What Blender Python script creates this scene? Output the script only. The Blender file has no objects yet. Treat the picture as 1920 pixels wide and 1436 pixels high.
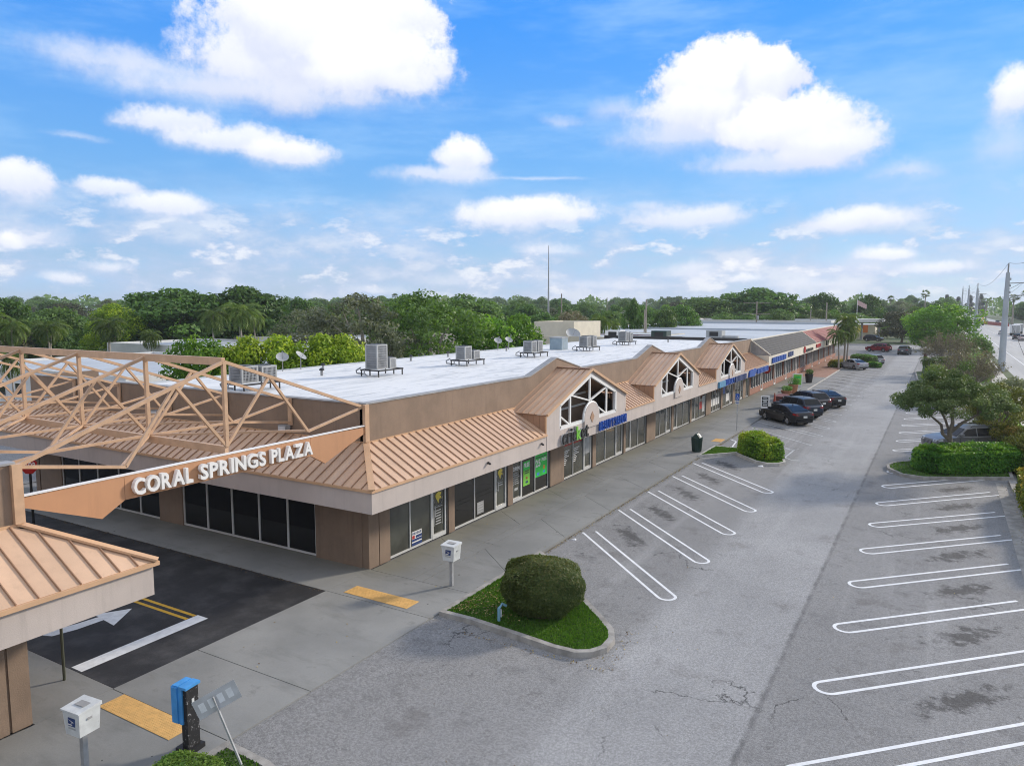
import bpy, bmesh, math, random
import numpy as np
from mathutils import Vector, Matrix

R = random.Random(7)
PI = math.pi
scn = bpy.context.scene
COL = scn.collection

# ------------------------------------------------------------------ camera
cam = bpy.data.cameras.new('camera')
cam_o = bpy.data.objects.new('camera', cam)
COL.objects.link(cam_o)
cam.sensor_width = 36.0
cam.lens = 1369.72 / 1920 * 36.0
cam.clip_end = 9000.0
cam.clip_start = 0.2
cam_o.location = (16.6417, -18.5326, 9.0)
cam_o.rotation_euler = (math.radians(90 - 5.966), 0, math.radians(30.463))
scn.camera = cam_o
scn.view_settings.view_transform = 'Standard'
scn.view_settings.look = 'None'
scn.view_settings.exposure = 0.66
scn.view_settings.gamma = 1.0
scn.view_settings.use_curve_mapping = False
scn.cycles.filter_width = 1.05
scn.cycles.max_bounces = 6
scn.cycles.diffuse_bounces = 3
scn.cycles.glossy_bounces = 3
scn.cycles.transmission_bounces = 4
scn.cycles.caustics_reflective = False
scn.cycles.caustics_refractive = False

# ------------------------------------------------------------------ sun and sky
SUN_EL = math.radians(23.0)
SUN_AZ = math.atan2(0.49, 0.87)          # clockwise from +Y
sun = bpy.data.lights.new('sun', 'SUN')
sun.energy = 2.3
sun.angle = math.radians(6.0)
sun.color = (1.0, 0.90, 0.77)
sun_o = bpy.data.objects.new('sun', sun)
COL.objects.link(sun_o)
sd = Vector((math.sin(SUN_AZ) * math.cos(SUN_EL), math.cos(SUN_AZ) * math.cos(SUN_EL), math.sin(SUN_EL)))
sun_o.rotation_euler = (-sd).to_track_quat('-Z', 'Y').to_euler()
sun_o.location = sd * 300

world = bpy.data.worlds.new('World')
scn.world = world
world.use_nodes = True
WN, WL = world.node_tree.nodes, world.node_tree.links
WN.clear()


def nmath(nt, op, a=None, b=None, c=None, clamp=False):
    n = nt.nodes.new('ShaderNodeMath')
    n.operation = op
    n.use_clamp = clamp
    for i, v in enumerate((a, b, c)):
        if v is None:
            continue
        if isinstance(v, (int, float)):
            n.inputs[i].default_value = v
        else:
            nt.links.new(v, n.inputs[i])
    return n.outputs[0]


def nmix(nt, fac, a, b, typ='MIX'):
    n = nt.nodes.new('ShaderNodeMix')
    n.data_type = 'RGBA'
    n.blend_type = typ
    n.clamp_factor = True
    for sock, v in ((n.inputs[0], fac), (n.inputs[6], a), (n.inputs[7], b)):
        if isinstance(v, (int, float)):
            sock.default_value = v
        elif isinstance(v, (tuple, list)):
            sock.default_value = tuple(v) + ((1.0,) if len(v) == 3 else ())
        else:
            nt.links.new(v, sock)
    return n.outputs[2]


def nsmooth(nt, v, lo, hi):
    n = nt.nodes.new('ShaderNodeMapRange')
    n.interpolation_type = 'SMOOTHSTEP'
    nt.links.new(v, n.inputs[0])
    for i, x in ((1, lo), (2, hi)):
        if isinstance(x, (int, float)):
            n.inputs[i].default_value = x
        else:
            nt.links.new(x, n.inputs[i])
    n.inputs[3].default_value = 0
    n.inputs[4].default_value = 1
    return n.outputs[0]


def nnoise(nt, vec, scale, detail=4, rough=0.55, out=0):
    n = nt.nodes.new('ShaderNodeTexNoise')
    if vec is not None:
        nt.links.new(vec, n.inputs['Vector'])
    n.inputs['Scale'].default_value = scale
    n.inputs['Detail'].default_value = detail
    n.inputs['Roughness'].default_value = rough
    return n.outputs[out]


def build_cloud_group():
    g = bpy.data.node_groups.new('cloud', 'ShaderNodeTree')
    I = g.interface
    for nm in ('az', 'el', 'wa', 'we', 'nz', 'a', 'e', 'sx', 'su', 'sd', 'op', 'soft', 'warp', 'br'):
        I.new_socket(nm, in_out='INPUT', socket_type='NodeSocketFloat')
    I.new_socket('col', in_out='INPUT', socket_type='NodeSocketColor')
    I.new_socket('col', in_out='OUTPUT', socket_type='NodeSocketColor')
    gi = g.nodes.new('NodeGroupInput')
    go = g.nodes.new('NodeGroupOutput')
    i = {s.name: s for s in gi.outputs}
    az = nmath(g, 'MULTIPLY_ADD', i['wa'], i['warp'], i['az'])
    el = nmath(g, 'MULTIPLY_ADD', i['we'], i['warp'], i['el'])
    u = nmath(g, 'DIVIDE', nmath(g, 'SUBTRACT', az, i['a']), i['sx'])
    dv = nmath(g, 'SUBTRACT', el, i['e'])
    up = nmath(g, 'DIVIDE', nmath(g, 'MAXIMUM', dv, 0.0), i['su'])
    dn = nmath(g, 'DIVIDE', nmath(g, 'MINIMUM', dv, 0.0), i['sd'])
    v = nmath(g, 'ADD', up, dn)
    r = nmath(g, 'SQRT', nmath(g, 'ADD', nmath(g, 'MULTIPLY', u, u), nmath(g, 'MULTIPLY', v, v)))
    d = nmath(g, 'MULTIPLY_ADD', i['nz'], 1.25, nmath(g, 'SUBTRACT', 1.0, r))
    # softer towards the base of the cloud
    soft = nmath(g, 'MULTIPLY', i['soft'], nmath(g, 'SUBTRACT', 1.0, nmath(g, 'MULTIPLY', dn, 3.0)))
    al = nmath(g, 'MULTIPLY', nsmooth(g, d, -0.02, soft), i['op'])
    thick = nmath(g, 'MULTIPLY', nsmooth(g, d, 0.0, 0.70), 0.36)
    lit = nmath(g, 'MULTIPLY_ADD', nsmooth(g, v, -0.75, 0.75), 0.80, thick)
    lit = nmath(g, 'MULTIPLY', lit, i['br'], clamp=True)
    cc = nmix(g, lit, (3.7, 4.2, 5.8), (7.0, 7.05, 7.2))
    out = nmix(g, al, i['col'], cc)
    g.links.new(out, go.inputs['col'])
    return g


def build_world():
    nt = world.node_tree
    tc = WN.new('ShaderNodeTexCoord')
    gen = tc.outputs['Generated']
    sky = WN.new('ShaderNodeTexSky')
    sky.sky_type = 'NISHITA'
    sky.sun_disc = False
    sky.sun_elevation = SUN_EL
    sky.sun_rotation = SUN_AZ
    sky.air_density = 1.0
    sky.dust_density = 0.4
    sky.ozone_density = 2.0
    sep = WN.new('ShaderNodeSeparateXYZ')
    WL.new(gen, sep.inputs[0])
    x, y, z = sep.outputs
    deg = 180 / PI
    az = nmath(nt, 'MULTIPLY', nmath(nt, 'ARCTAN2', x, y), deg)
    el = nmath(nt, 'MULTIPLY', nmath(nt, 'ARCSINE', z), deg)
    # saturated blue of the photograph, fading to a pale horizon
    tint = nmix(nt, nsmooth(nt, el, 0.0, 30.0), (0.75, 0.95, 1.0), (0.35, 0.95, 1.5))
    air = nmix(nt, 1.0, sky.outputs[0], tint, 'MULTIPLY')
    grad = nmix(nt, nsmooth(nt, el, -3.0, 11.0), (3.2, 3.9, 5.2), (1.20, 3.0, 5.9))
    grad = nmix(nt, nsmooth(nt, el, 7.0, 24.0), grad, (0.30, 2.05, 6.4))
    col = nmix(nt, 0.80, air, grad)
    # thin high veil
    st = WN.new('ShaderNodeMapping')
    st.inputs['Scale'].default_value = (2.0, 2.0, 9.0)
    WL.new(gen, st.inputs[0])
    veil = nnoise(nt, st.outputs[0], 2.2, 5, 0.6)
    veil = nmath(nt, 'MULTIPLY', nsmooth(nt, veil, 0.40, 0.74), 0.55)
    col = nmix(nt, veil, col, (2.6, 4.3, 6.6))
    # domain warp
    w1 = nnoise(nt, gen, 7.0, 11, 0.70, 1)
    nz = nmath(nt, 'SUBTRACT', nnoise(nt, gen, 16.0, 11, 0.68), 0.5)
    s1 = WN.new('ShaderNodeSeparateColor')
    WL.new(w1, s1.inputs[0])
    wa = nmath(nt, 'SUBTRACT', s1.outputs[0], 0.5)
    we = nmath(nt, 'SUBTRACT', s1.outputs[1], 0.5)
    # denser clouds added outside the view to whiten the ambient light
    bank = WN.new('ShaderNodeMapping')
    bank.inputs['Scale'].default_value = (1.0, 1.0, 2.4)
    WL.new(gen, bank.inputs[0])
    cn = nnoise(nt, bank.outputs[0], 3.1, 8, 0.58)
    daz = nmath(nt, 'ABSOLUTE', nmath(nt, 'ADD', az, 30.46))
    daz = nmath(nt, 'MINIMUM', daz, nmath(nt, 'SUBTRACT', 360.0, daz))
    outside = nmath(nt, 'MAXIMUM', nsmooth(nt, daz, 38.0, 52.0), nsmooth(nt, el, 27.0, 38.0))
    cm = nmath(nt, 'MULTIPLY', nsmooth(nt, cn, 0.39, 0.52), outside)
    cl = nsmooth(nt, cn, 0.42, 0.60)
    col = nmix(nt, cm, col, nmix(nt, cl, (5.2, 5.4, 5.9), (7.3, 7.2, 7.0)))
    # low hazy cloud bank near the horizon all round
    lo = nnoise(nt, bank.outputs[0], 7.0, 7, 0.6)
    lom = nmath(nt, 'MULTIPLY', nsmooth(nt, lo, 0.36, 0.62), nsmooth(nt, el, 11.0, 2.0))
    col = nmix(nt, nmath(nt, 'MULTIPLY', lom, 0.88), col, nmix(nt, nsmooth(nt, lo, 0.48, 0.66), (3.4, 4.1, 5.6), (5.2, 5.5, 6.2)))
    sm = nnoise(nt, bank.outputs[0], 17.0, 8, 0.60)
    smm = nmath(nt, 'MULTIPLY', nsmooth(nt, sm, 0.50, 0.62), nmath(nt, 'MULTIPLY', nsmooth(nt, el, 9.0, 4.0), nsmooth(nt, el, 0.2, 1.6)))
    col = nmix(nt, nmath(nt, 'MULTIPLY', smm, 0.70), col, nmix(nt, nsmooth(nt, sm, 0.52, 0.68), (4.2, 4.7, 5.9), (6.6, 6.6, 6.8)))
    grp = build_cloud_group()
    for row in CLOUDS:
        n = WN.new('ShaderNodeGroup')
        n.node_tree = grp
        WL.new(az, n.inputs['az'])
        WL.new(el, n.inputs['el'])
        WL.new(wa, n.inputs['wa'])
        WL.new(we, n.inputs['we'])
        WL.new(nz, n.inputs['nz'])
        for k, val in zip(('a', 'e', 'sx', 'su', 'sd', 'op', 'soft', 'warp', 'br'), row):
            n.inputs[k].default_value = val
        WL.new(col, n.inputs['col'])
        col = n.outputs[0]
    bg = WN.new('ShaderNodeBackground')
    bg.inputs['Strength'].default_value = 0.10
    WL.new(col, bg.inputs['Color'])
    out = WN.new('ShaderNodeOutputWorld')
    WL.new(bg.outputs[0], out.inputs['Surface'])


CLOUDS = [
    (-56.96, 15.87, 7.86, 1.56, 2.35, 0.75, 0.9, 2.70, 0.55),
    (-52.00, 14.78, 10.30, 2.46, 2.48, 0.8, 0.9, 2.70, 0.6),
    (-47.63, 16.88, 7.85, 4.43, 3.74, 1, 0.35, 3.60, 0.95),
    (-44.21, 19.17, 8.99, 5.09, 5.37, 1, 0.22, 3.60, 1),
    (-41.21, 16.63, 7.23, 3.76, 2.56, 1, 0.3, 3.60, 1),
    (-38.48, 16.05, 3.89, 2.14, 1.73, 0.9, 0.5, 2.70, 0.8),
    (-46.22, 14.75, 12.34, 1.70, 1.71, 0.7, 0.9, 1.80, 0.5),
    (-54.66, 12.48, 4.22, 1.58, 1.24, 0.9, 0.5, 2.70, 0.75),
    (-51.07, 11.57, 5.81, 1.38, 1.55, 0.9, 0.5, 2.70, 0.8),
    (-46.90, 10.93, 4.18, 1.42, 1.42, 0.95, 0.45, 2.70, 0.85),
    (-60.64, 10.93, 2.65, 0.48, 0.40, 0.4, 1, 1.80, 0.6),
    (-64.32, 7.72, 2.46, 1.67, 1.78, 0.95, 0.4, 2.70, 0.8),
    (-58.95, 7.92, 2.76, 1.01, 0.83, 0.85, 0.5, 2.25, 0.8),
    (-55.76, 6.86, 3.99, 1.31, 1.21, 0.9, 0.5, 2.25, 0.85),
    (-34.53, 10.98, 2.98, 1.76, 1.57, 0.95, 0.4, 2.70, 0.95),
    (-35.76, 9.73, 5.46, 1.03, 1.02, 0.8, 0.7, 2.25, 0.6),
    (-29.23, 6.90, 6.73, 1.93, 1.63, 0.95, 0.4, 2.25, 0.95),
    (-26.82, 13.91, 2.46, 0.81, 0.98, 0.5, 1, 2.70, 0.5),
    (-22.82, 14.44, 2.89, 1.32, 2.21, 0.5, 1, 2.70, 0.5),
    (-17.29, 12.20, 6.87, 2.00, 2.68, 0.8, 0.8, 2.70, 0.6),
    (-14.72, 15.27, 5.78, 3.55, 3.42, 1, 0.22, 3.60, 1),
    (-11.80, 15.73, 3.04, 2.47, 3.34, 1, 0.22, 3.60, 1),
    (-16.95, 14.00, 5.04, 1.95, 2.62, 0.95, 0.45, 3.60, 0.9),
    (-10.23, 12.13, 6.31, 2.99, 2.15, 1, 0.3, 3.60, 1),
    (-7.38, 10.85, 4.09, 2.34, 1.92, 0.95, 0.45, 2.70, 0.85),
    (-11.60, 10.06, 8.50, 1.55, 1.32, 0.8, 0.8, 2.25, 0.5),
    (-16.76, 6.52, 5.56, 1.60, 1.59, 0.85, 0.6, 2.25, 0.7),
    (-20.12, 7.46, 2.41, 0.66, 0.84, 0.5, 1, 1.80, 0.6),
    (-5.46, 5.90, 4.39, 1.24, 1.14, 0.9, 0.5, 2.25, 0.8),
    (3.21, 12.98, 2.01, 2.07, 2.65, 0.95, 0.4, 2.70, 0.95),
    (2.99, 9.86, 2.69, 2.34, 2.34, 0.5, 1, 2.70, 0.5),
    (-2.66, 8.90, 3.04, 1.18, 1.04, 0.6, 0.9, 2.70, 0.5),
    (-59.06, 2.70, 2.38, 0.79, 0.95, 0.8, 0.8, 1.80, 0.7),
    (-63.09, 4.30, 3.30, 1.66, 1.23, 0.6, 1, 2.25, 0.45),
    (-64.54, 4.06, 1.05, 1.06, 0.89, 0.9, 0.6, 1.80, 0.9),
    (-62.05, 1.75, 1.86, 0.77, 0.59, 0.8, 0.8, 1.80, 0.75),
    (-27.57, 4.09, 3.51, 0.99, 0.78, 0.7, 0.9, 1.80, 0.7),
    (-17.05, 2.40, 3.77, 1.36, 1.05, 0.7, 0.9, 1.80, 0.65),
    (-13.00, 1.96, 2.05, 0.67, 0.66, 0.85, 0.7, 1.80, 0.85),
    (-4.31, 2.76, 5.84, 1.78, 1.32, 0.6, 1, 2.25, 0.45),
    (-3.36, 3.54, 2.35, 0.97, 0.61, 0.9, 0.6, 1.80, 0.85),
    (-0.75, 2.50, 3.33, 0.87, 0.68, 0.85, 0.7, 1.80, 0.75),
    (-41.13, 1.21, 3.95, 0.79, 0.68, 0.6, 1, 1.80, 0.6),
    (-35.43, 1.84, 3.53, 0.90, 0.79, 0.5, 1, 1.80, 0.6),
    (-22.22, 1.42, 5.86, 0.79, 0.68, 0.6, 1, 1.80, 0.6),
    (-8.39, 1.52, 5.05, 0.65, 0.55, 0.6, 1, 1.80, 0.7),
    (-28.83, 9.65, 5.46, 0.28, 0.28, 0.45, 1, 0.90, 0.7),
]

build_world()

# ------------------------------------------------------------------ materials


def mat(name, col, rough=0.6, var=0.12, scale=2.0, bump=0.0, bscale=40.0, metal=0.0, spec=0.5, orand=0.0, dirt=0.0, coat=0.0, streak=0.0):
    m = bpy.data.materials.new(name)
    m.use_nodes = True
    nt = m.node_tree
    b = nt.nodes['Principled BSDF']
    b.inputs['Roughness'].default_value = rough
    b.inputs['Metallic'].default_value = metal
    b.inputs['Specular IOR Level'].default_value = spec
    b.inputs['Coat Weight'].default_value = coat
    geo = nt.nodes.new('ShaderNodeNewGeometry')
    c = tuple(col)
    lo = tuple(max(0, x * (1 - var)) for x in c)
    hi = tuple(min(1, x * (1 + var)) for x in c)
    n = nnoise(nt, geo.outputs['Position'], scale, 6, 0.6)
    o = nmix(nt, nsmooth(nt, n, 0.3, 0.7), lo, hi)
    if orand:
        oi = nt.nodes.new('ShaderNodeObjectInfo')
        k = nmath(nt, 'MULTIPLY_ADD', oi.outputs['Random'], 2 * orand, 1 - orand)
        cx = nt.nodes.new('ShaderNodeCombineColor')
        for i in range(3):
            nt.links.new(k, cx.inputs[i])
        o = nmix(nt, 1.0, o, cx.outputs[0], 'MULTIPLY')
    if dirt:
        d = nnoise(nt, geo.outputs['Position'], scale * 3.7, 8, 0.7)
        o = nmix(nt, nmath(nt, 'MULTIPLY', nsmooth(nt, d, 0.55, 0.75), dirt), o, tuple(x * 0.35 for x in c))
    if streak:
        # rain streaks and fading run downwards
        mp = nt.nodes.new('ShaderNodeMapping')
        mp.inputs['Scale'].default_value = (2.6, 2.6, 0.22)
        nt.links.new(geo.outputs['Position'], mp.inputs[0])
        sn = nnoise(nt, mp.outputs[0], 1.6, 7, 0.68)
        o = nmix(nt, nmath(nt, 'MULTIPLY', nsmooth(nt, sn, 0.50, 0.72), streak), o, tuple(x * 0.62 for x in c))
        o = nmix(nt, nmath(nt, 'MULTIPLY', nsmooth(nt, sn, 0.46, 0.28), streak * 0.6), o, tuple(min(1, x * 1.22) for x in c))
    nt.links.new(o, b.inputs['Base Color'])
    if bump:
        bn = nnoise(nt, geo.outputs['Position'], bscale, 3, 0.6)
        bp = nt.nodes.new('ShaderNodeBump')
        bp.inputs['Strength'].default_value = bump
        bp.inputs['Distance'].default_value = 0.02
        nt.links.new(bn, bp.inputs['Height'])
        nt.links.new(bp.outputs[0], b.inputs['Normal'])
    return m


def leaf_mat(name, c0, c1, c2, trans=0.25, orand=0.27):
    m = bpy.data.materials.new(name)
    m.use_nodes = True
    nt = m.node_tree
    nt.nodes.clear()
    at = nt.nodes.new('ShaderNodeAttribute')
    at.attribute_name = 'tint'
    rp = nt.nodes.new('ShaderNodeValToRGB')
    rp.color_ramp.elements[0].color = (*c0, 1)
    rp.color_ramp.elements[1].color = (*c2, 1)
    e = rp.color_ramp.elements.new(0.5)
    e.color = (*c1, 1)
    nt.links.new(at.outputs['Fac'], rp.inputs[0])
    oi = nt.nodes.new('ShaderNodeObjectInfo')
    k = nmath(nt, 'MULTIPLY_ADD', oi.outputs['Random'], 2 * orand, 1 - orand)
    cx = nt.nodes.new('ShaderNodeCombineColor')
    for i in range(3):
        nt.links.new(k, cx.inputs[i])
    col = nmix(nt, 1.0, rp.outputs[0], cx.outputs[0], 'MULTIPLY')
    df = nt.nodes.new('ShaderNodeBsdfPrincipled')
    df.inputs['Roughness'].default_value = 0.55
    df.inputs['Specular IOR Level'].default_value = 0.25
    nt.links.new(col, df.inputs['Base Color'])
    tr = nt.nodes.new('ShaderNodeBsdfTranslucent')
    nt.links.new(nmix(nt, 1.0, col, (1.5, 1.6, 0.7), 'MULTIPLY'), tr.inputs['Color'])
    mx = nt.nodes.new('ShaderNodeMixShader')
    mx.inputs[0].default_value = trans
    nt.links.new(df.outputs[0], mx.inputs[1])
    nt.links.new(tr.outputs[0], mx.inputs[2])
    o = nt.nodes.new('ShaderNodeOutputMaterial')
    nt.links.new(mx.outputs[0], o.inputs['Surface'])
    return m


M = {}
M['stucco'] = mat('brown_stucco', (0.245, 0.175, 0.125), 0.85, 0.12, 0.9, 0.35, 45, dirt=0.18, streak=0.35)
M['fascia'] = mat('pale_stucco', (0.50, 0.435, 0.395), 0.8, 0.06, 0.7, 0.2, 45, dirt=0.08, streak=0.30)
M['soffit'] = mat('soffit_paint', (0.42, 0.38, 0.34), 0.8)
M['tanmetal'] = mat('tan_roof_metal', (0.59, 0.395, 0.262), 0.45, 0.08, 0.8, orand=0.07, spec=0.4, dirt=0.10, streak=0.25)
M['tanseam'] = mat('tan_roof_seam', (0.36, 0.215, 0.135), 0.5, 0.08)
M['tantrim'] = mat('tan_trim_metal', (0.58, 0.365, 0.215), 0.5, 0.05, spec=0.4)
M['truss'] = mat('peach_painted_steel', (0.54, 0.355, 0.225), 0.5, 0.10, 3.0, spec=0.4)
M['signtan'] = mat('orange_tan_panel', (0.50, 0.26, 0.135), 0.55, 0.06, 0.6, dirt=0.06, streak=0.2)
M['white'] = mat('white_paint', (0.78, 0.77, 0.75), 0.5, 0.05, 3.0)
M['alum'] = mat('white_aluminium', (0.62, 0.62, 0.60), 0.4, 0.05, 3.0)
M['roofwhite'] = None
M['coping'] = mat('grey_coping', (0.30, 0.30, 0.30), 0.6, 0.2)
M['glassdark'] = mat('dark_tinted_glass', (0.010, 0.011, 0.012), 0.04, 0.0, 1.0, spec=0.55)
M['glassreflect'] = mat('shop_glass_reflection_tint', (0.052, 0.055, 0.046), 0.05, 0.55, 0.55, spec=0.7)  # mottled grey-green base colour stands in for the lot reflected in the panes
M['black'] = mat('black_plastic', (0.016, 0.016, 0.017), 0.5)
M['darkframe'] = mat('dark_bronze_frame', (0.03, 0.026, 0.024), 0.5)
M['steel'] = mat('galvanised_steel', (0.38, 0.39, 0.40), 0.5, 0.15, 4.0, metal=0.3)
M['acgrey'] = mat('condenser_grey', (0.36, 0.37, 0.37), 0.55, 0.10, 2.0, dirt=0.15)
M['acdark'] = mat('condenser_coil', (0.07, 0.075, 0.08), 0.6)
M['acfin'] = mat('condenser_fin', (0.30, 0.31, 0.32), 0.5)
M['mailbox'] = mat('chalky_white_steel', (0.60, 0.62, 0.62), 0.55, 0.10, 4.0, dirt=0.35)
M['navy'] = mat('navy_print', (0.018, 0.045, 0.16), 0.5)
M['blue'] = mat('payphone_blue', (0.055, 0.27, 0.60), 0.5, 0.12, 4.0)
M['signblue'] = mat('sign_letter_blue', (0.02, 0.09, 0.40), 0.35, 0.1, 3.0)
M['concrete'] = None
M['kerb'] = mat('weathered_kerb', (0.30, 0.285, 0.26), 0.85, 0.25, 2.5, 0.4, 40, dirt=0.6)
M['kerbpale'] = mat('pale_kerb', (0.46, 0.44, 0.40), 0.85, 0.2, 2.5, 0.3, 40, dirt=0.35)
M['linewhite'] = mat('road_paint_white', (0.72, 0.73, 0.73), 0.7, 0.08, 6.0, 0.2, 80, dirt=0.28)
M['lineold'] = mat('worn_road_paint', (0.42, 0.43, 0.43), 0.7, 0.25, 3.0, dirt=0.5)
M['lineyellow'] = mat('road_paint_yellow', (0.62, 0.36, 0.025), 0.7, 0.12, 5.0, dirt=0.10)
M['tactile'] = mat('tactile_yellow', (0.68, 0.40, 0.13), 0.7, 0.10, 6.0, dirt=0.18)
M['soil'] = mat('mulch', (0.10, 0.075, 0.05), 0.9, 0.4, 6.0)
M['grassbase'] = mat('grass_ground', (0.055, 0.085, 0.022), 0.9, 0.35, 1.2)
M['bark'] = mat('bark', (0.17, 0.14, 0.11), 0.9, 0.25, 5.0, 0.4, 30)
M['barkpale'] = mat('pale_bark', (0.30, 0.27, 0.23), 0.9, 0.2, 5.0)
M['tyre'] = mat('tyre_rubber', (0.018, 0.018, 0.018), 0.8)
M['rim'] = mat('alloy_rim', (0.42, 0.42, 0.43), 0.3, 0.05, 3.0, metal=0.7)
M['carglass'] = mat('car_glass', (0.014, 0.015, 0.016), 0.12, 0.0, spec=0.22)
M['lampred'] = mat('tail_lamp_red', (0.32, 0.01, 0.01), 0.2)
M['lampclear'] = mat('head_lamp', (0.6, 0.62, 0.64), 0.12)
M['plate'] = mat('licence_plate', (0.62, 0.62, 0.58), 0.5)
M['brick'] = None
M['green'] = mat('poster_green', (0.02, 0.55, 0.07), 0.45, 0.1, 2.0)
M['lime'] = mat('poster_lime', (0.20, 0.55, 0.06), 0.45, 0.1, 2.0)
M['yellow'] = mat('decal_yellow', (0.75, 0.60, 0.09), 0.5)
M['red'] = mat('red_paint', (0.42, 0.02, 0.02), 0.4)
M['orange'] = mat('orange_paint', (0.70, 0.19, 0.04), 0.6)
M['cream'] = mat('cream_stucco', (0.60, 0.54, 0.42), 0.8, 0.06, 1.0, dirt=0.12)
M['creamfascia'] = mat('cream_fascia', (0.66, 0.61, 0.51), 0.8, 0.05, 1.0)
M['greyroof'] = mat('pale_grey_membrane', (0.42, 0.455, 0.49), 0.8, 0.10, 0.25, dirt=0.10)
M['charcoal'] = mat('charcoal_shingle', (0.048, 0.047, 0.046), 0.85, 0.15, 3.0, 0.3, 10)
M['redroof'] = mat('red_tile_roof', (0.235, 0.062, 0.050), 0.8, 0.18, 2.0, 0.3, 10)
M['terra'] = mat('terracotta_pot', (0.36, 0.16, 0.08), 0.8, 0.2, 4.0)
M['trashgreen'] = mat('dark_green_plastic', (0.020, 0.045, 0.036), 0.45, 0.15, 3.0)
M['wood'] = mat('weathered_timber', (0.30, 0.26, 0.21), 0.85, 0.2, 3.0)
M['polegrey'] = mat('spun_concrete_pole', (0.40, 0.43, 0.46), 0.75, 0.10, 0.6)
M['wire'] = mat('wire', (0.05, 0.05, 0.055), 0.6)
M['housewhite'] = mat('white_render', (0.62, 0.62, 0.60), 0.8, 0.08, 0.6, dirt=0.12)
M['houseroof'] = mat('tan_shingle', (0.36, 0.31, 0.25), 0.85, 0.15, 1.0)
M['litter'] = leaf_mat('dry_leaves', (0.10, 0.06, 0.03), (0.24, 0.17, 0.08), (0.46, 0.38, 0.16), 0.1)
M['kiosksign'] = mat('sign_back_grey', (0.40, 0.41, 0.41), 0.7, 0.12, 3.0)

LM = {}
LM['grass'] = leaf_mat('grass_blades', (0.045, 0.100, 0.014), (0.078, 0.175, 0.024), (0.16, 0.235, 0.045), 0.35)
LM['box'] = leaf_mat('clipped_bush_leaves', (0.052, 0.080, 0.022), (0.092, 0.128, 0.034), (0.19, 0.175, 0.065), 0.28, 0)
LM['ficus'] = leaf_mat('hedge_leaves', (0.029, 0.106, 0.013), (0.069, 0.206, 0.02), (0.207, 0.375, 0.028), 0.3, 0)
LM['lime'] = leaf_mat('lime_hedge_leaves', (0.066, 0.144, 0.013), (0.154, 0.288, 0.022), (0.374, 0.432, 0.033), 0.3, 0)
LM['croton'] = leaf_mat('variegated_leaves', (0.06, 0.12, 0.02), (0.20, 0.23, 0.03), (0.42, 0.30, 0.05), 0.3, 0)
LM['dark'] = leaf_mat('dark_tree_leaves', (0.041, 0.086, 0.02), (0.077, 0.155, 0.033), (0.156, 0.27, 0.056), 0.30)
LM['mid'] = leaf_mat('mid_tree_leaves', (0.055, 0.107, 0.026), (0.103, 0.182, 0.041), (0.184, 0.28, 0.07), 0.30)
LM['bright'] = leaf_mat('bright_tree_leaves', (0.047, 0.116, 0.015), (0.113, 0.238, 0.023), (0.265, 0.408, 0.039), 0.3)
LM['yellow'] = leaf_mat('yellow_green_leaves', (0.09, 0.163, 0.015), (0.226, 0.341, 0.024), (0.54, 0.6, 0.04), 0.3)
LM['olive'] = leaf_mat('olive_grey_leaves', (0.095, 0.115, 0.070), (0.180, 0.200, 0.135), (0.34, 0.35, 0.27), 0.3)
LM['front'] = leaf_mat('small_tree_leaves', (0.057, 0.098, 0.034), (0.115, 0.169, 0.055), (0.287, 0.312, 0.149), 0.25, 0)
LM['autumn'] = leaf_mat('turning_leaves', (0.07, 0.10, 0.02), (0.15, 0.15, 0.03), (0.30, 0.17, 0.04), 0.3, 0)
LM['twig'] = leaf_mat('dry_twig_leaves', (0.10, 0.09, 0.055), (0.19, 0.165, 0.10), (0.27, 0.24, 0.17), 0.2, 0.08)
LM['palm'] = leaf_mat('palm_fronds', (0.055, 0.090, 0.022), (0.105, 0.165, 0.036), (0.22, 0.26, 0.07), 0.3)
LM['pine'] = leaf_mat('pine_needles', (0.030, 0.050, 0.038), (0.050, 0.075, 0.055), (0.085, 0.11, 0.085), 0.1)


def ground_mat(name, build):
    m = bpy.data.materials.new(name)
    m.use_nodes = True
    nt = m.node_tree
    b = nt.nodes['Principled BSDF']
    geo = nt.nodes.new('ShaderNodeNewGeometry')
    pos = geo.outputs['Position']
    sep = nt.nodes.new('ShaderNodeSeparateXYZ')
    nt.links.new(pos, sep.inputs[0])
    build(nt, b, pos, sep.outputs)
    return m


def add_bump(nt, b, h, strength, dist=0.02):
    bp = nt.nodes.new('ShaderNodeBump')
    bp.inputs['Strength'].default_value = strength
    bp.inputs['Distance'].default_value = dist
    nt.links.new(h, bp.inputs['Height'])
    nt.links.new(bp.outputs[0], b.inputs['Normal'])


def scaled(nt, pos, s):
    mp = nt.nodes.new('ShaderNodeMapping')
    mp.inputs['Scale'].default_value = s
    nt.links.new(pos, mp.inputs[0])
    return mp.outputs[0]


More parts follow.
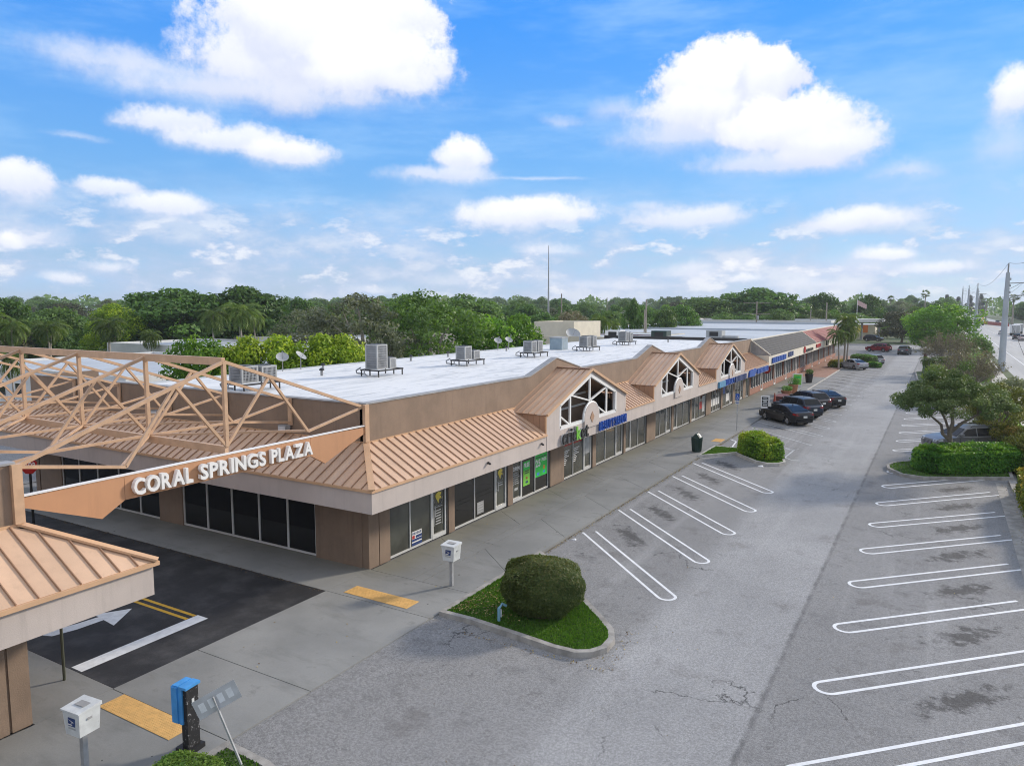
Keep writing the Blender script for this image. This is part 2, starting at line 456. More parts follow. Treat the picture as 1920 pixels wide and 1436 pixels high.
def asphalt(nt, b, pos, xyz):
    x, y, z = xyz
    big = nnoise(nt, pos, 0.16, 6, 0.6)
    mid = nnoise(nt, pos, 1.1, 8, 0.7)
    fine = nnoise(nt, pos, 38.0, 4, 0.75)
    col = nmix(nt, nsmooth(nt, big, 0.3, 0.7), (0.255, 0.256, 0.256), (0.325, 0.325, 0.323))
    # the parking bays are older and darker than the driving aisle
    bays = nmath(nt, 'MAXIMUM', nsmooth(nt, x, 13.35, 13.55), nsmooth(nt, nmath(nt, 'MULTIPLY_ADD', mid, 0.8, x), 10.5, 9.6))
    col = nmix(nt, nmath(nt, 'MULTIPLY', bays, 0.55), col, (0.175, 0.172, 0.168))
    col = nmix(nt, nmath(nt, 'MULTIPLY', nsmooth(nt, mid, 0.50, 0.72), nmath(nt, 'MULTIPLY_ADD', bays, 0.35, 0.16)), col, (0.125, 0.124, 0.126))
    # tar seam along the aisle edge
    wob = nmath(nt, 'MULTIPLY_ADD', mid, 0.25, x)
    seam = nmath(nt, 'SUBTRACT', 1.0, nsmooth(nt, nmath(nt, 'ABSOLUTE', nmath(nt, 'SUBTRACT', wob, 13.62)), 0.01, 0.10))
    seam = nmath(nt, 'MULTIPLY', seam, nsmooth(nt, mid, 0.36, 0.56))
    col = nmix(nt, nmath(nt, 'MULTIPLY', seam, 0.42), col, (0.045, 0.045, 0.047))
    # oil drips where engines stand, one patch to a bay
    mo = nnoise(nt, pos, 2.6, 7, 0.75)

    def oil(xc, k, y0):
        t = nmath(nt, 'DIVIDE', nmath(nt, 'SUBTRACT', nmath(nt, 'MULTIPLY_ADD', nmath(nt, 'SUBTRACT', x, xc), k, y), y0), 3.80)
        fr = nmath(nt, 'SUBTRACT', nmath(nt, 'FRACT', t), 0.5)
        dy = nmath(nt, 'MULTIPLY', fr, 3.80)
        dx = nmath(nt, 'SUBTRACT', x, xc)
        e = nmath(nt, 'ADD', nmath(nt, 'POWER', nmath(nt, 'DIVIDE', dx, 1.25), 2.0), nmath(nt, 'POWER', nmath(nt, 'DIVIDE', dy, 0.85), 2.0))
        base = nmath(nt, 'SUBTRACT', 1.0, nmath(nt, 'SQRT', nmath(nt, 'MAXIMUM', e, 0.0)))
        return nsmooth(nt, nmath(nt, 'MULTIPLY_ADD', nmath(nt, 'SUBTRACT', mo, 0.5), 3.4, base), 0.15, 0.75)
    o = nmath(nt, 'MAXIMUM', oil(6.3, 1.0, 6.38), oil(17.6, -1.0, 17.85))
    o = nmath(nt, 'MULTIPLY', o, nmath(nt, 'MAXIMUM', nsmooth(nt, x, 12.0, 13.0), nsmooth(nt, y, 4.6, 5.6)))
    col = nmix(nt, nmath(nt, 'MULTIPLY', o, 0.72), col, (0.035, 0.033, 0.032))
    # cracks
    vor = nt.nodes.new('ShaderNodeTexVoronoi')
    vor.feature = 'DISTANCE_TO_EDGE'
    vor.inputs['Scale'].default_value = 0.42
    wv = nt.nodes.new('ShaderNodeVectorMath')
    wv.operation = 'ADD'
    wn = nnoise(nt, pos, 0.9, 5, 0.65, 1)
    nt.links.new(pos, wv.inputs[0])
    nt.links.new(wn, wv.inputs[1])
    nt.links.new(wv.outputs[0], vor.inputs['Vector'])
    ck = nmath(nt, 'SUBTRACT', 1.0, nsmooth(nt, vor.outputs['Distance'], 0.002, 0.010))
    cmask = nsmooth(nt, nnoise(nt, pos, 0.23, 3), 0.56, 0.66)
    col = nmix(nt, nmath(nt, 'MULTIPLY', nmath(nt, 'MULTIPLY', ck, cmask), 0.75), col, (0.03, 0.03, 0.03))
    # ghost stains, tyre polish and brownish wear
    gs = nnoise(nt, pos, 0.55, 9, 0.72)
    col = nmix(nt, nmath(nt, 'MULTIPLY', nsmooth(nt, gs, 0.54, 0.70), 0.45), col, (0.165, 0.155, 0.148))
    gt = nnoise(nt, pos, 3.4, 8, 0.75)
    col = nmix(nt, nmath(nt, 'MULTIPLY', nsmooth(nt, gt, 0.56, 0.72), nmath(nt, 'MULTIPLY_ADD', bays, 0.55, 0.12)), col, (0.085, 0.082, 0.082))
    tk = nnoise(nt, scaled(nt, pos, (1.0, 0.04, 1.0)), 1.1, 4, 0.6)
    col = nmix(nt, nmath(nt, 'MULTIPLY', nsmooth(nt, tk, 0.52, 0.70), 0.22), col, (0.41, 0.41, 0.405))
    # exposed aggregate
    chip = nnoise(nt, pos, 15.0, 2, 0.6)
    chk = nmath(nt, 'MULTIPLY_ADD', nsmooth(nt, chip, 0.36, 0.64), 0.26, 0.87)
    cz = nt.nodes.new('ShaderNodeCombineColor')
    for i in range(3):
        nt.links.new(chk, cz.inputs[i])
    col = nmix(nt, 1.0, col, cz.outputs[0], 'MULTIPLY')
    fn = nsmooth(nt, fine, 0.38, 0.62)
    sp = nmath(nt, 'MULTIPLY_ADD', fn, 0.50, 0.75)
    cx = nt.nodes.new('ShaderNodeCombineColor')
    for i in range(3):
        nt.links.new(sp, cx.inputs[i])
    col = nmix(nt, 1.0, col, cx.outputs[0], 'MULTIPLY')
    nt.links.new(col, b.inputs['Base Color'])
    b.inputs['Roughness'].default_value = 0.9
    b.inputs['Specular IOR Level'].default_value = 0.25
    add_bump(nt, b, fine, 0.35, 0.015)


def fresh_asphalt(nt, b, pos, xyz):
    mid = nnoise(nt, pos, 0.9, 7, 0.65)
    fine = nnoise(nt, pos, 45.0, 4, 0.75)
    col = nmix(nt, nsmooth(nt, mid, 0.4, 0.75), (0.013, 0.013, 0.015), (0.055, 0.054, 0.055))
    sp = nnoise(nt, pos, 130.0, 2, 0.5)
    col = nmix(nt, nmath(nt, 'MULTIPLY', nsmooth(nt, sp, 0.66, 0.72), 0.5), col, (0.30, 0.28, 0.25))
    nt.links.new(col, b.inputs['Base Color'])
    b.inputs['Roughness'].default_value = 0.75
    add_bump(nt, b, fine, 0.5, 0.015)


def concrete(nt, b, pos, xyz):
    x, y, z = xyz
    big = nnoise(nt, pos, 0.35, 6, 0.6)
    fine = nnoise(nt, pos, 22.0, 6, 0.7)
    col = nmix(nt, nsmooth(nt, big, 0.3, 0.7), (0.205, 0.207, 0.198), (0.275, 0.275, 0.262))
    # mossy band along the shop fronts
    moss = nmath(nt, 'MULTIPLY', nsmooth(nt, nmath(nt, 'MULTIPLY_ADD', big, 1.2, x), 2.3, 0.9), nsmooth(nt, y, -1.0, 0.5))
    col = nmix(nt, nmath(nt, 'MULTIPLY', moss, 0.45), col, (0.225, 0.215, 0.145))
    wet = nnoise(nt, scaled(nt, pos, (0.55, 1.6, 1.0)), 0.8, 7, 0.66)
    col = nmix(nt, nmath(nt, 'MULTIPLY', nsmooth(nt, wet, 0.50, 0.68), 0.38), col, (0.135, 0.138, 0.128))
    bl = nnoise(nt, pos, 1.4, 8, 0.72)
    col = nmix(nt, nmath(nt, 'MULTIPLY', nsmooth(nt, bl, 0.56, 0.74), 0.5), col, (0.085, 0.088, 0.085))
    gum = nnoise(nt, pos, 5.5, 1, 0.3)
    col = nmix(nt, nmath(nt, 'MULTIPLY', nsmooth(nt, gum, 0.80, 0.82), 0.8), col, (0.04, 0.04, 0.04))
    sp = nmath(nt, 'MULTIPLY_ADD', fine, 0.3, 0.85)
    cx = nt.nodes.new('ShaderNodeCombineColor')
    for i in range(3):
        nt.links.new(sp, cx.inputs[i])
    col = nmix(nt, 1.0, col, cx.outputs[0], 'MULTIPLY')
    oi = nt.nodes.new('ShaderNodeObjectInfo')
    k = nmath(nt, 'MULTIPLY_ADD', oi.outputs['Random'], 0.10, 0.95)
    cy = nt.nodes.new('ShaderNodeCombineColor')
    for i in range(3):
        nt.links.new(k, cy.inputs[i])
    col = nmix(nt, 1.0, col, cy.outputs[0], 'MULTIPLY')
    nt.links.new(col, b.inputs['Base Color'])
    b.inputs['Roughness'].default_value = 0.82
    b.inputs['Specular IOR Level'].default_value = 0.3
    add_bump(nt, b, fine, 0.2, 0.01)


def white_roof(nt, b, pos, xyz):
    st = scaled(nt, pos, (0.9, 0.16, 1))
    big = nnoise(nt, st, 1.3, 7, 0.65)
    wr = nnoise(nt, scaled(nt, pos, (2.2, 0.5, 1)), 1.4, 5, 0.6)
    col = nmix(nt, nsmooth(nt, big, 0.45, 0.75), (0.70, 0.705, 0.70), (0.48, 0.50, 0.51))
    col = nmix(nt, nmath(nt, 'MULTIPLY', nsmooth(nt, wr, 0.54, 0.68), 0.65), col, (0.34, 0.36, 0.38))
    nt.links.new(col, b.inputs['Base Color'])
    b.inputs['Roughness'].default_value = 0.7
    add_bump(nt, b, wr, 0.5, 0.05)


def road(nt, b, pos, xyz):
    st = scaled(nt, pos, (1.0, 0.05, 1))
    n = nnoise(nt, st, 0.8, 6, 0.6)
    fine = nnoise(nt, pos, 20.0, 3, 0.7)
    col = nmix(nt, nsmooth(nt, n, 0.3, 0.7), (0.34, 0.34, 0.335), (0.42, 0.42, 0.41))
    nt.links.new(col, b.inputs['Base Color'])
    b.inputs['Roughness'].default_value = 0.9
    add_bump(nt, b, fine, 0.2, 0.01)


def field(nt, b, pos, xyz):
    n = nnoise(nt, pos, 0.05, 8, 0.65)
    f = nnoise(nt, pos, 1.6, 6, 0.7)
    col = nmix(nt, nsmooth(nt, n, 0.35, 0.65), (0.050, 0.085, 0.022), (0.085, 0.110, 0.035))
    col = nmix(nt, nmath(nt, 'MULTIPLY', nsmooth(nt, f, 0.4, 0.7), 0.5), col, (0.035, 0.055, 0.016))
    nt.links.new(col, b.inputs['Base Color'])
    b.inputs['Roughness'].default_value = 0.95


def brickwall(nt, b, pos, xyz):
    n = nnoise(nt, pos, 6.0, 4, 0.6)
    col = nmix(nt, nsmooth(nt, n, 0.3, 0.7), (0.27, 0.125, 0.085), (0.40, 0.20, 0.14))
    nt.links.new(col, b.inputs['Base Color'])
    b.inputs['Roughness'].default_value = 0.9


def pavers(nt, b, pos, xyz):
    n = nnoise(nt, pos, 1.5, 6, 0.6)
    col = nmix(nt, nsmooth(nt, n, 0.3, 0.7), (0.27, 0.135, 0.090), (0.36, 0.21, 0.15))
    nt.links.new(col, b.inputs['Base Color'])
    b.inputs['Roughness'].default_value = 0.85


M['asphalt'] = ground_mat('aged_asphalt', asphalt)
M['fresh'] = ground_mat('fresh_asphalt', fresh_asphalt)
M['concrete'] = ground_mat('walkway_concrete', concrete)
M['roofwhite'] = ground_mat('white_roof_membrane', white_roof)
M['road'] = ground_mat('road_concrete', road)
M['field'] = ground_mat('grass_field', field)
M['brick'] = ground_mat('red_brick', brickwall)
M['paver'] = ground_mat('brick_pavers', pavers)


def grid_paper(nt, b, pos, xyz):
    n = nnoise(nt, pos, 13.0, 6, 0.75)
    col = nmix(nt, nmath(nt, 'MULTIPLY', nsmooth(nt, n, 0.56, 0.66), 0.8), (0.014, 0.014, 0.015), (0.45, 0.45, 0.47))
    nt.links.new(col, b.inputs['Base Color'])
    b.inputs['Roughness'].default_value = 0.55


M['scribble'] = ground_mat('scratched_black_paint', grid_paper)

# ------------------------------------------------------------------ geometry helpers


class MB:
    def __init__(self):
        self.bm = bmesh.new()

    def poly(self, pts):
        vs = [self.bm.verts.new(p) for p in pts]
        return self.bm.faces.new(vs)

    def box(self, x0, x1, y0, y1, z0, z1):
        v = [self.bm.verts.new((x, y, z)) for z in (z0, z1) for y in (y0, y1) for x in (x0, x1)]
        for f in ((0, 2, 3, 1), (4, 5, 7, 6), (0, 1, 5, 4), (2, 6, 7, 3), (0, 4, 6, 2), (1, 3, 7, 5)):
            self.bm.faces.new([v[i] for i in f])
        return self

    def hexa(self, b, t):
        """solid between two matching polygons (lists of points)"""
        n = len(b)
        vb = [self.bm.verts.new(p) for p in b]
        vt = [self.bm.verts.new(p) for p in t]
        self.bm.faces.new(vb[::-1])
        self.bm.faces.new(vt)
        for i in range(n):
            j = (i + 1) % n
            self.bm.faces.new((vb[i], vb[j], vt[j], vt[i]))
        return self

    def prism(self, pts, d):
        d = Vector(d)
        return self.hexa([Vector(p) for p in pts], [Vector(p) + d for p in pts])

    def bar(self, p, q, w, h=None, up=(0, 0, 1)):
        h = h or w
        p, q = Vector(p), Vector(q)
        t = (q - p).normalized()
        u = Vector(up)
        if abs(t.dot(u)) > 0.95:
            u = Vector((1, 0, 0))
        s = t.cross(u).normalized()
        u = s.cross(t).normalized()
        c = [s * w / 2 + u * h / 2, -s * w / 2 + u * h / 2, -s * w / 2 - u * h / 2, s * w / 2 - u * h / 2]
        return self.hexa([p + k for k in c], [q + k for k in c])

    def tube(self, pts, rads, seg=8, caps=True):
        pts = [Vector(p) for p in pts]
        if isinstance(rads, (int, float)):
            rads = [rads] * len(pts)
        rings = []
        for i, p in enumerate(pts):
            a = pts[max(0, i - 1)]
            c = pts[min(len(pts) - 1, i + 1)]
            t = (c - a).normalized()
            u = Vector((0, 0, 1)) if abs(t.z) < 0.9 else Vector((1, 0, 0))
            s = t.cross(u).normalized()
            u = s.cross(t).normalized()
            rings.append([self.bm.verts.new(p + (s * math.cos(k * 2 * PI / seg) + u * math.sin(k * 2 * PI / seg)) * rads[i]) for k in range(seg)])
        for i in range(len(rings) - 1):
            for k in range(seg):
                j = (k + 1) % seg
                self.bm.faces.new((rings[i][k], rings[i][j], rings[i + 1][j], rings[i + 1][k]))
        if caps:
            self.bm.faces.new(rings[0][::-1])
            self.bm.faces.new(rings[-1])
        return self

    def lathe(self, prof, c=(0, 0, 0), seg=20):
        c = Vector(c)
        rings = []
        for r, z in prof:
            rings.append([self.bm.verts.new(c + Vector((r * math.cos(k * 2 * PI / seg), r * math.sin(k * 2 * PI / seg), z))) for k in range(seg)])
        for i in range(len(rings) - 1):
            for k in range(seg):
                j = (k + 1) % seg
                self.bm.faces.new((rings[i][k], rings[i][j], rings[i + 1][j], rings[i + 1][k]))
        self.bm.faces.new(rings[0][::-1])
        self.bm.faces.new(rings[-1])
        return self

    def bevel(self, w, seg=2):
        bmesh.ops.bevel(self.bm, geom=self.bm.edges[:], offset=w, segments=seg, affect='EDGES', clamp_overlap=True)
        return self

    def mesh(self, name, m=None, smooth=None):
        me = bpy.data.meshes.new(name)
        bmesh.ops.recalc_face_normals(self.bm, faces=self.bm.faces[:])
        self.bm.to_mesh(me)
        self.bm.free()
        if m is not None:
            me.materials.append(m)
        if smooth is not None:
            me.shade_smooth()
            me.set_sharp_from_angle(angle=math.radians(smooth))
        return me


def put(name, me, parent=None, loc=None, rot=None):
    o = bpy.data.objects.new(name, me)
    COL.objects.link(o)
    if parent is not None:
        o.parent = parent
    if loc is not None:
        o.location = loc
    if rot is not None:
        o.rotation_euler = rot
    return o


def obj(name, mb, m, parent=None, loc=None, rot=None, smooth=None):
    return put(name, mb.mesh(name, m, smooth), parent, loc, rot)


def tag(o, label, cat, group=None):
    o['label'] = label
    o['category'] = cat
    if group:
        o['group'] = group
    return o


def thing(name, label, cat, loc=(0, 0, 0), rz=0.0, group=None):
    o = bpy.data.objects.new(name, None)
    o.empty_display_size = 0.2
    COL.objects.link(o)
    o.location = loc
    o.rotation_euler = (0, 0, rz)
    return tag(o, label, cat, group)


def struct(o):
    o['kind'] = 'structure'
    return o


def stuff(o):
    o['kind'] = 'stuff'
    return o


def kids(o, ch):
    return ch.get(o.name, [])


def dup_tree(root, ch, loc, rz=0.0, scale=None, label=None, group=None):
    """copy a thing with its parts and sub-parts; ch lists (part, [sub-parts])"""
    r = root.copy()
    COL.objects.link(r)
    r.location = loc
    r.rotation_euler = (0, 0, rz)
    if scale is not None:
        r.scale = scale
    if label:
        r['label'] = label
    if group:
        r['group'] = group
    for p, subs in ch:
        c = p.copy()
        COL.objects.link(c)
        c.parent = r
        for s in subs:
            d = s.copy()
            COL.objects.link(d)
            d.parent = c
    return r


def parts_of(root):
    return [(p, list(p.children)) for p in root.children]


# ------------------------------------------------------------------ lettering
_glyph = {}


def glyph(ch, bold=0.02, extr=0.1):
    """outline of one character as (verts, faces, width, height) at size 1"""
    key = (ch, bold, extr)
    if key not in _glyph:
        cu = bpy.data.curves.new('glyph', 'FONT')
        cu.body = ch
        cu.size = 1.0
        cu.extrude = extr
        cu.offset = bold
        cu.resolution_u = 3
        ob = bpy.data.objects.new('glyph', cu)
        COL.objects.link(ob)
        dg = bpy.context.evaluated_depsgraph_get()
        me = bpy.data.meshes.new_from_object(ob.evaluated_get(dg))
        v = np.array([tuple(x.co) for x in me.vertices]) if len(me.vertices) else np.zeros((1, 3))
        f = [tuple(p.vertices) for p in me.polygons]
        bpy.data.objects.remove(ob)
        bpy.data.meshes.remove(me)
        bpy.data.curves.remove(cu)
        _glyph[key] = (v, f, v[:, 0].min(), v[:, 0].max(), v[:, 1].max())
    return _glyph[key]


def lettering(text, p0, right, up, length, height, m, parent, depth=0.05, bold=0.02, name='letter', cap=0.72, gap=0.09, space=0.33, mats=None, join=False):
    """write text starting at p0 along `right`, letters as tall as height; one object to a letter (or one joined)"""
    right, up = Vector(right), Vector(up)
    nrm = right.cross(up)
    p0 = Vector(p0)
    x = 0.0
    items = []
    for ch in text:
        if ch == ' ':
            x += space
            continue
        v, f, a, b, h = glyph(ch, bold)
        items.append((ch, v, f, x - a))
        x += (b - a) + gap
    x -= gap
    sx = length / x
    sy = height / cap
    out = []
    jv, jf = [], []
    for i, (ch, v, f, off) in enumerate(items):
        pts = []
        for q in v:
            pts.append(p0 + right * ((q[0] + off) * sx) + up * (q[1] * sy) + nrm * ((q[2] + 0.1) / 0.2 * depth))
        if join:
            n = len(jv)
            jv += [tuple(q) for q in pts]
            jf += [tuple(k + n for k in ff) for ff in f]
        else:
            me = bpy.data.meshes.new(name)
            me.from_pydata([tuple(q) for q in pts], [], f)
            me.materials.append(mats[i] if mats else m)
            out.append(put(name, me, parent))
    if join:
        me = bpy.data.meshes.new(name)
        me.from_pydata(jv, [], jf)
        me.materials.append(m)
        out.append(put(name, me, parent))
    return out


# ------------------------------------------------------------------ foliage helpers


def leaf_mesh(name, P, N, size, tint, m, aspect=0.5, rng=None, T=None):
    """P points, N normals, size per leaf; a folded leaf of one quad each"""
    n = len(P)
    rng = rng or np.random.default_rng(1)
    size = np.broadcast_to(np.asarray(size, float), (n,))
    N = N / np.maximum(np.linalg.norm(N, axis=1, keepdims=True), 1e-6)
    if T is None:
        T = rng.normal(size=(n, 3))
    T = T - N * (T * N).sum(1, keepdims=True)
    T /= np.maximum(np.linalg.norm(T, axis=1, keepdims=True), 1e-6)
    B = np.cross(N, T)
    s = size[:, None]
    a = P - T * s * 0.5
    b = P + B * s * 0.5 * aspect + N * s * 0.06
    c = P + T * s * 0.5
    d = P - B * s * 0.5 * aspect + N * s * 0.06
    co = np.stack([a, b, c, d], 1).reshape(-1)
    me = bpy.data.meshes.new(name)
    me.vertices.add(4 * n)
    me.vertices.foreach_set('co', co.astype(np.float32))
    me.loops.add(4 * n)
    me.loops.foreach_set('vertex_index', np.arange(4 * n, dtype=np.int32))
    me.polygons.add(n)
    me.polygons.foreach_set('loop_start', np.arange(0, 4 * n, 4, dtype=np.int32))
    me.polygons.foreach_set('loop_total', np.full(n, 4, dtype=np.int32))
    me.update(calc_edges=True)
    at = me.attributes.new('tint', 'FLOAT', 'FACE')
    at.data.foreach_set('value', np.clip(tint, 0, 1).astype(np.float32))
    me.materials.append(m)
    return me


def clump_cloud(clumps, n, rng, up=0.35, shell=(0.72, 1.08), spread=0.55):
    """leaf points on the outside of clumps (cx,cy,cz,rx,ry,rz)"""
    C_ = np.asarray(clumps, float)
    w = (C_[:, 3] * C_[:, 4] + C_[:, 3] * C_[:, 5] + C_[:, 4] * C_[:, 5])
    k = rng.choice(len(C_), size=n, p=w / w.sum())
    d = rng.normal(size=(n, 3))
    d /= np.linalg.norm(d, axis=1, keepdims=True)
    f = rng.uniform(shell[0], shell[1], size=(n, 1)) * (1 + 0.10 * rng.normal(size=(n, 1)))
    P = C_[k, :3] + d * C_[k, 3:] * f
    N = d + spread * rng.normal(size=(n, 3)) + np.array([0, 0, up])
    ct = rng.uniform(0, 1, len(C_))
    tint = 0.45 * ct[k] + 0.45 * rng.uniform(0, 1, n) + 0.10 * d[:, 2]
    return P, N, tint


def dome_clumps(rng, n, rx, ry, z0, z1, rmin, rmax, flat=1.0, squash=0.75, lobes=0.18):
    """clumps spread over a dome from z0 (underside) to z1 (top)"""
    out = []
    ph = rng.uniform(0, 6.28, 3)
    for i in range(n):
        a = rng.uniform(0, 2 * PI)
        t = rng.uniform(0, 1) ** 0.75
        lob = 1 + lobes * math.sin(3 * a + ph[0]) * 0.6 + lobes * math.sin(5 * a + ph[1]) * 0.5 + rng.normal() * 0.05
        h = rng.uniform(0, 1)
        prof = math.sqrt(max(0.0, 1 - abs(2 * h - 0.7) ** 2.2 / 1.69)) if h > 0.35 else 0.62 + 0.38 * (h / 0.35)
        prof *= flat
        rr = prof * (0.45 + 0.55 * t) * lob
        r = rng.uniform(rmin, rmax)
        out.append((math.cos(a) * rr * (rx - r * 0.6), math.sin(a) * rr * (ry - r * 0.6), z0 + r * squash + h * (z1 - z0 - 2 * r * squash), r, r, r * squash))
    return out


def trunk_mb(mb, rng, h, r0, limbs, base=(0, 0, 0), forks=0.5, seg=7):
    """tapered trunk with limbs reaching towards given points"""
    b = Vector(base)
    top = b + Vector((rng.normal() * 0.05 * h, rng.normal() * 0.05 * h, h * forks))
    mb.tube([b, b.lerp(top, 0.5) + Vector((rng.normal() * 0.03 * h, rng.normal() * 0.03 * h, 0)), top], [r0, r0 * 0.8, r0 * 0.66], seg)
    for q in limbs:
        q = Vector(q)
        mid = top.lerp(q, 0.5) + Vector((rng.normal(), rng.normal(), 0.6 + rng.normal() * 0.4)) * 0.05 * h
        mb.tube([top - Vector((0, 0, 0.06 * h)), mid, q], [r0 * 0.5, r0 * 0.3, r0 * 0.08], 5)
    return mb

# ================================================================== SETTING
def sheet(name, x0, x1, y0, y1, z, m, nx=1, ny=1, f=None):
    xs = np.linspace(x0, x1, nx + 1)
    ys = np.linspace(y0, y1, ny + 1)
    v = [(x, y, z + (f(x, y) if f else 0.0)) for y in ys for x in xs]
    fc = [(j * (nx + 1) + i, j * (nx + 1) + i + 1, (j + 1) * (nx + 1) + i + 1, (j + 1) * (nx + 1) + i) for j in range(ny) for i in range(nx)]
    me = bpy.data.meshes.new(name)
    me.from_pydata(v, [], fc)
    me.materials.append(m)
    return struct(put(name, me))


def sst(a, b, t):
    t = min(1, max(0, (t - a) / (b - a)))
    return t * t * (3 - 2 * t)


def ramp(x, y):
    return 0.050 * sst(-10.2, -8.9, y) * (1 - sst(-2.4, -1.2, y)) * (1 - sst(4.3, 7.0, x))


LOTZ = -0.08
ground = sheet('ground', -4500, 4500, -1500, 6500, -0.30, M['field'])
lot = sheet('parking_lot', -70, 20.45, -60, 176, LOTZ, M['asphalt'], 181, 236, ramp)
roadway = sheet('road', 25.0, 47.0, -200, 2500, -0.14, M['road'])
verge = sheet('verge', 20.45, 25.0, -120, 700, -0.05, M['grassbase'])
pavement = sheet('pavement', 22.1, 24.0, -120, 700, -0.02, M['kerbpale'])
farside = sheet('far_verge', 47.0, 70.0, -120, 2500, -0.10, M['grassbase'])
drive = MB()
drive.box(-60, 0.13, -9.1, -2.17, -0.30, -0.008)
drive = struct(obj('driveway', drive, M['fresh']))
rough = MB()
rr = random.Random(3)
for i in range(520):
    x = -rr.uniform(0, 22)
    y = -2.17 - abs(rr.gauss(0, 0.10))
    s = rr.uniform(0.015, 0.045)
    rough.box(x, x + s, y, y + s * 0.8, -0.008, -0.008 + s * 0.35)
stuff(obj('loose_gravel', rough, M['soil'], drive))

# walkway laid in bays with open joints
walk = struct(bpy.data.objects.new('walkway', None))
COL.objects.link(walk)


def slab(pts, m='concrete', name='slab', t=0.32, z=0.0):
    mb = MB()
    mb.prism([(x, y, z - t) for x, y in pts], (0, 0, t))
    return obj(name, mb, M[m], walk)


J = 0.022
# diagonal joints in front of the shops: inner strip, band, outer strip
inner = [-0.9 + 4.45 * k for k in range(14)]
prev_i, prev_o = None, None
for k in range(14):
    yi = 3.25 + 4.45 * k           # joint crossing x = 1.2
    a0 = (0.14, yi + 0.80)
    a1 = (1.90, yi - 0.52)
    lo = prev_i or ((0.14, -0.02), (1.90, -0.02))
    if a0[1] < 57:
        slab([(lo[0][0], lo[0][1] + J), (1.90 - J, lo[1][1] + J), (1.90 - J, a1[1]), (0.14, a0[1])])
        prev_i = (a0, a1)
    yo = 3.2 + 4.45 * k            # joint crossing x = 3
    b0 = (2.30, yo + 0.62)
    b1 = (4.30, yo - 1.10)
    lo = prev_o or ((2.30, -0.02), (4.30, -0.02))
    if b0[1] < 58:
        slab([(2.30, lo[0][1] + J), (4.30, lo[1][1] + J), (4.30, b1[1]), (2.30, b0[1])])
        prev_o = (b0, b1)
    c0, c1 = -0.02 + 4.45 * k, -0.02 + 4.45 * (k + 1)
    if c1 < 60:
        slab([(1.90, c0 + J), (2.30 - J, c0 + J), (2.30 - J, c1), (1.90, c1)])
slab([(0.14, prev_i[0][1] + J), (1.90 - J, prev_i[1][1] + J), (1.90 - J, 66), (0.14, 66)])
slab([(1.90, 62.3), (2.30, 62.3), (2.30, 66), (1.90, 66)])
slab([(2.30, prev_o[0][1] + J), (4.30, prev_o[1][1] + J), (4.30, 66), (2.30, 66)])
for (y0, y1) in ((66, 74), (74, 82)):
    slab([(0.14, y0 + J), (4.15, y0 + J), (4.15, y1), (0.14, y1)])
slab([(0.14, 82 + J), (4.10, 82 + J), (4.10, 128), (0.14, 128)], 'paver', 'brick_paving')
slab([(4.13, 66 + J), (4.30, 66 + J), (4.24, 128), (4.10, 128)], 'kerbpale', 'kerb')
# in front of the driveway and of the corner unit
for (y0, y1) in ((-2.17, -0.02), (-6.85, -2.17), (-9.15, -6.85), (-14.0, -9.15), (-22.0, -14.0)):
    slab([(0.14, y0 + J), (4.25, y0 + J), (4.25, y1), (0.14, y1)], z=0.0)
slab([(-60, -2.16), (0.128, -2.16), (0.128, -0.0), (-60, -0.0)])
slab([(-60, -10.86), (0.128, -10.86), (0.128, -9.12), (-60, -9.12)])
slab([(-60, 0.0), (0.13, 0.0), (0.13, 0.02), (-60, 0.02)], name='sill')


def tactile(x0, x1, y0, y1, ang=0.0):
    base = MB()
    base.box(x0, x1, y0, y1, 0.004, 0.010)
    o = obj('tactile_mat', base, M['tactile'], walk)
    dm = MB()
    n = int((x1 - x0) / 0.062)
    k = int((y1 - y0) / 0.062)
    for i in range(n):
        for j in range(k):
            cx, cy = x0 + 0.035 + i * 0.062, y0 + 0.035 + j * 0.062
            b = [(cx + 0.017 * math.cos(q * PI / 2), cy + 0.017 * math.sin(q * PI / 2), 0.010) for q in range(4)]
            t = [(cx + 0.010 * math.cos(q * PI / 2), cy + 0.010 * math.sin(q * PI / 2), 0.016) for q in range(4)]
            dm.hexa(b, t)
    stuff(obj('dome', dm, M['tactile'], o))
    return o


tactile(0.72, 3.24, -1.98, -1.36)
tactile(0.62, 3.16, -9.76, -9.15)
tactile(3.62, 4.28, 30.0, 31.2)

# painted markings: hairpin lines between the parking bays


def stroke(pts, w, z, name, m, parent, closed=False):
    """a painted line of width w through 2-D points, laid on the surface z"""
    me = bpy.data.meshes.new(name)
    vs, fs = [], []
    n = len(pts)
    for i, (x, y) in enumerate(pts):
        a = Vector(pts[max(0, i - 1)])
        c = Vector(pts[min(n - 1, i + 1)])
        t = (c - a).normalized()
        q = Vector((-t.y, t.x)) * w / 2
        vs += [(x + q.x, y + q.y, z), (x - q.x, y - q.y, z)]
    for i in range(n - 1):
        fs.append((2 * i, 2 * i + 1, 2 * i + 3, 2 * i + 2))
    me.from_pydata(vs, [], fs)
    me.materials.append(m)
    return put(name, me, parent)


def hairpin(start, end, gap, m='linewhite', parent=lot, w=0.10):
    s, e = Vector(start), Vector(end)
    t = (e - s).normalized()
    q = Vector((-t.y, t.x))
    r = gap / 2
    pts = [s + q * r]
    c = e - t * r
    pts.append(c + q * r)
    for k in range(1, 9):
        a = PI / 2 - k * PI / 9
        pts.append(c + t * (math.cos(a) * r) + q * (math.sin(a) * r))
    pts += [c - q * r, s - q * r]
    return stroke([(p.x, p.y) for p in pts], w, LOTZ + 0.004, 'bay_marking', M[m], parent)


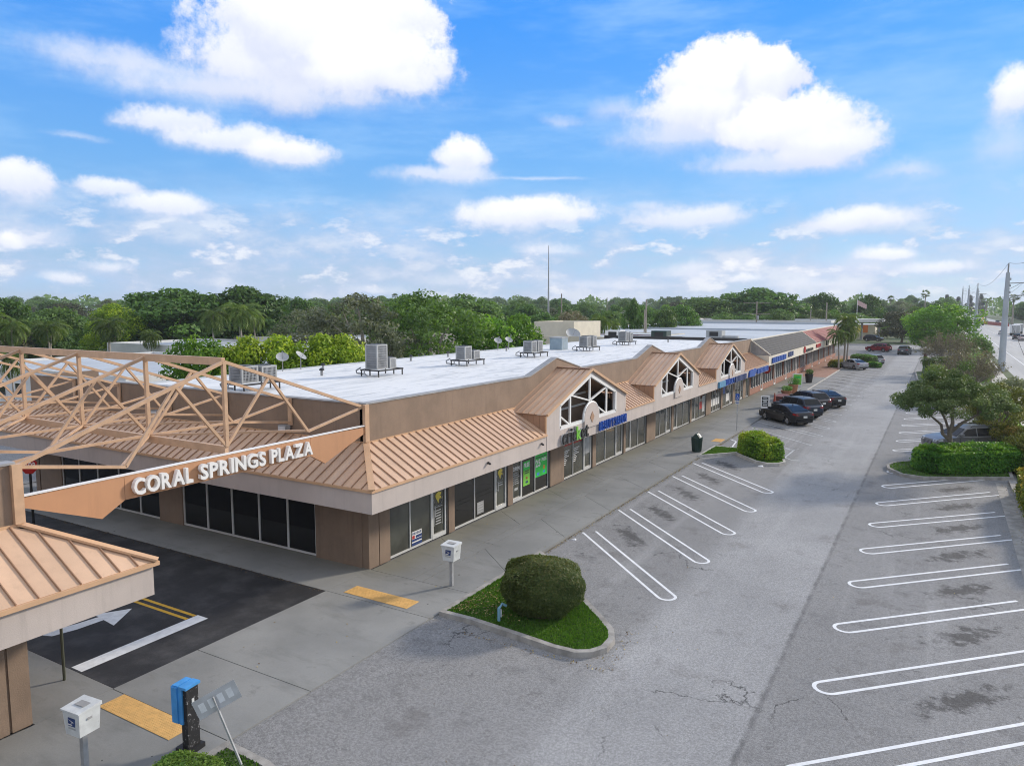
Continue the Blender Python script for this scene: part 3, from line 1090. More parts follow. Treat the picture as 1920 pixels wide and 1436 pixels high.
for k in range(5):                                    # near bays on the shop side
    y = 7.92 + 3.80 * k
    hairpin((4.72, y), (9.78, y - 5.05), 0.56)
for k in range(3):                                    # worn bays beyond the disabled bay
    y = 41.1 + 3.80 * k
    hairpin((4.45, y), (9.65, y - 5.0), 0.60, 'lineold')
stroke([(4.5, 37.7), (9.66, 32.25)], 0.10, LOTZ + 0.004, 'bay_marking', M['lineold'], lot)
stroke([(4.45, 31.85), (5.0, 31.2), (5.3, 28.6)], 0.10, LOTZ + 0.004, 'bay_marking', M['linewhite'], lot)
stroke([(8.9, 30.2), (8.82, 27.3), (9.3, 26.8), (9.75, 26.85)], 0.10, LOTZ + 0.004, 'bay_marking', M['lineold'], lot)
stroke([(8.1, 30.8), (8.6, 30.2), (9.1, 30.55), (8.75, 29.9), (8.3, 30.3)], 0.10, LOTZ + 0.004, 'wheelchair_symbol', M['lineold'], lot)
for k in range(14):
    y = 52.7 + 3.80 * k
    hairpin((4.5, y), (9.6, y - 5.0), 0.60, 'lineold')
for k in range(10):                                   # bays on the road side
    y = 19.45 + 3.80 * (k - 6)
    hairpin((19.28, y + (0.3 if k > 6 else 0)), (14.50, y - 4.80), 0.57)
for k in range(9):
    y = 38.0 + 3.78 * k
    hairpin((19.3, y), (14.42, y - 5.0), 0.55)

# driveway paint
stroke([(-1.55, -9.05), (-1.55, -5.42)], 0.46, -0.004, 'stop_line', M['linewhite'], drive)
for y in (-5.50, -5.76):
    stroke([(-14, y), (-1.80, y)], 0.11, -0.004, 'centre_line', M['lineyellow'], drive)
ar = [(-4.30, -8.45), (-4.02, -8.35), (-3.86, -7.75), (-3.83, -7.02), (-3.22, -7.09), (-3.89, -6.12), (-4.46, -6.98), (-4.16, -6.97), (-4.24, -7.55), (-4.36, -8.05)]
me = bpy.data.meshes.new('turn_arrow')
me.from_pydata([(x, y, -0.004) for x, y in ar], [], [tuple(range(len(ar)))])
me.materials.append(M['linewhite'])
put('turn_arrow', me, drive)

# road paint
for x in (28.0, 36.0, 45.9):
    stroke([(x, -150), (x, 1200)], 0.15, -0.136, 'edge_line', M['linewhite'] if x != 36 else M['lineyellow'], roadway)
for k in range(60):
    stroke([(32.0, -40 + 12 * k), (32.0, -36.5 + 12 * k)], 0.14, -0.136, 'lane_dash', M['linewhite'], roadway)

# kerb along the road side of the lot, and its gutter
kb = MB()
for k in range(30):
    y = -40 + 3.05 * k
    if y > 26.5:
        break
    kb.box(20.0, 20.32, y, min(y + 3.04, 26.6), -0.3, 0.07)
struct(obj('kerb', kb, M['kerb']))
gt = sheet('gutter', 19.42, 20.0, -40, 26.2, LOTZ + 0.006, M['kerb'])
kb = MB()
for k in range(45):
    y = 31.0 + 3.05 * k
    kb.box(20.0, 20.3, y, y + 3.04, -0.3, 0.07)
struct(obj('kerb', kb, M['kerb']))
kb = MB()
kb.box(-70, 20.3, 176, 176.4, -0.3, 0.08)
struct(obj('kerb', kb, M['kerbpale']))
lawn = sheet('lawn', -70, 22, 176.4, 205, 0.0, M['grassbase'])


def offset_poly(pts, d):
    """inset a counter-clockwise polygon by d"""
    n = len(pts)
    out = []
    for i in range(n):
        p0, p1, p2 = Vector(pts[i - 1]), Vector(pts[i]), Vector(pts[(i + 1) % n])
        a = (p1 - p0).normalized()
        b = (p2 - p1).normalized()
        na, nb = Vector((-a.y, a.x)), Vector((-b.y, b.x))
        m_ = (na + nb)
        m_ = m_ / max(0.35, m_.dot(na))
        out.append(p1 + m_ * d)
    return out


def smooth_poly(pts, it=2):
    for _ in range(it):
        q = []
        n = len(pts)
        for i in range(n):
            a, b = Vector(pts[i]), Vector(pts[(i + 1) % n])
            q += [a.lerp(b, 0.25), a.lerp(b, 0.75)]
        pts = q
    return pts


def island(pts, w, m, zt=0.08, sharp=()):
    pts = [Vector(p) for p in pts]
    inn = offset_poly(pts, w)
    mb = MB()
    n = len(pts)
    for i in range(n):
        j = (i + 1) % n
        mb.hexa([(*pts[i], -0.3), (*pts[j], -0.3), (*inn[j], -0.3), (*inn[i], -0.3)],
                [(*(pts[i].lerp(inn[i], 0.12)), zt), (*(pts[j].lerp(inn[j], 0.12)), zt), (*inn[j], zt), (*inn[i], zt)])
    struct(obj('island_kerb', mb, m))
    sb = MB()
    sb.prism([(*p, -0.3) for p in inn], (0, 0, zt - 0.03 + 0.3))
    struct(obj('island_soil', sb, M['grassbase']))
    return inn


def inside(p, poly):
    c = False
    n = len(poly)
    for i in range(n):
        a, b = poly[i], poly[i - 1]
        if (a[1] > p[1]) != (b[1] > p[1]) and p[0] < (b[0] - a[0]) * (p[1] - a[1]) / (b[1] - a[1]) + a[0]:
            c = not c
    return c


def grass_on(poly, n, z, name, seed, h=0.07, w=0.018):
    rg = np.random.default_rng(seed)
    xs = [p[0] for p in poly]
    ys = [p[1] for p in poly]
    P = []
    while len(P) < n:
        p = (rg.uniform(min(xs), max(xs)), rg.uniform(min(ys), max(ys)))
        if inside(p, poly):
            P.append((p[0], p[1], z))
    P = np.array(P)
    hh = h * rg.uniform(0.6, 1.3, n)
    P[:, 2] += hh * 0.35
    N = rg.normal(size=(n, 3)) * np.array([1, 1, 0.35])
    T = rg.normal(size=(n, 3)) * 0.45 + np.array([0, 0, 1.0])
    patch = 0.5 + 0.5 * np.sin(P[:, 0] * 3.1) * np.cos(P[:, 1] * 2.3)
    me = leaf_mesh(name, P, N, hh, 0.25 + 0.3 * patch * rg.uniform(0, 1, n) + 0.4 * rg.uniform(0, 1, n) ** 2, LM['grass'], w / h * 2, rg, T)
    return stuff(put(name, me))


isl1 = island([(4.26, -1.80), (5.4, -1.80), (7.0, -1.97), (8.2, -2.12), (8.85, -2.10), (9.25, -1.85), (9.48, -1.40), (9.46, -0.80), (9.22, -0.25), (8.60, 0.40), (7.6, 1.35), (4.95, 4.10), (4.26, 4.55)], 0.20, M['kerb'])
grass_on(isl1, 26000, 0.05, 'grass', 1)
isl2 = island([(4.30, 24.6), (6.05, 26.55), (6.6, 25.85), (7.6, 24.70), (8.35, 24.35), (9.0, 24.7), (9.25, 25.3), (9.0, 26.2), (7.3, 28.4), (5.6, 28.3), (4.30, 28.2)], 0.16, M['kerbpale'])
grass_on(isl2, 9000, 0.05, 'grass', 2)
isl3 = island([(14.35, 26.6), (15.1, 25.25), (16.2, 25.0), (17.6, 25.75), (20.3, 27.3), (20.3, 33.2), (19.2, 32.6), (17.0, 30.6), (15.3, 29.4), (14.6, 28.6), (14.25, 27.6)], 0.18, M['kerb'])
grass_on(isl3, 7000, 0.05, 'grass', 3)
isl4 = island([(4.30, -16.0), (8.5, -15.0), (8.2, -10.9), (6.6, -9.45), (5.6, -9.22), (4.30, -9.18)], 0.20, M['kerb'])
grass_on(isl4, 12000, 0.05, 'grass', 4)
isl5 = island([(13.6, 96.5), (14.2, 84.0), (15.6, 77.5), (20.2, 77.0), (20.2, 99.5), (14.6, 99.0)], 0.2, M['kerb'])

# ================================================================== THE NEAR SHOPPING STRIP
O, ZB, ZE, ZP, ZT = 1.82, 2.66, 3.37, 4.38, 5.71     # eave reach; soffit, eave, skirt top, parapet top
mall = thing('shopping_strip', 'long tan shopping strip with standing seam skirt roof, three gables and a white flat roof', 'building')
GC = [14.32, 28.27, 42.32]                            # gable centres
GH, GE, GR = 4.66, 4.25, 5.92                         # half width, eave, ridge


def add(name, f, m, parent=mall, **k):
    mb = MB()
    f(mb)
    return obj(name, mb, M[m] if isinstance(m, str) else m, parent, **k)


def boxes(*bs):
    def f(mb):
        for b in bs:
            mb.box(*b)
    return f


_pane_mesh = {}


def pane(parent, axis, a0, a1, z0, z1, d, m):
    key = (axis, round(a1 - a0, 2), round(z1 - z0, 2), m)
    if key not in _pane_mesh:
        mb = MB()
        if axis == 'Y':
            mb.box(-0.012, 0.0, 0, a1 - a0, 0, z1 - z0)
        else:
            mb.box(0, a1 - a0, 0.0, 0.012, 0, z1 - z0)
        _pane_mesh[key] = mb.mesh('pane', M[m])
    return put('pane', _pane_mesh[key], parent, (d, a0, z0) if axis == 'Y' else (a0, d, z0))


def shop_window(axis, bounds, z0, z1, d=0.0, glass='glassreflect', frame='alum', parent=mall, fw=0.05):
    """a run of panes along an axis; the frame is the part, each pane a sub-part"""
    mb = MB()
    a0, a1 = bounds[0], bounds[-1]

    def bx(p, q, za, zb):
        if axis == 'Y':
            mb.box(d - 0.07, d + 0.02, p, q, za, zb)
        else:
            mb.box(p, q, d - 0.02, d + 0.07, za, zb)
    bx(a0, a1, z0, z0 + 0.07)
    bx(a0, a1, z1 - 0.05, z1)
    for i, b in enumerate(bounds):
        w = fw / 2
        lo, hi = (b, b + fw) if i == 0 else ((b - fw, b) if i == len(bounds) - 1 else (b - w, b + w))
        bx(lo, hi, z0 + 0.07, z1 - 0.05)
    f = obj('window', mb, M[frame], parent)
    for p, q in zip(bounds[:-1], bounds[1:]):
        pane(f, axis, p + w * 0.8, q - w * 0.8, z0 + 0.06, z1 - 0.04, d - 0.02 if axis == 'Y' else d + 0.02, glass)
    return f


def shop_door(a0, a1, z0, z1, d=0.0, hinge=1, glass='glassreflect', parent=mall, frame='alum'):
    mb = MB()
    s = 0.085
    x0, x1 = d - 0.06, d + 0.03
    mb.box(x0, x1, a0, a0 + s, z0, z1)
    mb.box(x0, x1, a1 - s, a1, z0, z1)
    mb.box(x0, x1, a0 + s, a1 - s, z0, z0 + 0.17)
    mb.box(x0, x1, a0 + s, a1 - s, z1 - 0.1, z1)
    f = obj('door', mb, M[frame], parent)
    pane(f, 'Y', a0 + s - 0.01, a1 - s + 0.01, z0 + 0.16, z1 - 0.09, d - 0.02, glass)
    h = MB()
    y = a0 + 0.12 if hinge > 0 else a1 - 0.12
    h.bar((d + 0.03, y, 0.92), (d + 0.09, y, 0.92), 0.025)
    h.bar((d + 0.03, y, 1.28), (d + 0.09, y, 1.28), 0.025)
    h.bar((d + 0.09, y, 0.88), (d + 0.09, y, 1.32), 0.03)
    obj('handle', h, M['steel'], f)
    return f


# front of the strip: solid piers, windows and doors
FRONT = [('w', 0.0, 0.52), ('w', 0.56, 1.12), ('g', 1.13, 2.33, 3.67), ('d', 3.67, 4.60), ('p', 4.60, 4.72), ('w', 4.72, 5.13),
         ('k', 5.13, 6.68, 8.33), ('d', 8.33, 9.26), ('p', 9.26, 9.34), ('w', 9.34, 9.78), ('d', 9.78, 10.66), ('k', 10.66, 11.98, 13.35), ('p', 13.35, 13.50),
         ('w', 13.50, 15.05), ('g', 15.05, 16.21, 17.58), ('d', 17.58, 18.52), ('p', 18.52, 18.64), ('w', 18.64, 19.10), ('g', 19.10, 20.54, 22.13),
         ('d', 22.13, 23.15), ('p', 23.15, 23.30), ('w', 23.30, 23.62), ('d', 23.62, 24.52), ('g', 24.52, 25.85, 27.22), ('p', 27.22, 27.36), ('w', 27.36, 29.08),
         ('g', 29.08, 30.12, 31.43), ('d', 31.43, 32.42), ('p', 32.42, 32.54), ('w', 32.54, 32.98), ('d', 32.98, 33.90), ('g', 33.90, 35.38, 36.98), ('p', 36.98, 37.10),
         ('w', 37.10, 37.46), ('d', 37.46, 38.48), ('g', 38.48, 39.67, 41.40), ('p', 41.40, 41.50), ('w', 41.50, 42.98), ('g', 42.98, 43.7, 44.6, 45.4, 46.14), ('p', 46.14, 46.24),
         ('w', 46.24, 46.80), ('g', 46.80, 48.1, 49.46), ('d', 49.46, 50.5), ('w', 50.5, 51.2), ('g', 51.2, 52.4, 53.6), ('d', 53.6, 54.5), ('w', 54.5, 55.6), ('g', 55.6, 56.4, 57.0), ('w', 57.0, 57.3)]
ZW = 2.66
for seg in FRONT:
    k, b = seg[0], seg[1:]
    if k == 'w':
        add('wall', boxes((-0.25, 0.04, b[0], b[-1], -0.02, ZW)), 'stucco')
    elif k == 'p':
        add('frame_post', boxes((-0.10, 0.02, b[0], b[-1], 0, ZW)), 'darkframe')
    elif k in 'gk':
        shop_window('Y', b, 0.0, ZW, -0.03, 'glassdark' if k == 'k' else 'glassreflect')
    else:
        shop_door(b[0], b[1], 0.0, ZW, -0.03, 1)
# driveway side (wing)
WING = [('w', -2.44, -0.25), ('k', -10.02, -8.5, -7.0, -5.46, -3.92, -2.44), ('w', -11.56, -10.02), ('k', -19.04, -17.6, -16.11, -14.48, -12.97, -11.56), ('w', -20.9, -19.04), ('w', -21.35, -21.0)]
for seg in WING:
    k, b = seg[0], seg[1:]
    if k == 'w':
        add('wall', boxes((b[0], b[-1], -0.04, 0.25, -0.02, ZW)), 'stucco')
    else:
        shop_window('X', b, 0.02, ZW, 0.03, 'glassdark', fw=0.075)
add('wall', boxes((-0.25, -0.002, 0.002, 0.25, -0.02, ZW)), 'stucco')
add('light_blocker', boxes((-14.4, -0.5, 0.5, 57.2, 0.0, 5.2), (-21.2, -14.4, 0.5, 3.2, 0, 5.2)), 'darkframe')  # unseen dark block added inside the shell to stop light
# soffit, fascia, eave trim
add('soffit', boxes((0.0, O - 0.2, -O + 0.2, 57.3, ZB - 0.03, ZB + 0.02), (-23.0, 0.0, -O + 0.2, -0.0, ZB - 0.03, ZB + 0.02)), 'soffit')


def fascia_spans():
    ys = [-O]
    for c in GC:
        ys += [c - GH, c + GH]
    ys.append(57.3)
    return list(zip(ys[0::2], ys[1::2]))


for y0, y1 in fascia_spans():
    add('fascia', boxes((O - 0.20, O, y0, y1, ZB - 0.03, ZE - 0.06)), 'fascia')
    add('eave_trim', boxes((O - 0.10, O + 0.06, y0 - (0.06 if y0 < 0 else 0), y1, ZE - 0.06, ZE + 0.02)), 'tantrim')
add('fascia', boxes((-23.2, O - 0.20, -O, -O + 0.20, ZB - 0.03, ZE - 0.06)), 'fascia')
add('eave_trim', boxes((-23.2, O - 0.10, -O - 0.06, -O + 0.10, ZE - 0.06, ZE + 0.02)), 'tantrim')
# parapets with their little peaks behind each gable


def parapet():
    pts = [(-0.0, ZW), (57.3, ZW), (57.3, ZT)]
    for c in GC[::-1]:
        pts += [(c + 2.9, ZT), (c - 0.15, 6.42), (c - 2.9, ZT)]
    pts += [(0.0, ZT)]
    mb = MB()
    mb.prism([(-0.25, y, z) for y, z in pts], (0.25, 0, 0))
    obj('parapet', mb, M['stucco'], mall)
    cp = MB()
    top = [p for p in pts if p[1] >= ZT]
    for (ya, za), (yb, zb) in zip(top[:-1], top[1:]):
        cp.hexa([(-0.30, ya, za + 0.002), (0.03, ya, za + 0.002), (0.03, yb, zb + 0.002), (-0.30, yb, zb + 0.002)],
                [(-0.30, ya, za + 0.05), (0.03, ya, za + 0.05), (0.03, yb, zb + 0.05), (-0.30, yb, zb + 0.05)])
    obj('coping', cp, M['coping'], mall)


parapet()
add('parapet', boxes((-21.35, -0.002, 0.0, 0.25, ZW, ZT - 0.002), (-21.35, -21.1, 0.25, 3.2, ZW, ZT - 0.002)), 'stucco')
add('coping', boxes((-21.38, -0.30, -0.03, 0.28, ZT, ZT + 0.045)), 'coping')
add('flat_roof', boxes((-14.5, -0.25, 0.25, 57.3, 5.25, 5.50)), 'roofwhite')
add('flat_roof', boxes((-21.1, -14.5, 0.25, 3.2, 4.6, 4.9)), 'greyroof')
add('roof_edge', boxes((-14.62, -14.5, 0.25, 57.3, 5.2, 5.56)), 'greyroof')
add('wall', boxes((-14.5, -14.3, 0.26, 57.3, 0, 5.24)), 'fascia')
add('flashing', boxes((0.0, 0.05, -0.05, 57.3, ZP - 0.05, ZP + 0.06), (-21.35, 0.0, -0.05, 0.0, ZP - 0.05, ZP + 0.06)), 'tantrim')

# standing seam roof panels, one object each
SL = math.hypot(O + 0.03, ZP - ZE)                    # length of the skirt slope
PW = 0.405


def panel_mesh(w, La, Lb, la=0.0, lb=0.0):
    """pan from la/lb up to La/Lb at its two sides, with a raised seam on the first side"""
    mb = MB()
    t = 0.02
    g = 0.004
    mb.hexa([(g, la, 0), (w - g, lb, 0), (w - g, Lb, 0), (g, La, 0)], [(g, la, t), (w - g, lb, t), (w - g, Lb, t), (g, La, t)])
    k = len(mb.bm.faces)
    if La - la > 0.1:
        mb.hexa([(-0.014, la, t), (0.014, la, t), (0.014, La, t), (-0.014, La, t)], [(-0.009, la, t + 0.042), (0.009, la, t + 0.042), (0.009, La, t + 0.042), (-0.009, La, t + 0.042)])
    me = bpy.data.meshes.new('roof_panel')
    mb.bm.faces.ensure_lookup_table()
    for i, f in enumerate(mb.bm.faces):
        f.material_index = 1 if i >= k else 0
    bmesh.ops.recalc_face_normals(mb.bm, faces=mb.bm.faces[:])
    mb.bm.to_mesh(me)
    mb.bm.free()
    me.materials.append(M['tanmetal'])
    me.materials.append(M['tanseam'])
    return me


_pm = {}


def panel(w, La, Lb, la=0.0, lb=0.0):
    k = tuple(round(v, 3) for v in (w, La, Lb, la, lb))
    if k not in _pm:
        _pm[k] = panel_mesh(*k)
    return _pm[k]


def frame(org, ex, ey):
    ex, ey = Vector(ex).normalized(), Vector(ey).normalized()
    ez = ex.cross(ey)
    m_ = Matrix(((ex.x, ey.x, ez.x, org[0]), (ex.y, ey.y, ez.y, org[1]), (ex.z, ey.z, ez.z, org[2]), (0, 0, 0, 1)))
    return m_


def put_panel(me, org, ex, ey, parent=mall):
    o = put('roof_panel', me, parent)
    o.matrix_basis = frame(org, ex, ey)
    return o


def skirt(org, ex, inward, s0, s1, hip0=False, hip1=False, parent=mall, reach=O + 0.03, rise=ZP - ZE):
    """panels of a sloping skirt; org is a point on the eave, ex runs along it"""
    ex, inward = Vector(ex), Vector(inward)
    ey = inward * reach + Vector((0, 0, rise))
    L = ey.length
    n = max(1, round((s1 - s0) / PW))
    w = (s1 - s0) / n
    for i in range(n):
        a, b = s0 + i * w, s0 + (i + 1) * w
        La = Lb = L
        if hip0:
            La, Lb = min(L, L * (a - s0) / reach), min(L, L * (b - s0) / reach)
        if hip1:
            La, Lb = min(La, L * (s1 - a) / reach), min(Lb, L * (s1 - b) / reach)
        La, Lb = max(La, 0.01), max(Lb, 0.01)
        put_panel(panel(w, La, Lb), Vector(org) + ex * a, ex, ey, parent)


for i, (y0, y1) in enumerate(fascia_spans()):
    skirt((O + 0.03, 0, ZE + 0.01), (0, 1, 0), (-1, 0, 0), y0 - 0.03 if i == 0 else y0, y1, hip0=(i == 0))
# the wing's skirt runs the other way round its corner
skirt((O + 0.03 - 25.0, -O - 0.03, ZE + 0.01), (1, 0, 0), (0, 1, 0), 0, 25.0, hip1=True)
mbh = MB()
mbh.bar((O + 0.05, -O - 0.05, ZE + 0.05), (0.0, 0.0, ZP + 0.06), 0.20, 0.05)
obj('hip_cap', mbh, M['tantrim'], mall)

# gables
GX = O + 0.10
for gi, c in enumerate(GC):
    half = GH + 0.08
    sl = math.hypot(half, GR - GE)
    for s in (-1, 1):
        n = 6
        w = (GX + 0.0) / n
        for i in range(n):
            x = w * i
            # panel runs from the eave up to the ridge
            if s < 0:
                put_panel(panel(w, sl, sl), (x, c - half, GE), (1, 0, 0), (0, half, GR - GE))
            else:
                put_panel(panel(w, sl, sl), (x + w, c + half, GE), (-1, 0, 0), (0, -half, GR - GE))
        # rake trim, cheek boards and valley
        mb = MB()
        mb.bar((GX - 0.02, c + s * (half + 0.02), GE + 0.0), (GX - 0.02, c, GR + 0.02), 0.10, 0.12)
        obj('rake_trim', mb, M['tantrim'], mall)
        nb = 5
        for k in range(nb):
            xa, xb = O - 0.04 - 0.30 * k, O - 0.04 - 0.30 * (k + 1) + 0.015
            zl = lambda x: ZE + (O - x) / O * (ZP - ZE) + 0.02
            y = c + s * (GH + 0.006)
            mb = MB()
            mb.prism([(xa, y, zl(xa)), (xb, y, zl(xb)), (xb, y, GE - 0.03), (xa, y, GE - 0.03)], (0, -s * 0.04, 0))
            obj('cheek_board', mb, M['tanseam'], mall)
        mb = MB()
        mb.box(O - 0.06, O + 0.012, c + s * GH - 0.05, c + s * GH + 0.05, ZE - 0.06, GE - 0.04)
        obj('corner_trim', mb, M['tantrim'], mall)
    mb = MB()
    mb.bar((-0.0, c, GR + 0.05), (GX + 0.02, c, GR + 0.05), 0.22, 0.04)
    obj('ridge_cap', mb, M['tanseam'], mall)
    # front wall with its opening
    y0, y1 = c - 3.34, c + 3.24
    sill, side, apex = 3.47, 4.53, 5.64
    x0, x1 = O - 0.20, O + 0.015
    for nm, pts in (('gable_wall', [(c - GH, ZB - 0.03), (c + GH, ZB - 0.03), (c + GH, sill), (c - GH, sill)]),
                    ('gable_wall', [(c - GH, sill), (y0, sill), (y0, side), (c, apex), (c, GR - 0.03), (c - GH, GE - 0.02)]),
                    ('gable_wall', [(c + GH, sill), (c + GH, GE - 0.02), (c, GR - 0.03), (c, apex), (y1, side), (y1, sill)])):
        mb = MB()
        mb.prism([(x0, y, z) for y, z in pts], (x1 - x0, 0, 0))
        obj(nm, mb, M['fascia'], mall)
    fr = MB()
    xx = O - 0.04
    for p, q in (((y0, sill), (y1, sill)), ((y0, sill), (y0, side)), ((y0, side), (c, apex)), ((c, apex), (y1, side)), ((y1, side), (y1, sill))):
        fr.bar((xx, p[0], p[1]), (xx, q[0], q[1]), 0.16, 0.12, up=(1, 0, 0))
    obj('opening_frame', fr, M['white'], mall)
    for p, q in (((c - 2.2, sill), (c - 2.2, 4.88)), ((c, 4.2), (c, apex)), ((c + 2.1, sill), (c + 2.1, 4.88)), ((c, 4.38), (c - 2.2, 4.88)), ((c, 4.38), (c + 2.1, 4.88)),
                 ((c, 4.38), (c + 2.1, sill)), ((y0, 4.05), (c - 2.2, sill))):
        mb = MB()
        thick = 0.13 if p[0] == q[0] else 0.09
        mb.bar((xx - 0.02, p[0], p[1]), (xx - 0.02, q[0], q[1]), 0.07, thick, up=(1, 0, 0)) if p[0] != q[0] else mb.bar((xx - 0.02, p[0], p[1]), (xx - 0.02, q[0], q[1]), thick, 0.07, up=(1, 0, 0))
        obj('lattice_bar', mb, M['white'], mall)
    for z in (3.75, 4.35):
        add('rear_bar', boxes((0.10, 0.16, y0 + 0.1, y1 - 0.2, z, z + 0.10)), 'white')
    for y in (c - 1.7, c + 0.9):
        add('rear_bar', boxes((0.165, 0.21, y, y + 0.09, 3.5, 4.8)), 'white')
    mb = MB()
    mb.bar((0.19, c - 1.7, 3.55), (0.19, c - 0.2, 4.3), 0.05, 0.08, up=(1, 0, 0))
    obj('rear_bar', mb, M['white'], mall)
    # arched panel with a diamond
    arch = [(c - 0.86, 3.10), (c + 0.86, 3.10), (c + 0.86, 3.62)] + [(c + 0.86 * math.cos(a), 3.62 + 0.66 * math.sin(a)) for a in [k * PI / 14 for k in range(1, 14)]] + [(c - 0.86, 3.62)]
    mb = MB()
    mb.prism([(O - 0.06, y, z) for y, z in arch], (0.16, 0, 0))
    obj('arch_panel', mb, M['fascia'], mall)
    mb = MB()
    rim = [(O + 0.04, c - 0.90, 3.45)] + [(O + 0.04, c - 0.90 * math.cos(k * PI / 14), 3.62 + 0.70 * math.sin(k * PI / 14)) for k in range(15)] + [(O + 0.04, c + 0.90, 3.45)]
    mb.tube(rim, 0.055, 6)
    obj('arch_trim', mb, M['white'], mall)
    mb = MB()
    d = [(c - 0.24, 3.58), (c, 3.30), (c + 0.24, 3.58), (c, 3.86)]
    mb.prism([(O + 0.10, y, z) for y, z in d], (0.02, 0, 0))
    obj('diamond', mb, M['tanseam'], mall)

# floodlights, camera and downpipe on the strip
for (x, y, z) in ((O + 0.02, 9.15, 3.05), (O + 0.02, 4.8, 3.02)):
    mb = MB()
    mb.box(0, 0.05, -0.04, 0.04, -0.03, 0.05)
    mb.lathe([(0.045, 0), (0.06, 0.04), (0.03, 0.07)], (0.09, 0, -0.05), 10)
    o = obj('eave_lamp', mb, M['black'], None, (x, y, z))
    tag(o, 'small grey lamp on the fascia by the first gable' if y > 8 else 'small grey lamp halfway along the corner unit fascia', 'lamp')
for i, (x, z) in enumerate(((-11.2, 4.62), (-3.7, 4.62), (-19.4, 4.75))):
    t = thing('floodlight', ['grey floodlight on the dark parapet above the second window group', 'grey floodlight on the parapet above the driveway nearest the corner', 'grey floodlight on the parapet at the far end of the wing'][i], 'floodlight', (x, -0.02, z))
    add('housing', boxes((-0.20, 0.20, -0.30, -0.08, -0.10, 0.12)), 'coping', t)
    add('bracket', boxes((-0.05, 0.05, -0.08, 0.02, -0.04, 0.04)), 'black', t)
    add('lens', boxes((-0.17, 0.17, -0.315, -0.302, -0.07, 0.09)), 'lampclear', t)

# ------------------------------------------------------------------ shop signs
t = thing('cell_shop_sign', 'channel letters reading cricket, black with a green k, over the first gable shop', 'sign', (0, 0, 0))
add('backing', boxes((O + 0.02, O + 0.05, 10.98, 13.62, 2.68, 3.16)), 'fascia', t)
for txt, y_, w_, h_, mm in (('cric', 10.98, 1.42, 0.70, 'black'), ('k', 12.46, 0.46, 0.66, 'lime'), ('et', 12.98, 0.80, 0.70, 'black')):
    lettering(txt, (O + 0.045, y_ - 0.02, 2.715), (0, 1, 0), (0, 0, 1), w_, h_, M['kiosksign'], t, 0.07, 0.03, 'letter_edge')
    lettering(txt, (O + 0.12, y_, 2.72), (0, 1, 0), (0, 0, 1), w_, h_, M[mm], t, 0.06, 0.015)
t = thing('salon_sign', 'row of blue channel letters reading BEAUTY SALON', 'sign', (0, 0, 0))
add('raceway', boxes((O + 0.02, O + 0.06, 15.22, 18.80, 2.94, 3.02)), 'fascia', t)
lettering('BEAUTY', (O + 0.06, 15.22, 2.74), (0, 1, 0), (0, 0, 1), 1.80, 0.48, M['signblue'], t, 0.10, 0.0, gap=0.22)
lettering('SALON', (O + 0.06, 17.22, 2.74), (0, 1, 0), (0, 0, 1), 1.58, 0.48, M['signblue'], t, 0.10, 0.0, gap=0.22)
t = thing('boxed_sign', 'blue letters with a pale blue box under the third gable', 'sign', (0, 0, 0))
add('light_box', boxes((O + 0.02, O + 0.16, 38.2, 40.0, 2.70, 3.16)), mat('pale_blue_box', (0.10, 0.28, 0.45), 0.4), t)
lettering('LUXURY', (O + 0.02, 40.15, 2.72), (0, 1, 0), (0, 0, 1), 2.9, 0.46, M['signblue'], t, 0.12, 0.03)
lettering('IIIIIIIII', (O + 0.02, 43.4, 2.72), (0, 1, 0), (0, 0, 1), 3.9, 0.42, M['navy'], t, 0.12, 0.05)
t = thing('script_sign', 'dark blue cloud shaped sign at the far end of the tan strip', 'sign', (0, 0, 0))
mb = MB()
cl = [(48.4, 2.7), (50.4, 2.66), (51.0, 2.9), (51.4, 3.2), (50.6, 3.36), (49.8, 3.26), (49.2, 3.34), (48.6, 3.16)]
mb.prism([(O + 0.02, y, z) for y, z in cl], (0.14, 0, 0))
obj('cloud_panel', mb, M['signblue'], t)
lettering('IIIIIIII', (O + 0.02, 51.8, 2.76), (0, 1, 0), (0, 0, 1), 4.8, 0.42, M['signblue'], t, 0.12, 0.06)

# ------------------------------------------------------------------ posters and decals on the glass
def poster(name, label, y0, y1, z0, z1, m, x=-0.028, cat='poster'):
    t = thing(name, label, cat, (0, 0, 0))
    add('sheet', boxes((x, x + 0.006, y0, y1, z0, z1)), m, t)
    return t


GXX = -0.045
t = poster('lease_poster', 'small blue and white lease poster low in the corner shop window', 2.45, 3.05, 0.08, 0.62, 'white', GXX)
add('print', boxes((GXX + 0.007, GXX + 0.009, 2.45, 3.05, 0.08, 0.19), (GXX + 0.007, GXX + 0.009, 2.45, 3.05, 0.24, 0.33), (GXX + 0.007, GXX + 0.009, 2.68, 3.05, 0.35, 0.45)), 'navy', t)
add('print', boxes((GXX + 0.007, GXX + 0.009, 2.47, 2.62, 0.34, 0.47)), 'red', t)
lettering('FOR LEASE', (GXX + 0.007, 2.48, 0.50), (0, 1, 0), (0, 0, 1), 0.54, 0.09, M['navy'], t, 0.004, 0.03, 'print', join=True)
t = poster('lease_poster', 'dim grey lease notice low in the second shop window', 6.90, 7.42, 0.18, 0.70, 'coping', GXX)
for k in range(4):
    add('print', boxes((GXX + 0.007, GXX + 0.009, 6.95, 7.37, 0.24 + 0.115 * k, 0.28 + 0.115 * k)), 'kiosksign', t)
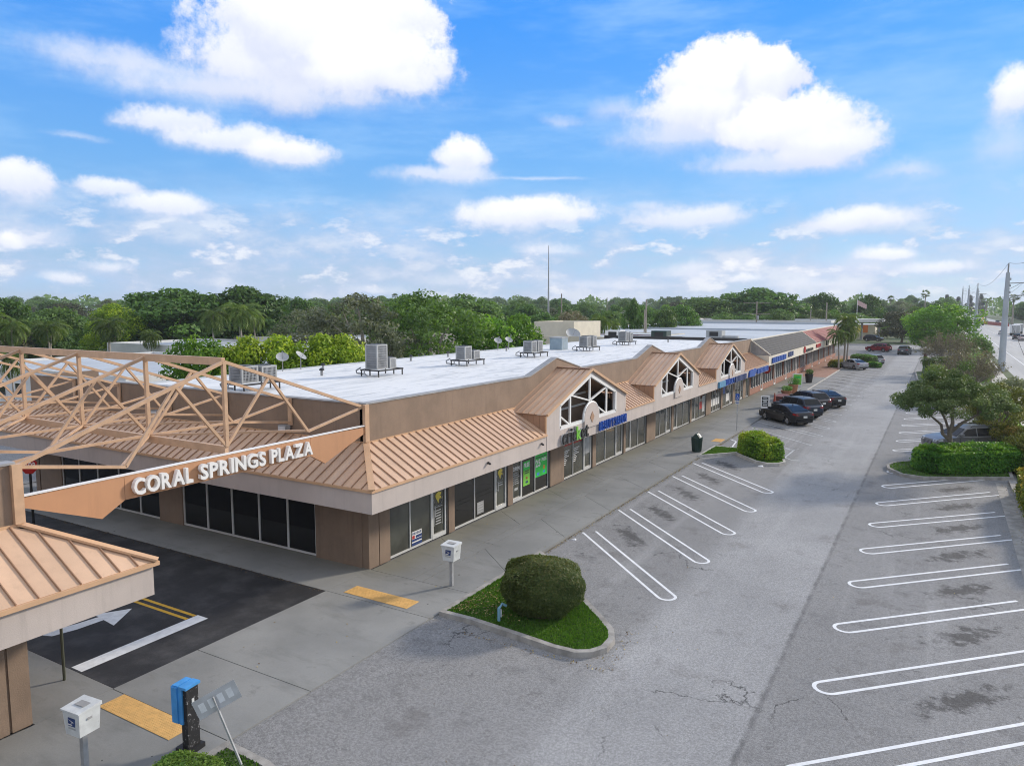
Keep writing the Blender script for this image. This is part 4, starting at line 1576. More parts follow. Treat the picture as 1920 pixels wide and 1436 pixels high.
for n_, (y0, y1) in enumerate(((3.78, 4.48), (8.45, 9.12))):
    t = thing('door_decal', ['gold helmet decal with white hours on the corner shop door', 'gold helmet decal on the second shop door'][n_], 'decal', (0, 0, 0))
    c = (y0 + y1) / 2
    mb = MB()
    hel = [(-0.16, 0.02), (-0.05, -0.16), (0.0, -0.28), (0.04, -0.14), (0.10, -0.06), (0.20, -0.10), (0.17, 0.04), (0.06, 0.05), (0.17, 0.10), (0.19, 0.20), (0.05, 0.27), (-0.10, 0.22), (-0.18, 0.12)]
    mb.prism([(GXX, c + y * 1.05, 1.58 + z * 0.85) for y, z in hel], (0.006, 0, 0))
    obj('emblem', mb, M['yellow'], t)
    mb = MB()
    rg_ = [(c + 0.29 * math.cos(a), 1.56 + 0.30 * math.sin(a)) for a in [PI * (1.0 + k / 12) for k in range(13)]]
    for p, q in zip(rg_[:-1], rg_[1:]):
        mb.bar((GXX + 0.003, p[0], p[1]), (GXX + 0.003, q[0], q[1]), 0.03, 0.006)
    obj('ring', mb, M['kiosksign'], t)
    mb = MB()
    if n_ == 0:
        mb.box(GXX, GXX + 0.006, c - 0.28, c + 0.28, 1.20, 1.225)
        for k in range(6):
            mb.box(GXX, GXX + 0.006, c - 0.19 + 0.01 * (k % 3), c + 0.19 - 0.02 * (k % 2), 0.52 + 0.105 * k, 0.56 + 0.105 * k)
        mb.box(GXX, GXX + 0.006, c - 0.26, c - 0.24, 0.48, 1.12)
        mb.box(GXX, GXX + 0.006, c + 0.24, c + 0.26, 0.48, 1.12)
    else:
        for k in range(2):
            mb.box(GXX, GXX + 0.006, c - 0.20, c + 0.20, 1.06 + 0.10 * k, 1.10 + 0.10 * k)
    obj('lettering_block', mb, M['kiosksign'], t)
t = thing('door_decal', 'white opening hours lettering on the black shop door left of the green posters', 'decal', (0, 0, 0))
lettering('OPEN', (GXX, 9.92, 1.46), (0, 1, 0), (0, 0, 1), 0.60, 0.17, M['white'], t, 0.005, 0.04, 'print', join=True)
mb = MB()
for k in range(6):
    mb.box(GXX, GXX + 0.006, 9.95, 10.5 - 0.07 * (k % 3), 0.82 + 0.10 * k, 0.85 + 0.10 * k)
mb.box(GXX, GXX + 0.006, 10.05, 10.35, 0.52, 0.64)
obj('print', mb, M['kiosksign'], t)
t = poster('sale_poster', 'narrow lime green sale poster reading FREE on the black window', 10.88, 11.50, 0.55, 1.72, 'lime', GXX)
add('print', boxes((GXX + 0.007, GXX + 0.009, 10.88, 11.50, 1.30, 1.72)), 'green', t)
lettering('FREE', (GXX + 0.010, 10.92, 1.44), (0, 1, 0), (0, 0, 1), 0.54, 0.20, M['white'], t, 0.004, 0.05, 'print', join=True)
add('print', boxes((GXX + 0.0095, GXX + 0.011, 11.0, 11.40, 1.22, 1.27), (GXX + 0.0095, GXX + 0.011, 11.0, 11.40, 1.12, 1.17)), 'trashgreen', t)
add('print', boxes((GXX + 0.0095, GXX + 0.011, 11.14, 11.28, 0.86, 0.96)), 'red', t)
add('print', boxes((GXX + 0.0095, GXX + 0.011, 11.10, 11.32, 0.66, 0.76)), 'navy', t)
t = poster('sale_poster', 'broad green sale poster with a large white 25 on the black window', 12.04, 13.26, 0.72, 2.20, 'green', GXX)
add('print', boxes((GXX + 0.007, GXX + 0.009, 12.64, 12.66, 0.72, 1.62), (GXX + 0.007, GXX + 0.009, 12.1, 13.2, 1.66, 1.70)), 'trashgreen', t)
lettering('25', (GXX + 0.007, 12.08, 1.24), (0, 1, 0), (0, 0, 1), 0.50, 0.34, M['white'], t, 0.004, 0.05, 'print', join=True)
lettering('FREE', (GXX + 0.007, 12.70, 1.44), (0, 1, 0), (0, 0, 1), 0.50, 0.16, M['white'], t, 0.004, 0.05, 'print', join=True)
add('print', boxes((GXX + 0.007, GXX + 0.009, 12.22, 12.48, 0.80, 0.94), (GXX + 0.007, GXX + 0.009, 12.84, 13.06, 0.84, 0.94)), 'blue', t)
add('print', boxes((GXX + 0.007, GXX + 0.009, 12.88, 13.02, 1.02, 1.20)), 'orange', t)
for n_, (ya, yb) in enumerate(((15.14, 15.95), (16.34, 17.2))):
    t = thing('price_list', ['white price list lettering on the left pane under the cricket sign', 'white price list lettering on the right pane under the cricket sign'][n_], 'decal', (0, 0, 0))
    mb = MB()
    for k in range(8):
        mb.box(GXX, GXX + 0.006, ya, ya + (yb - ya) * (0.5 + 0.4 * ((k * 7) % 5) / 5) * (0.55 if k < 4 else 1), 0.74 + 0.10 * k, 0.785 + 0.10 * k)
    obj('print', mb, M['white'], t)
    add('awning_strip', boxes((GXX, GXX + 0.006, ya - 0.04, yb + 0.15, 1.72, 2.0)), 'lampred', t)
for n_, (y0, y1, z0, z1, m, lb) in enumerate(((17.72, 18.40, 0.9, 1.9, 'kiosksign', 'pale grey picture poster on the door beside the price lists'), (43.1, 45.9, 0.5, 1.1, 'white', 'row of white notices across the window under the third gable'),
                                              (39.75, 40.5, 0.7, 1.3, 'red', 'red poster in the window left of the third gable'), (40.55, 41.3, 0.4, 1.7, 'kiosksign', 'tall pale poster in the window left of the third gable'),
                                              (47.0, 47.9, 1.2, 1.9, 'signblue', 'deep blue banner in a far shop window'), (48.2, 49.3, 0.4, 1.1, 'white', 'white notice in a far shop window'))):
    poster('window_poster', lb, y0, y1, z0, z1, m, GXX)

# ================================================================== SIGN TRUSS OVER THE DRIVEWAY
truss = thing('sign_truss', 'peach painted open steel truss bridging the driveway with the plaza name panel on its front', 'sign truss', (0, 0, 0))
YC = -5.52


def tb(p, q, w=0.10, name='truss_bar', h=None):
    mb = MB()
    mb.bar(p, q, w, h)
    return obj(name, mb, M['truss'], truss)


XS = [-0.06, -3.53, -7.02, -10.5, -13.97, -17.45]
ZR, ZBOT, ZWL = 7.52, 5.20, 5.64
for i, x in enumerate(XS):
    r, b = (x, YC, ZR), (x, YC, ZBOT)
    for s in (-1, 1):
        wl = (x, -0.06 if s > 0 else -10.80, ZWL)
        yw = wl[1]
        mid = (x, YC + (yw - YC) * 0.28, ZR + (ZWL - ZR) * 0.28)
        low = (x, YC + (yw - YC) * 0.545, ZBOT - 0.02)
        tb(r, mid, 0.088)
        tb(mid, wl, 0.088)
        tb(mid, b, 0.072)
        tb(mid, low, 0.072)
        tb(low, wl, 0.072)
        if i > 0:
            br = (x, yw, 4.84)
            tb(b, low, 0.075)
            tb(low, br, 0.075)
            mb = MB()
            mb.box(x - 0.09, x + 0.09, yw - 0.03, yw + 0.03, 4.74, 5.72)
            obj('wall_bracket', mb, M['truss'], truss)
    tb((x, YC, ZBOT), (x, YC, ZR), 0.10, 'post')
for a, b in zip(XS[:-1], XS[1:]):
    tb((a, YC, ZR), (b, YC, ZR), 0.11, 'ridge_beam', 0.21)
    tb((a, YC, ZBOT - 0.10), (b, YC, ZBOT - 0.10), 0.11, 'bottom_beam', 0.21)
    for s in (-1, 1):
        y = YC + s * 2.98
        tb((a, y, ZBOT), (b, YC, ZBOT), 0.065)
# corner posts on both buildings
for y in (-0.02, -10.84):
    mb = MB()
    mb.box(-0.02, 0.10, y - 0.10, y + 0.10, 4.45, 5.72)
    obj('corner_post', mb, M['truss'], truss)
# the name panel, three plates meeting at recessed joints
def plate(pts):
    mb = MB()
    mb.prism([(-0.04, y, z) for y, z in pts], (0.10, 0, 0))
    return obj('name_panel', mb, M['signtan'], truss)


plate([(-8.52, 4.42), (-2.58, 4.42), (-2.58, 5.00), (-8.52, 5.00)])
plate([(-2.57, 4.42), (-1.97, 4.08), (-0.12, 4.76), (-0.12, 4.96), (-2.57, 5.00)])
plate([(-8.53, 4.42), (-8.53, 5.00), (-10.75, 4.98), (-10.75, 4.76), (-9.10, 4.10)])
mb = MB()
mb.box(-0.06, 0.08, -10.75, -0.12, 5.002, 5.03)
obj('panel_cap', mb, M['white'], truss)
lettering('CORAL', (0.09, -8.38, 4.52), (0, 1, 0), (0, 0, 1), 1.60, 0.39, M['white'], truss, 0.12, 0.03)
lettering('SPRINGS', (0.09, -6.56, 4.52), (0, 1, 0), (0, 0, 1), 2.14, 0.39, M['white'], truss, 0.12, 0.03)
lettering('PLAZA', (0.09, -4.22, 4.52), (0, 1, 0), (0, 0, 1), 1.60, 0.39, M['white'], truss, 0.12, 0.03)

# ================================================================== CORNER UNIT ACROSS THE DRIVEWAY
kiosk = thing('corner_unit', 'tan corner shop with hipped metal skirt roof across the driveway, at the left edge', 'building')
KY = -10.86
add('wall', boxes((-0.25, 0.04, KY - 0.40, KY, -0.02, ZW), (-0.25, 0.04, -12.6, KY - 0.45, -0.02, ZW), (-0.25, 0.0, KY - 0.45, KY - 0.40, -0.02, ZW)), 'stucco', kiosk)
shop_window('Y', (-17.0, -15.5, -14.0, -12.6), 0.0, ZW, -0.03, 'glassreflect', parent=kiosk)
add('wall', boxes((-0.25, 0.04, -26.0, -17.0, -0.02, ZW)), 'stucco', kiosk)
add('wall', boxes((-2.4, -0.252, KY - 0.25, KY + 0.04, -0.02, ZW), (-22, -10.0, KY - 0.25, KY + 0.04, -0.02, ZW)), 'stucco', kiosk)
shop_window('X', (-10.0, -8.5, -7.0, -5.4, -3.9, -2.4), 0.02, ZW, KY - 0.03, 'glassdark', parent=kiosk, fw=0.075)
add('light_blocker', boxes((-12.0, -0.5, -26.0, KY - 0.5, 0, 5.0)), 'darkframe', kiosk)  # same unseen dark filler, added to keep light out
add('soffit', boxes((0.0, O - 0.2, -26, KY + O - 0.2, ZB - 0.03, ZB + 0.02), (-22.0, 0.0, KY + 0.04, KY + O - 0.2, ZB - 0.03, ZB + 0.02)), 'soffit', kiosk)
add('fascia', boxes((O - 0.2, O, -26, KY + O, ZB - 0.03, ZE - 0.06)), 'fascia', kiosk)
add('fascia', boxes((-22, O - 0.2, KY + O - 0.2, KY + O, ZB - 0.03, ZE - 0.06)), 'fascia', kiosk)
add('eave_trim', boxes((O - 0.1, O + 0.10, -26, KY + O + 0.10, ZE - 0.07, ZE + 0.02)), 'tantrim', kiosk)
add('eave_trim', boxes((-22, O - 0.1, KY + O - 0.1, KY + O + 0.10, ZE - 0.07, ZE + 0.02)), 'tantrim', kiosk)
add('parapet', boxes((-0.25, 0.0, -26, KY, ZW, ZT)), 'stucco', kiosk)
add('parapet', boxes((-22, -0.25, KY - 0.25, KY, ZW, ZT)), 'stucco', kiosk)
add('flat_roof', boxes((-22, -0.25, -26, KY - 0.25, 5.2, 5.45)), 'roofwhite', kiosk)
skirt((O + 0.03, KY + O + 0.03 - 15.0, ZE + 0.01), (0, 1, 0), (-1, 0, 0), 0, 15.0, hip1=True, parent=kiosk)
skirt((O + 0.03, KY + O + 0.03, ZE + 0.01), (-1, 0, 0), (0, -1, 0), 0, 23.0, hip0=True, parent=kiosk)
mbh = MB()
mbh.bar((O + 0.07, KY + O + 0.07, ZE + 0.05), (0.0, KY + 0.02, ZP + 0.06), 0.20, 0.05)
obj('hip_cap', mbh, M['tantrim'], kiosk)
add('flashing', boxes((0.002, 0.05, -26, KY, ZP - 0.05, ZP + 0.07), (-22, -0.0, KY + 0.002, KY + 0.05, ZP - 0.05, ZP + 0.07)), 'tantrim', kiosk)
add('coping', boxes((-0.29, 0.03, -26, KY + 0.03, ZT + 0.001, ZT + 0.05)), 'coping', kiosk)

# ================================================================== THE BRICK STRIP BEYOND
strip = thing('brick_strip', 'brick fronted shop strip with black then red pitched roof beyond the tan strip', 'building')
Y0, Y1 = 57.45, 126.0
add('brick_base', boxes((-0.25, 0.05, Y0, Y1, -0.02, 0.62)), 'brick', strip)
ncol = 58
ws = (Y1 - Y0) / ncol
pm_cache = {}
for k in range(ncol):
    y = Y0 + k * ws
    door = k % 6 == 4
    add('pier', boxes((-0.22, 0.08, y, y + 0.16, 0.62, 3.10)), 'kiosksign' if k % 5 else 'brick', strip)
    if door:
        shop_door(y + 0.18, y + ws - 0.02, 0.0, 3.05, 0.06, 1, 'glassreflect', strip, 'white')
    else:
        fr = MB()
        fr.box(-0.10, -0.02, y + 0.16, y + ws, 0.62, 0.70)
        fr.box(-0.10, -0.02, y + 0.16, y + ws, 2.98, 3.08)
        f = obj('window', fr, M['alum'], strip)
        pane(f, 'Y', y + 0.17, y + ws - 0.01, 0.68, 3.0, -0.05, 'glassreflect')
add('wall', boxes((-0.6, -0.3, Y0, Y1, 0, 3.1), (-40, -0.6, Y0, Y0 + 0.3, 0, 5.6), (-40, -39.7, Y0 + 0.3, Y1 + 24, 0, 5.2)), 'cream', strip)
add('soffit', boxes((-0.2, O - 0.2, Y0, Y1, 3.08, 3.14)), 'soffit', strip)
add('fascia', boxes((O - 0.22, O, Y0, Y1, 3.08, 4.12)), 'creamfascia', strip)
add('end_wall', boxes((0.0, O - 0.22, Y0, Y0 + 0.2, 3.08, 4.12)), 'creamfascia', strip)
add('end_pier', boxes((-0.35, 0.02, Y0 - 0.12, Y0 + 0.28, 2.6, 5.78)), 'creamfascia', strip)
# gable end boards
for k in range(6):
    xa, xb = O + 0.05 - 0.31 * k, O + 0.05 - 0.31 * (k + 1) + 0.012
    zf = lambda x: 4.14 + (O + 0.08 - x) / (O + 0.08) * 1.44
    mb = MB()
    mb.prism([(xa, Y0 + 0.02, 4.13), (xa, Y0 + 0.02, zf(xa)), (xb, Y0 + 0.02, zf(xb)), (xb, Y0 + 0.02, 4.13)], (0, 0.04, 0))
    obj('gable_board', mb, M['coping'], strip)


def roof_courses(y0, y1, m, name):
    n = 8
    for k in range(n):
        t0, t1 = k / n, (k + 1) / n + 0.02
        x0, z0 = (O + 0.1) * (1 - t0), 4.13 + 1.45 * t0
        x1, z1 = (O + 0.1) * (1 - t1), 4.13 + 1.45 * t1
        mb = MB()
        mb.hexa([(x0, y0, z0), (x0, y1, z0), (x1, y1, z1), (x1, y0, z1)], [(x0 + 0.015, y0, z0 + 0.05), (x0 + 0.015, y1, z0 + 0.05), (x1, y1, z1 + 0.02), (x1, y0, z1 + 0.02)])
        obj(name, mb, M[m], strip)


roof_courses(Y0, 87.9, 'charcoal', 'shingle_course')
roof_courses(88.1, Y1, 'redroof', 'tile_course')
for y in (Y0 - 0.03, 87.9):
    mb = MB()
    mb.bar((O + 0.12, y + 0.08, 4.18), (0, y + 0.08, 5.62), 0.16, 0.08)
    obj('rake_trim', mb, M['creamfascia'], strip)
add('ridge_trim', boxes((-0.3, 0.04, Y0 + 0.3, Y1, 5.52, 5.66)), 'creamfascia', strip)
add('flat_roof', boxes((-39.7, -0.3, Y0 + 0.3, 152, 4.9, 5.12)), 'greyroof', strip)
add('dark_parapet', boxes((-16.0, -0.36, Y0 - 0.10, Y0 + 0.0, 5.1, 5.80)), 'darkframe', strip)
add('roof_upstand', boxes((-39.7, -0.3, 104, 104.4, 5.12, 5.38), (-39.7, -0.3, 152, 152.4, 4.9, 5.5)), 'greyroof', strip)
for (y0, y1, z0, z1, m, nm, lb) in ((58.8, 66.1, 3.32, 3.80, 'signblue', 'strip_sign', 'long navy sign with a white mark at the near end of the cream fascia'), (67.8, 70.5, 3.45, 3.9, 'navy', 'strip_sign', 'short navy sign second along the cream fascia'),
                                    (80.4, 85.5, 3.32, 3.62, 'black', 'strip_sign', 'black lettering with a red round mark on the cream fascia'), (88.7, 92.4, 3.45, 3.85, 'red', 'strip_sign', 'red sign on the cream fascia below the red roof'),
                                    (98.4, 100.6, 3.3, 4.0, 'black', 'strip_sign', 'two black characters on the cream fascia'), (111.2, 117.0, 3.4, 3.75, 'coping', 'strip_sign', 'grey sign at the far end of the cream fascia')):
    t = thing(nm, lb, 'sign', (0, 0, 0))
    n = max(2, int((y1 - y0) / 0.85))
    add('raceway', boxes((O + 0.01, O + 0.05, y0, y1, z0 + 0.05, z1 - 0.05)), 'navy' if m == 'signblue' else ('lampred' if m == 'red' else 'kiosksign'), t)
    lettering('I' * n, (O + 0.05, y0, z0), (0, 1, 0), (0, 0, 1), y1 - y0, z1 - z0, M[m], t, 0.1, 0.07, join=False)
    if m == 'black' and y0 < 85:
        mb = MB()
        mb.prism([(O + 0.02, 79.0 + 0.6 * math.cos(a), 3.6 + 0.42 * math.sin(a)) for a in [k * PI / 8 for k in range(16)]], (0.1, 0, 0))
        obj('round_mark', mb, M['red'], t)
# hanging round sign and hose reel bits under the far soffit
t = thing('hanging_sign', 'small round red sign hanging under the brick strip soffit', 'sign', (1.2, 59.5, 2.55))
mb = MB()
mb.prism([(0.42 * math.cos(a), 0, 0.42 * math.sin(a)) for a in [k * PI / 10 for k in range(20)]], (0, 0.06, 0))
obj('disc', mb, M['red'], t)
add('hanger', boxes((-0.02, 0.02, 0.0, 0.06, 0.4, 0.55)), 'black', t)

# ================================================================== BUILDINGS BEHIND
def flat_building(name, label, x0, x1, y0, y1, h, wall, roof, par=0.35, wins=()):
    t = thing(name, label, 'building', ((x0 + x1) / 2, (y0 + y1) / 2, -0.2))
    a, b = (x1 - x0) / 2, (y1 - y0) / 2
    w = 0.25
    add('wall', boxes((-a, a, -b, -b + w, 0, h + par), (-a, a, b - w, b, 0, h + par), (-a, -a + w, -b + w, b - w, 0, h + par), (a - w, a, -b + w, b - w, 0, h + par)), wall, t)
    add('flat_roof', boxes((-a + w, a - w, -b + w, b - w, h - 0.2, h)), roof, t)
    for (wx, wz, ww, wh) in wins:
        fr = MB()
        fr.box(wx - ww / 2 - 0.06, wx + ww / 2 + 0.06, -b - 0.05, -b + 0.02, wz - 0.06, wz + wh + 0.06)
        f = obj('window', fr, M['white'], t)
        add('pane', boxes((wx - ww / 2, wx + ww / 2, -b - 0.065, -b - 0.052, wz, wz + wh)), 'glassdark', f)
    return t


flat_building('back_building', 'long white building with a pale flat roof behind the wing on the left', -66, -38, 15, 36, 3.5, 'housewhite', 'greyroof', 0.25, [(-8 + 3 * k, 1.2, 1.2, 1.2) for k in range(6)])
flat_building('back_building', 'second pale flat roofed building farther back on the left', -86, -50, 42, 58, 3.8, 'housewhite', 'greyroof', 0.3)
flat_building('back_building', 'farthest pale flat roof below the tall dark trees on the left', -104, -62, 64, 78, 4.0, 'housewhite', 'greyroof', 0.3)
t = flat_building('low_house', 'white walled low house with small dark windows seen through the truss', -34, -24, 11, 16, 3.4, 'housewhite', 'housewhite', 0.2, [(-3.2, 1.2, 1.0, 1.1), (1.8, 1.2, 1.0, 1.1)])
add('door', boxes((-0.9, 0.1, -2.58, -2.50, 0, 2.2)), 'signblue', t)
flat_building('stucco_box', 'tall cream stucco box building behind the white roof', -27.5, -22.0, 62, 70, 6.9, 'cream', 'greyroof', 0.45)
t = flat_building('service_building', 'low cream building with a dark red brown roof edge behind the white roof', -34, -15, 75, 84, 4.9, 'cream', 'greyroof', 0.5)
add('roof_edge', boxes((-9.55, 9.55, -4.62, -4.50, 4.95, 5.45)), mat('dark_red_brown_edge', (0.12, 0.045, 0.035), 0.7), t)
flat_building('far_flat_building', 'pale flat roofed building beyond the brick strip', -42, -6, 168, 190, 5.4, 'housewhite', 'greyroof', 0.5)
# fuel station
t = thing('fuel_canopy', 'pale flat fuel station canopy on two posts beyond the parking lot', 'canopy', (-0.2, 200, -0.1))
add('deck', boxes((-3.4, 3.6, -4, 4, 5.0, 5.75)), 'housewhite', t)
for x in (-2.0, 2.2):
    add('post', boxes((x - 0.25, x + 0.25, -0.25, 0.25, 0, 5.0)), 'coping', t)
t = thing('fuel_shop', 'small store with an orange panelled front by the fuel canopy', 'building', (-3.4, 206, -0.1))
add('wall', boxes((-7, 4, 0, 8, 0, 4.0)), 'cream', t)
add('front_panel', boxes((0.5, 2.2, -0.12, -0.01, 1.9, 4.3)), 'orange', t)
add('front_panel', boxes((-0.6, 0.45, -0.12, -0.01, 1.9, 4.2)), 'yellow', t)
add('roof', boxes((-7.2, 4.2, -0.2, 8.2, 4.02, 4.3)), 'white', t)
t = thing('flagpole', 'white flagpole with a pale red and white flag near the fuel canopy', 'flag', (-3.4, 198, 0))
mb = MB()
mb.tube([(0, 0, 0), (0, 0, 11)], [0.09, 0.05], 8)
obj('pole', mb, M['white'], t)
mb = MB()
for k in range(5):
    mb.box(0.05 + 0.45 * k, 0.05 + 0.45 * (k + 1) - 0.01, 0.02 * math.sin(k), 0.05 + 0.02 * math.sin(k), 9.3 - 0.22 * k, 10.6 - 0.24 * k)
obj('flag', mb, mat('faded_flag', (0.55, 0.38, 0.36), 0.8), t)


def house(name, label, x, y, w, d, h, rz, wall='housewhite', roof='houseroof', rise=1.8):
    t = thing(name, label, 'house', (x, y, -0.2), rz)
    add('wall', boxes((-w / 2, w / 2, -d / 2, d / 2, 0, h)), wall, t)
    mb = MB()
    e = 0.5
    mb.prism([(-w / 2 - e, -d / 2 - e, h), (w / 2 + e, -d / 2 - e, h), (0, -d / 2 - e, h + rise)], (0, d + 2 * e, 0))
    obj('roof', mb, M[roof], t)
    for k in (-1, 1):
        fr = MB()
        fr.box(k * w * 0.25 - 0.7, k * w * 0.25 + 0.7, -d / 2 - 0.06, -d / 2, 1.0, 2.3)
        f = obj('window', fr, M['white'], t)
        add('pane', boxes((k * w * 0.25 - 0.62, k * w * 0.25 + 0.62, -d / 2 - 0.08, -d / 2 - 0.062, 1.08, 2.22)), 'glassdark', f)
    return t


house('gabled_house', 'white gabled house standing out of the distant trees', -58, 172, 12, 14, 5.2, 0.5, rise=3.4)
house('gabled_house', 'tan roofed house half hidden in the distant trees', -80, 170, 14, 10, 4.2, 0.9, 'cream', rise=1.6)
house('gabled_house', 'pale low house right of the white gabled house', -47, 190, 14, 10, 4.4, 0.8, 'cream', rise=2.0)

# ================================================================== ROOFTOP PLANT
def condenser(parent, x, y, z, w, d, h, fins=10):
    c = MB()
    c.box(x - w / 2 + 0.03, x + w / 2 - 0.03, y - d / 2 + 0.03, y + d / 2 - 0.03, z + 0.03, z + h - 0.05)
    b = obj('condenser', c, M['acdark'], parent)
    fr = MB()
    for sx in (-1, 1):
        for sy in (-1, 1):
            cx, cy = x + sx * (w / 2 - 0.035), y + sy * (d / 2 - 0.035)
            fr.box(cx - 0.035, cx + 0.035, cy - 0.035, cy + 0.035, z + 0.06, z + h - 0.06)
    fr.box(x - w / 2, x + w / 2, y - d / 2, y + d / 2, z, z + 0.06)
    fr.box(x - w / 2, x + w / 2, y - d / 2, y + d / 2, z + h - 0.06, z + h)
    obj('casing', fr, M['acgrey'], b)
    g = MB()
    for k in range(fins):
        u = -w / 2 + 0.07 + (w - 0.14) * (k + 0.5) / fins
        v_ = -d / 2 + 0.07 + (d - 0.14) * (k + 0.5) / fins
        for s in (-1, 1):
            g.box(x + u - 0.013, x + u + 0.013, y + s * (d / 2 - 0.012) - 0.012, y + s * (d / 2 - 0.012) + 0.012, z + 0.06, z + h - 0.06)
            g.box(x + s * (w / 2 - 0.012) - 0.012, x + s * (w / 2 - 0.012) + 0.012, y + v_ - 0.013, y + v_ + 0.013, z + 0.06, z + h - 0.06)
    for k in range(int(h / 0.12)):
        zz = z + 0.1 + 0.12 * k
        for s in (-1, 1):
            g.box(x - w / 2 + 0.06, x + w / 2 - 0.06, y + s * (d / 2 - 0.008) - 0.004, y + s * (d / 2 - 0.008) + 0.004, zz, zz + 0.02)
            g.box(x + s * (w / 2 - 0.008) - 0.004, x + s * (w / 2 - 0.008) + 0.004, y - d / 2 + 0.06, y + d / 2 - 0.06, zz, zz + 0.02)
    stuff(obj('grille', g, M['acfin'], b))
    f = MB()
    f.lathe([(min(w, d) * 0.42, 0.0), (min(w, d) * 0.42, 0.03), (0.05, 0.05)], (x, y, z + h), 16)
    obj('fan_guard', f, M['acdark'], b)


def stand(parent, x0, x1, y0, y1, z):
    mb = MB()
    for y in (y0, y1):
        mb.bar((x0, y, z), (x1, y, z), 0.07)
        for x in (x0 + 0.05, (x0 + x1) / 2, x1 - 0.05):
            mb.bar((x, y, 0.0), (x, y, z - 0.03), 0.05)
    for x in (x0, x1):
        mb.bar((x, y0, z), (x, y1, z), 0.07)
    obj('stand', mb, M['black'], parent)
    pp = MB()
    pp.tube([(x0 - 0.1, y0 + 0.1, z + 0.1), (x0 - 0.35, y0 + 0.05, z - 0.05), (x0 - 0.45, y0 + 0.2, 0.12), (x0 - 0.1, y0 + 0.5, 0.06)], 0.04, 6)
    pp.tube([(x0 + 0.3, y0 - 0.05, z), (x0 + 0.4, y0 - 0.2, 0.15), (x0 + 0.7, y0 - 0.25, 0.06), (x1, y0 - 0.1, 0.06)], 0.035, 6)
    obj('pipework', pp, M['coping'], parent)


RZ = 5.50
AC = [  # x, y, label, units
    (-8.3, 2.0, 'two squat condensers side by side on a stand, nearest the sign truss', [(0.0, -0.15, 1.0, 1.05, 0.80), (0.05, 1.05, 0.95, 1.0, 0.75)]),
    (-8.0, 9.9, 'tall grey condenser beside a small one, tallest on the white roof', [(0.0, -0.1, 0.98, 1.0, 1.28), (0.2, 0.85, 0.6, 0.62, 0.62)]),
    (-7.9, 17.6, 'medium condenser with a small grey one at its right, second along the roof', [(0.0, -0.1, 0.85, 0.9, 0.92), (0.15, 0.95, 0.6, 0.8, 0.6)]),
    (-7.9, 25.9, 'pair of equal condensers with dark gap, third along the white roof', [(0.0, -0.3, 0.85, 0.9, 0.9), (0.05, 0.75, 0.8, 0.85, 0.9)]),
    (-7.6, 34.3, 'condenser with a dark flank, fourth along the white roof', [(0.0, -0.3, 0.9, 0.9, 0.95), (0.1, 0.8, 0.85, 0.9, 0.95)]),
    (-8.3, 44.2, 'condenser pair farthest along the white roof', [(0.0, -0.4, 0.95, 0.95, 1.0), (0.1, 0.7, 0.8, 0.9, 0.9)])]
for x, y, lb, units in AC:
    t = thing('rooftop_condenser', lb, 'air conditioner', (x, y, RZ))
    stand(t, -0.6, 0.62, -0.60, 1.25, 0.32)
    for (ux, uy, w, d, h) in units:
        condenser(t, ux, uy * 0.82, 0.36, w * 0.80, d * 0.80, h * (0.97 if h > 1.2 else 0.87))
t = thing('duct_box', 'pale blue grey metal box on the white roof between the third and fourth condensers', 'vent', (-10.4, 35.0, RZ))
add('casing', boxes((-0.55, 0.55, -0.55, 0.55, 0, 0.95)), mat('blue_grey_metal', (0.24, 0.31, 0.36), 0.6), t)
add('lid', boxes((-0.6, 0.6, -0.6, 0.6, 0.952, 1.02)), 'acgrey', t)


def dish(x, y, z, r, az, label, tilt=0.7):
    t = thing('satellite_dish', label, 'satellite dish', (x, y, z), az)
    mb = MB()
    n = 16
    prof = [(0.02, 0.0), (r * 0.5, 0.05 * r), (r * 0.85, 0.16 * r), (r, 0.24 * r)]
    rings = []
    ct, st_ = math.cos(tilt), math.sin(tilt)
    bm = mb.bm
    for q in (0.0, 0.02):
        for rad, h in prof:
            rings.append([bm.verts.new((rad * math.cos(k * 2 * PI / n), (rad * math.sin(k * 2 * PI / n)) * ct - (h - q) * st_, 0.75 + rad * math.sin(k * 2 * PI / n) * st_ + (h - q) * ct)) for k in range(n)])
    m4 = len(prof)
    for base in (0, m4):
        for i in range(m4 - 1):
            for k in range(n):
                j = (k + 1) % n
                bm.faces.new((rings[base + i][k], rings[base + i][j], rings[base + i + 1][j], rings[base + i + 1][k]))
    for k in range(n):
        j = (k + 1) % n
        bm.faces.new((rings[m4 - 1][k], rings[m4 - 1][j], rings[2 * m4 - 1][j], rings[2 * m4 - 1][k]))
    obj('reflector', mb, M['acgrey'], t, smooth=40)
    mb = MB()
    mb.tube([(0, 0, 0), (0, 0, 0.75)], 0.03, 6)
    mb.bar((0, 0, 0.6), (0, -r * 0.9, 0.9 + r * 0.5), 0.025)
    mb.box(-0.04, 0.04, -r * 0.9 - 0.05, -r * 0.9 + 0.05, 0.87 + r * 0.5, 0.95 + r * 0.5)
    obj('mount', mb, M['coping'], t)


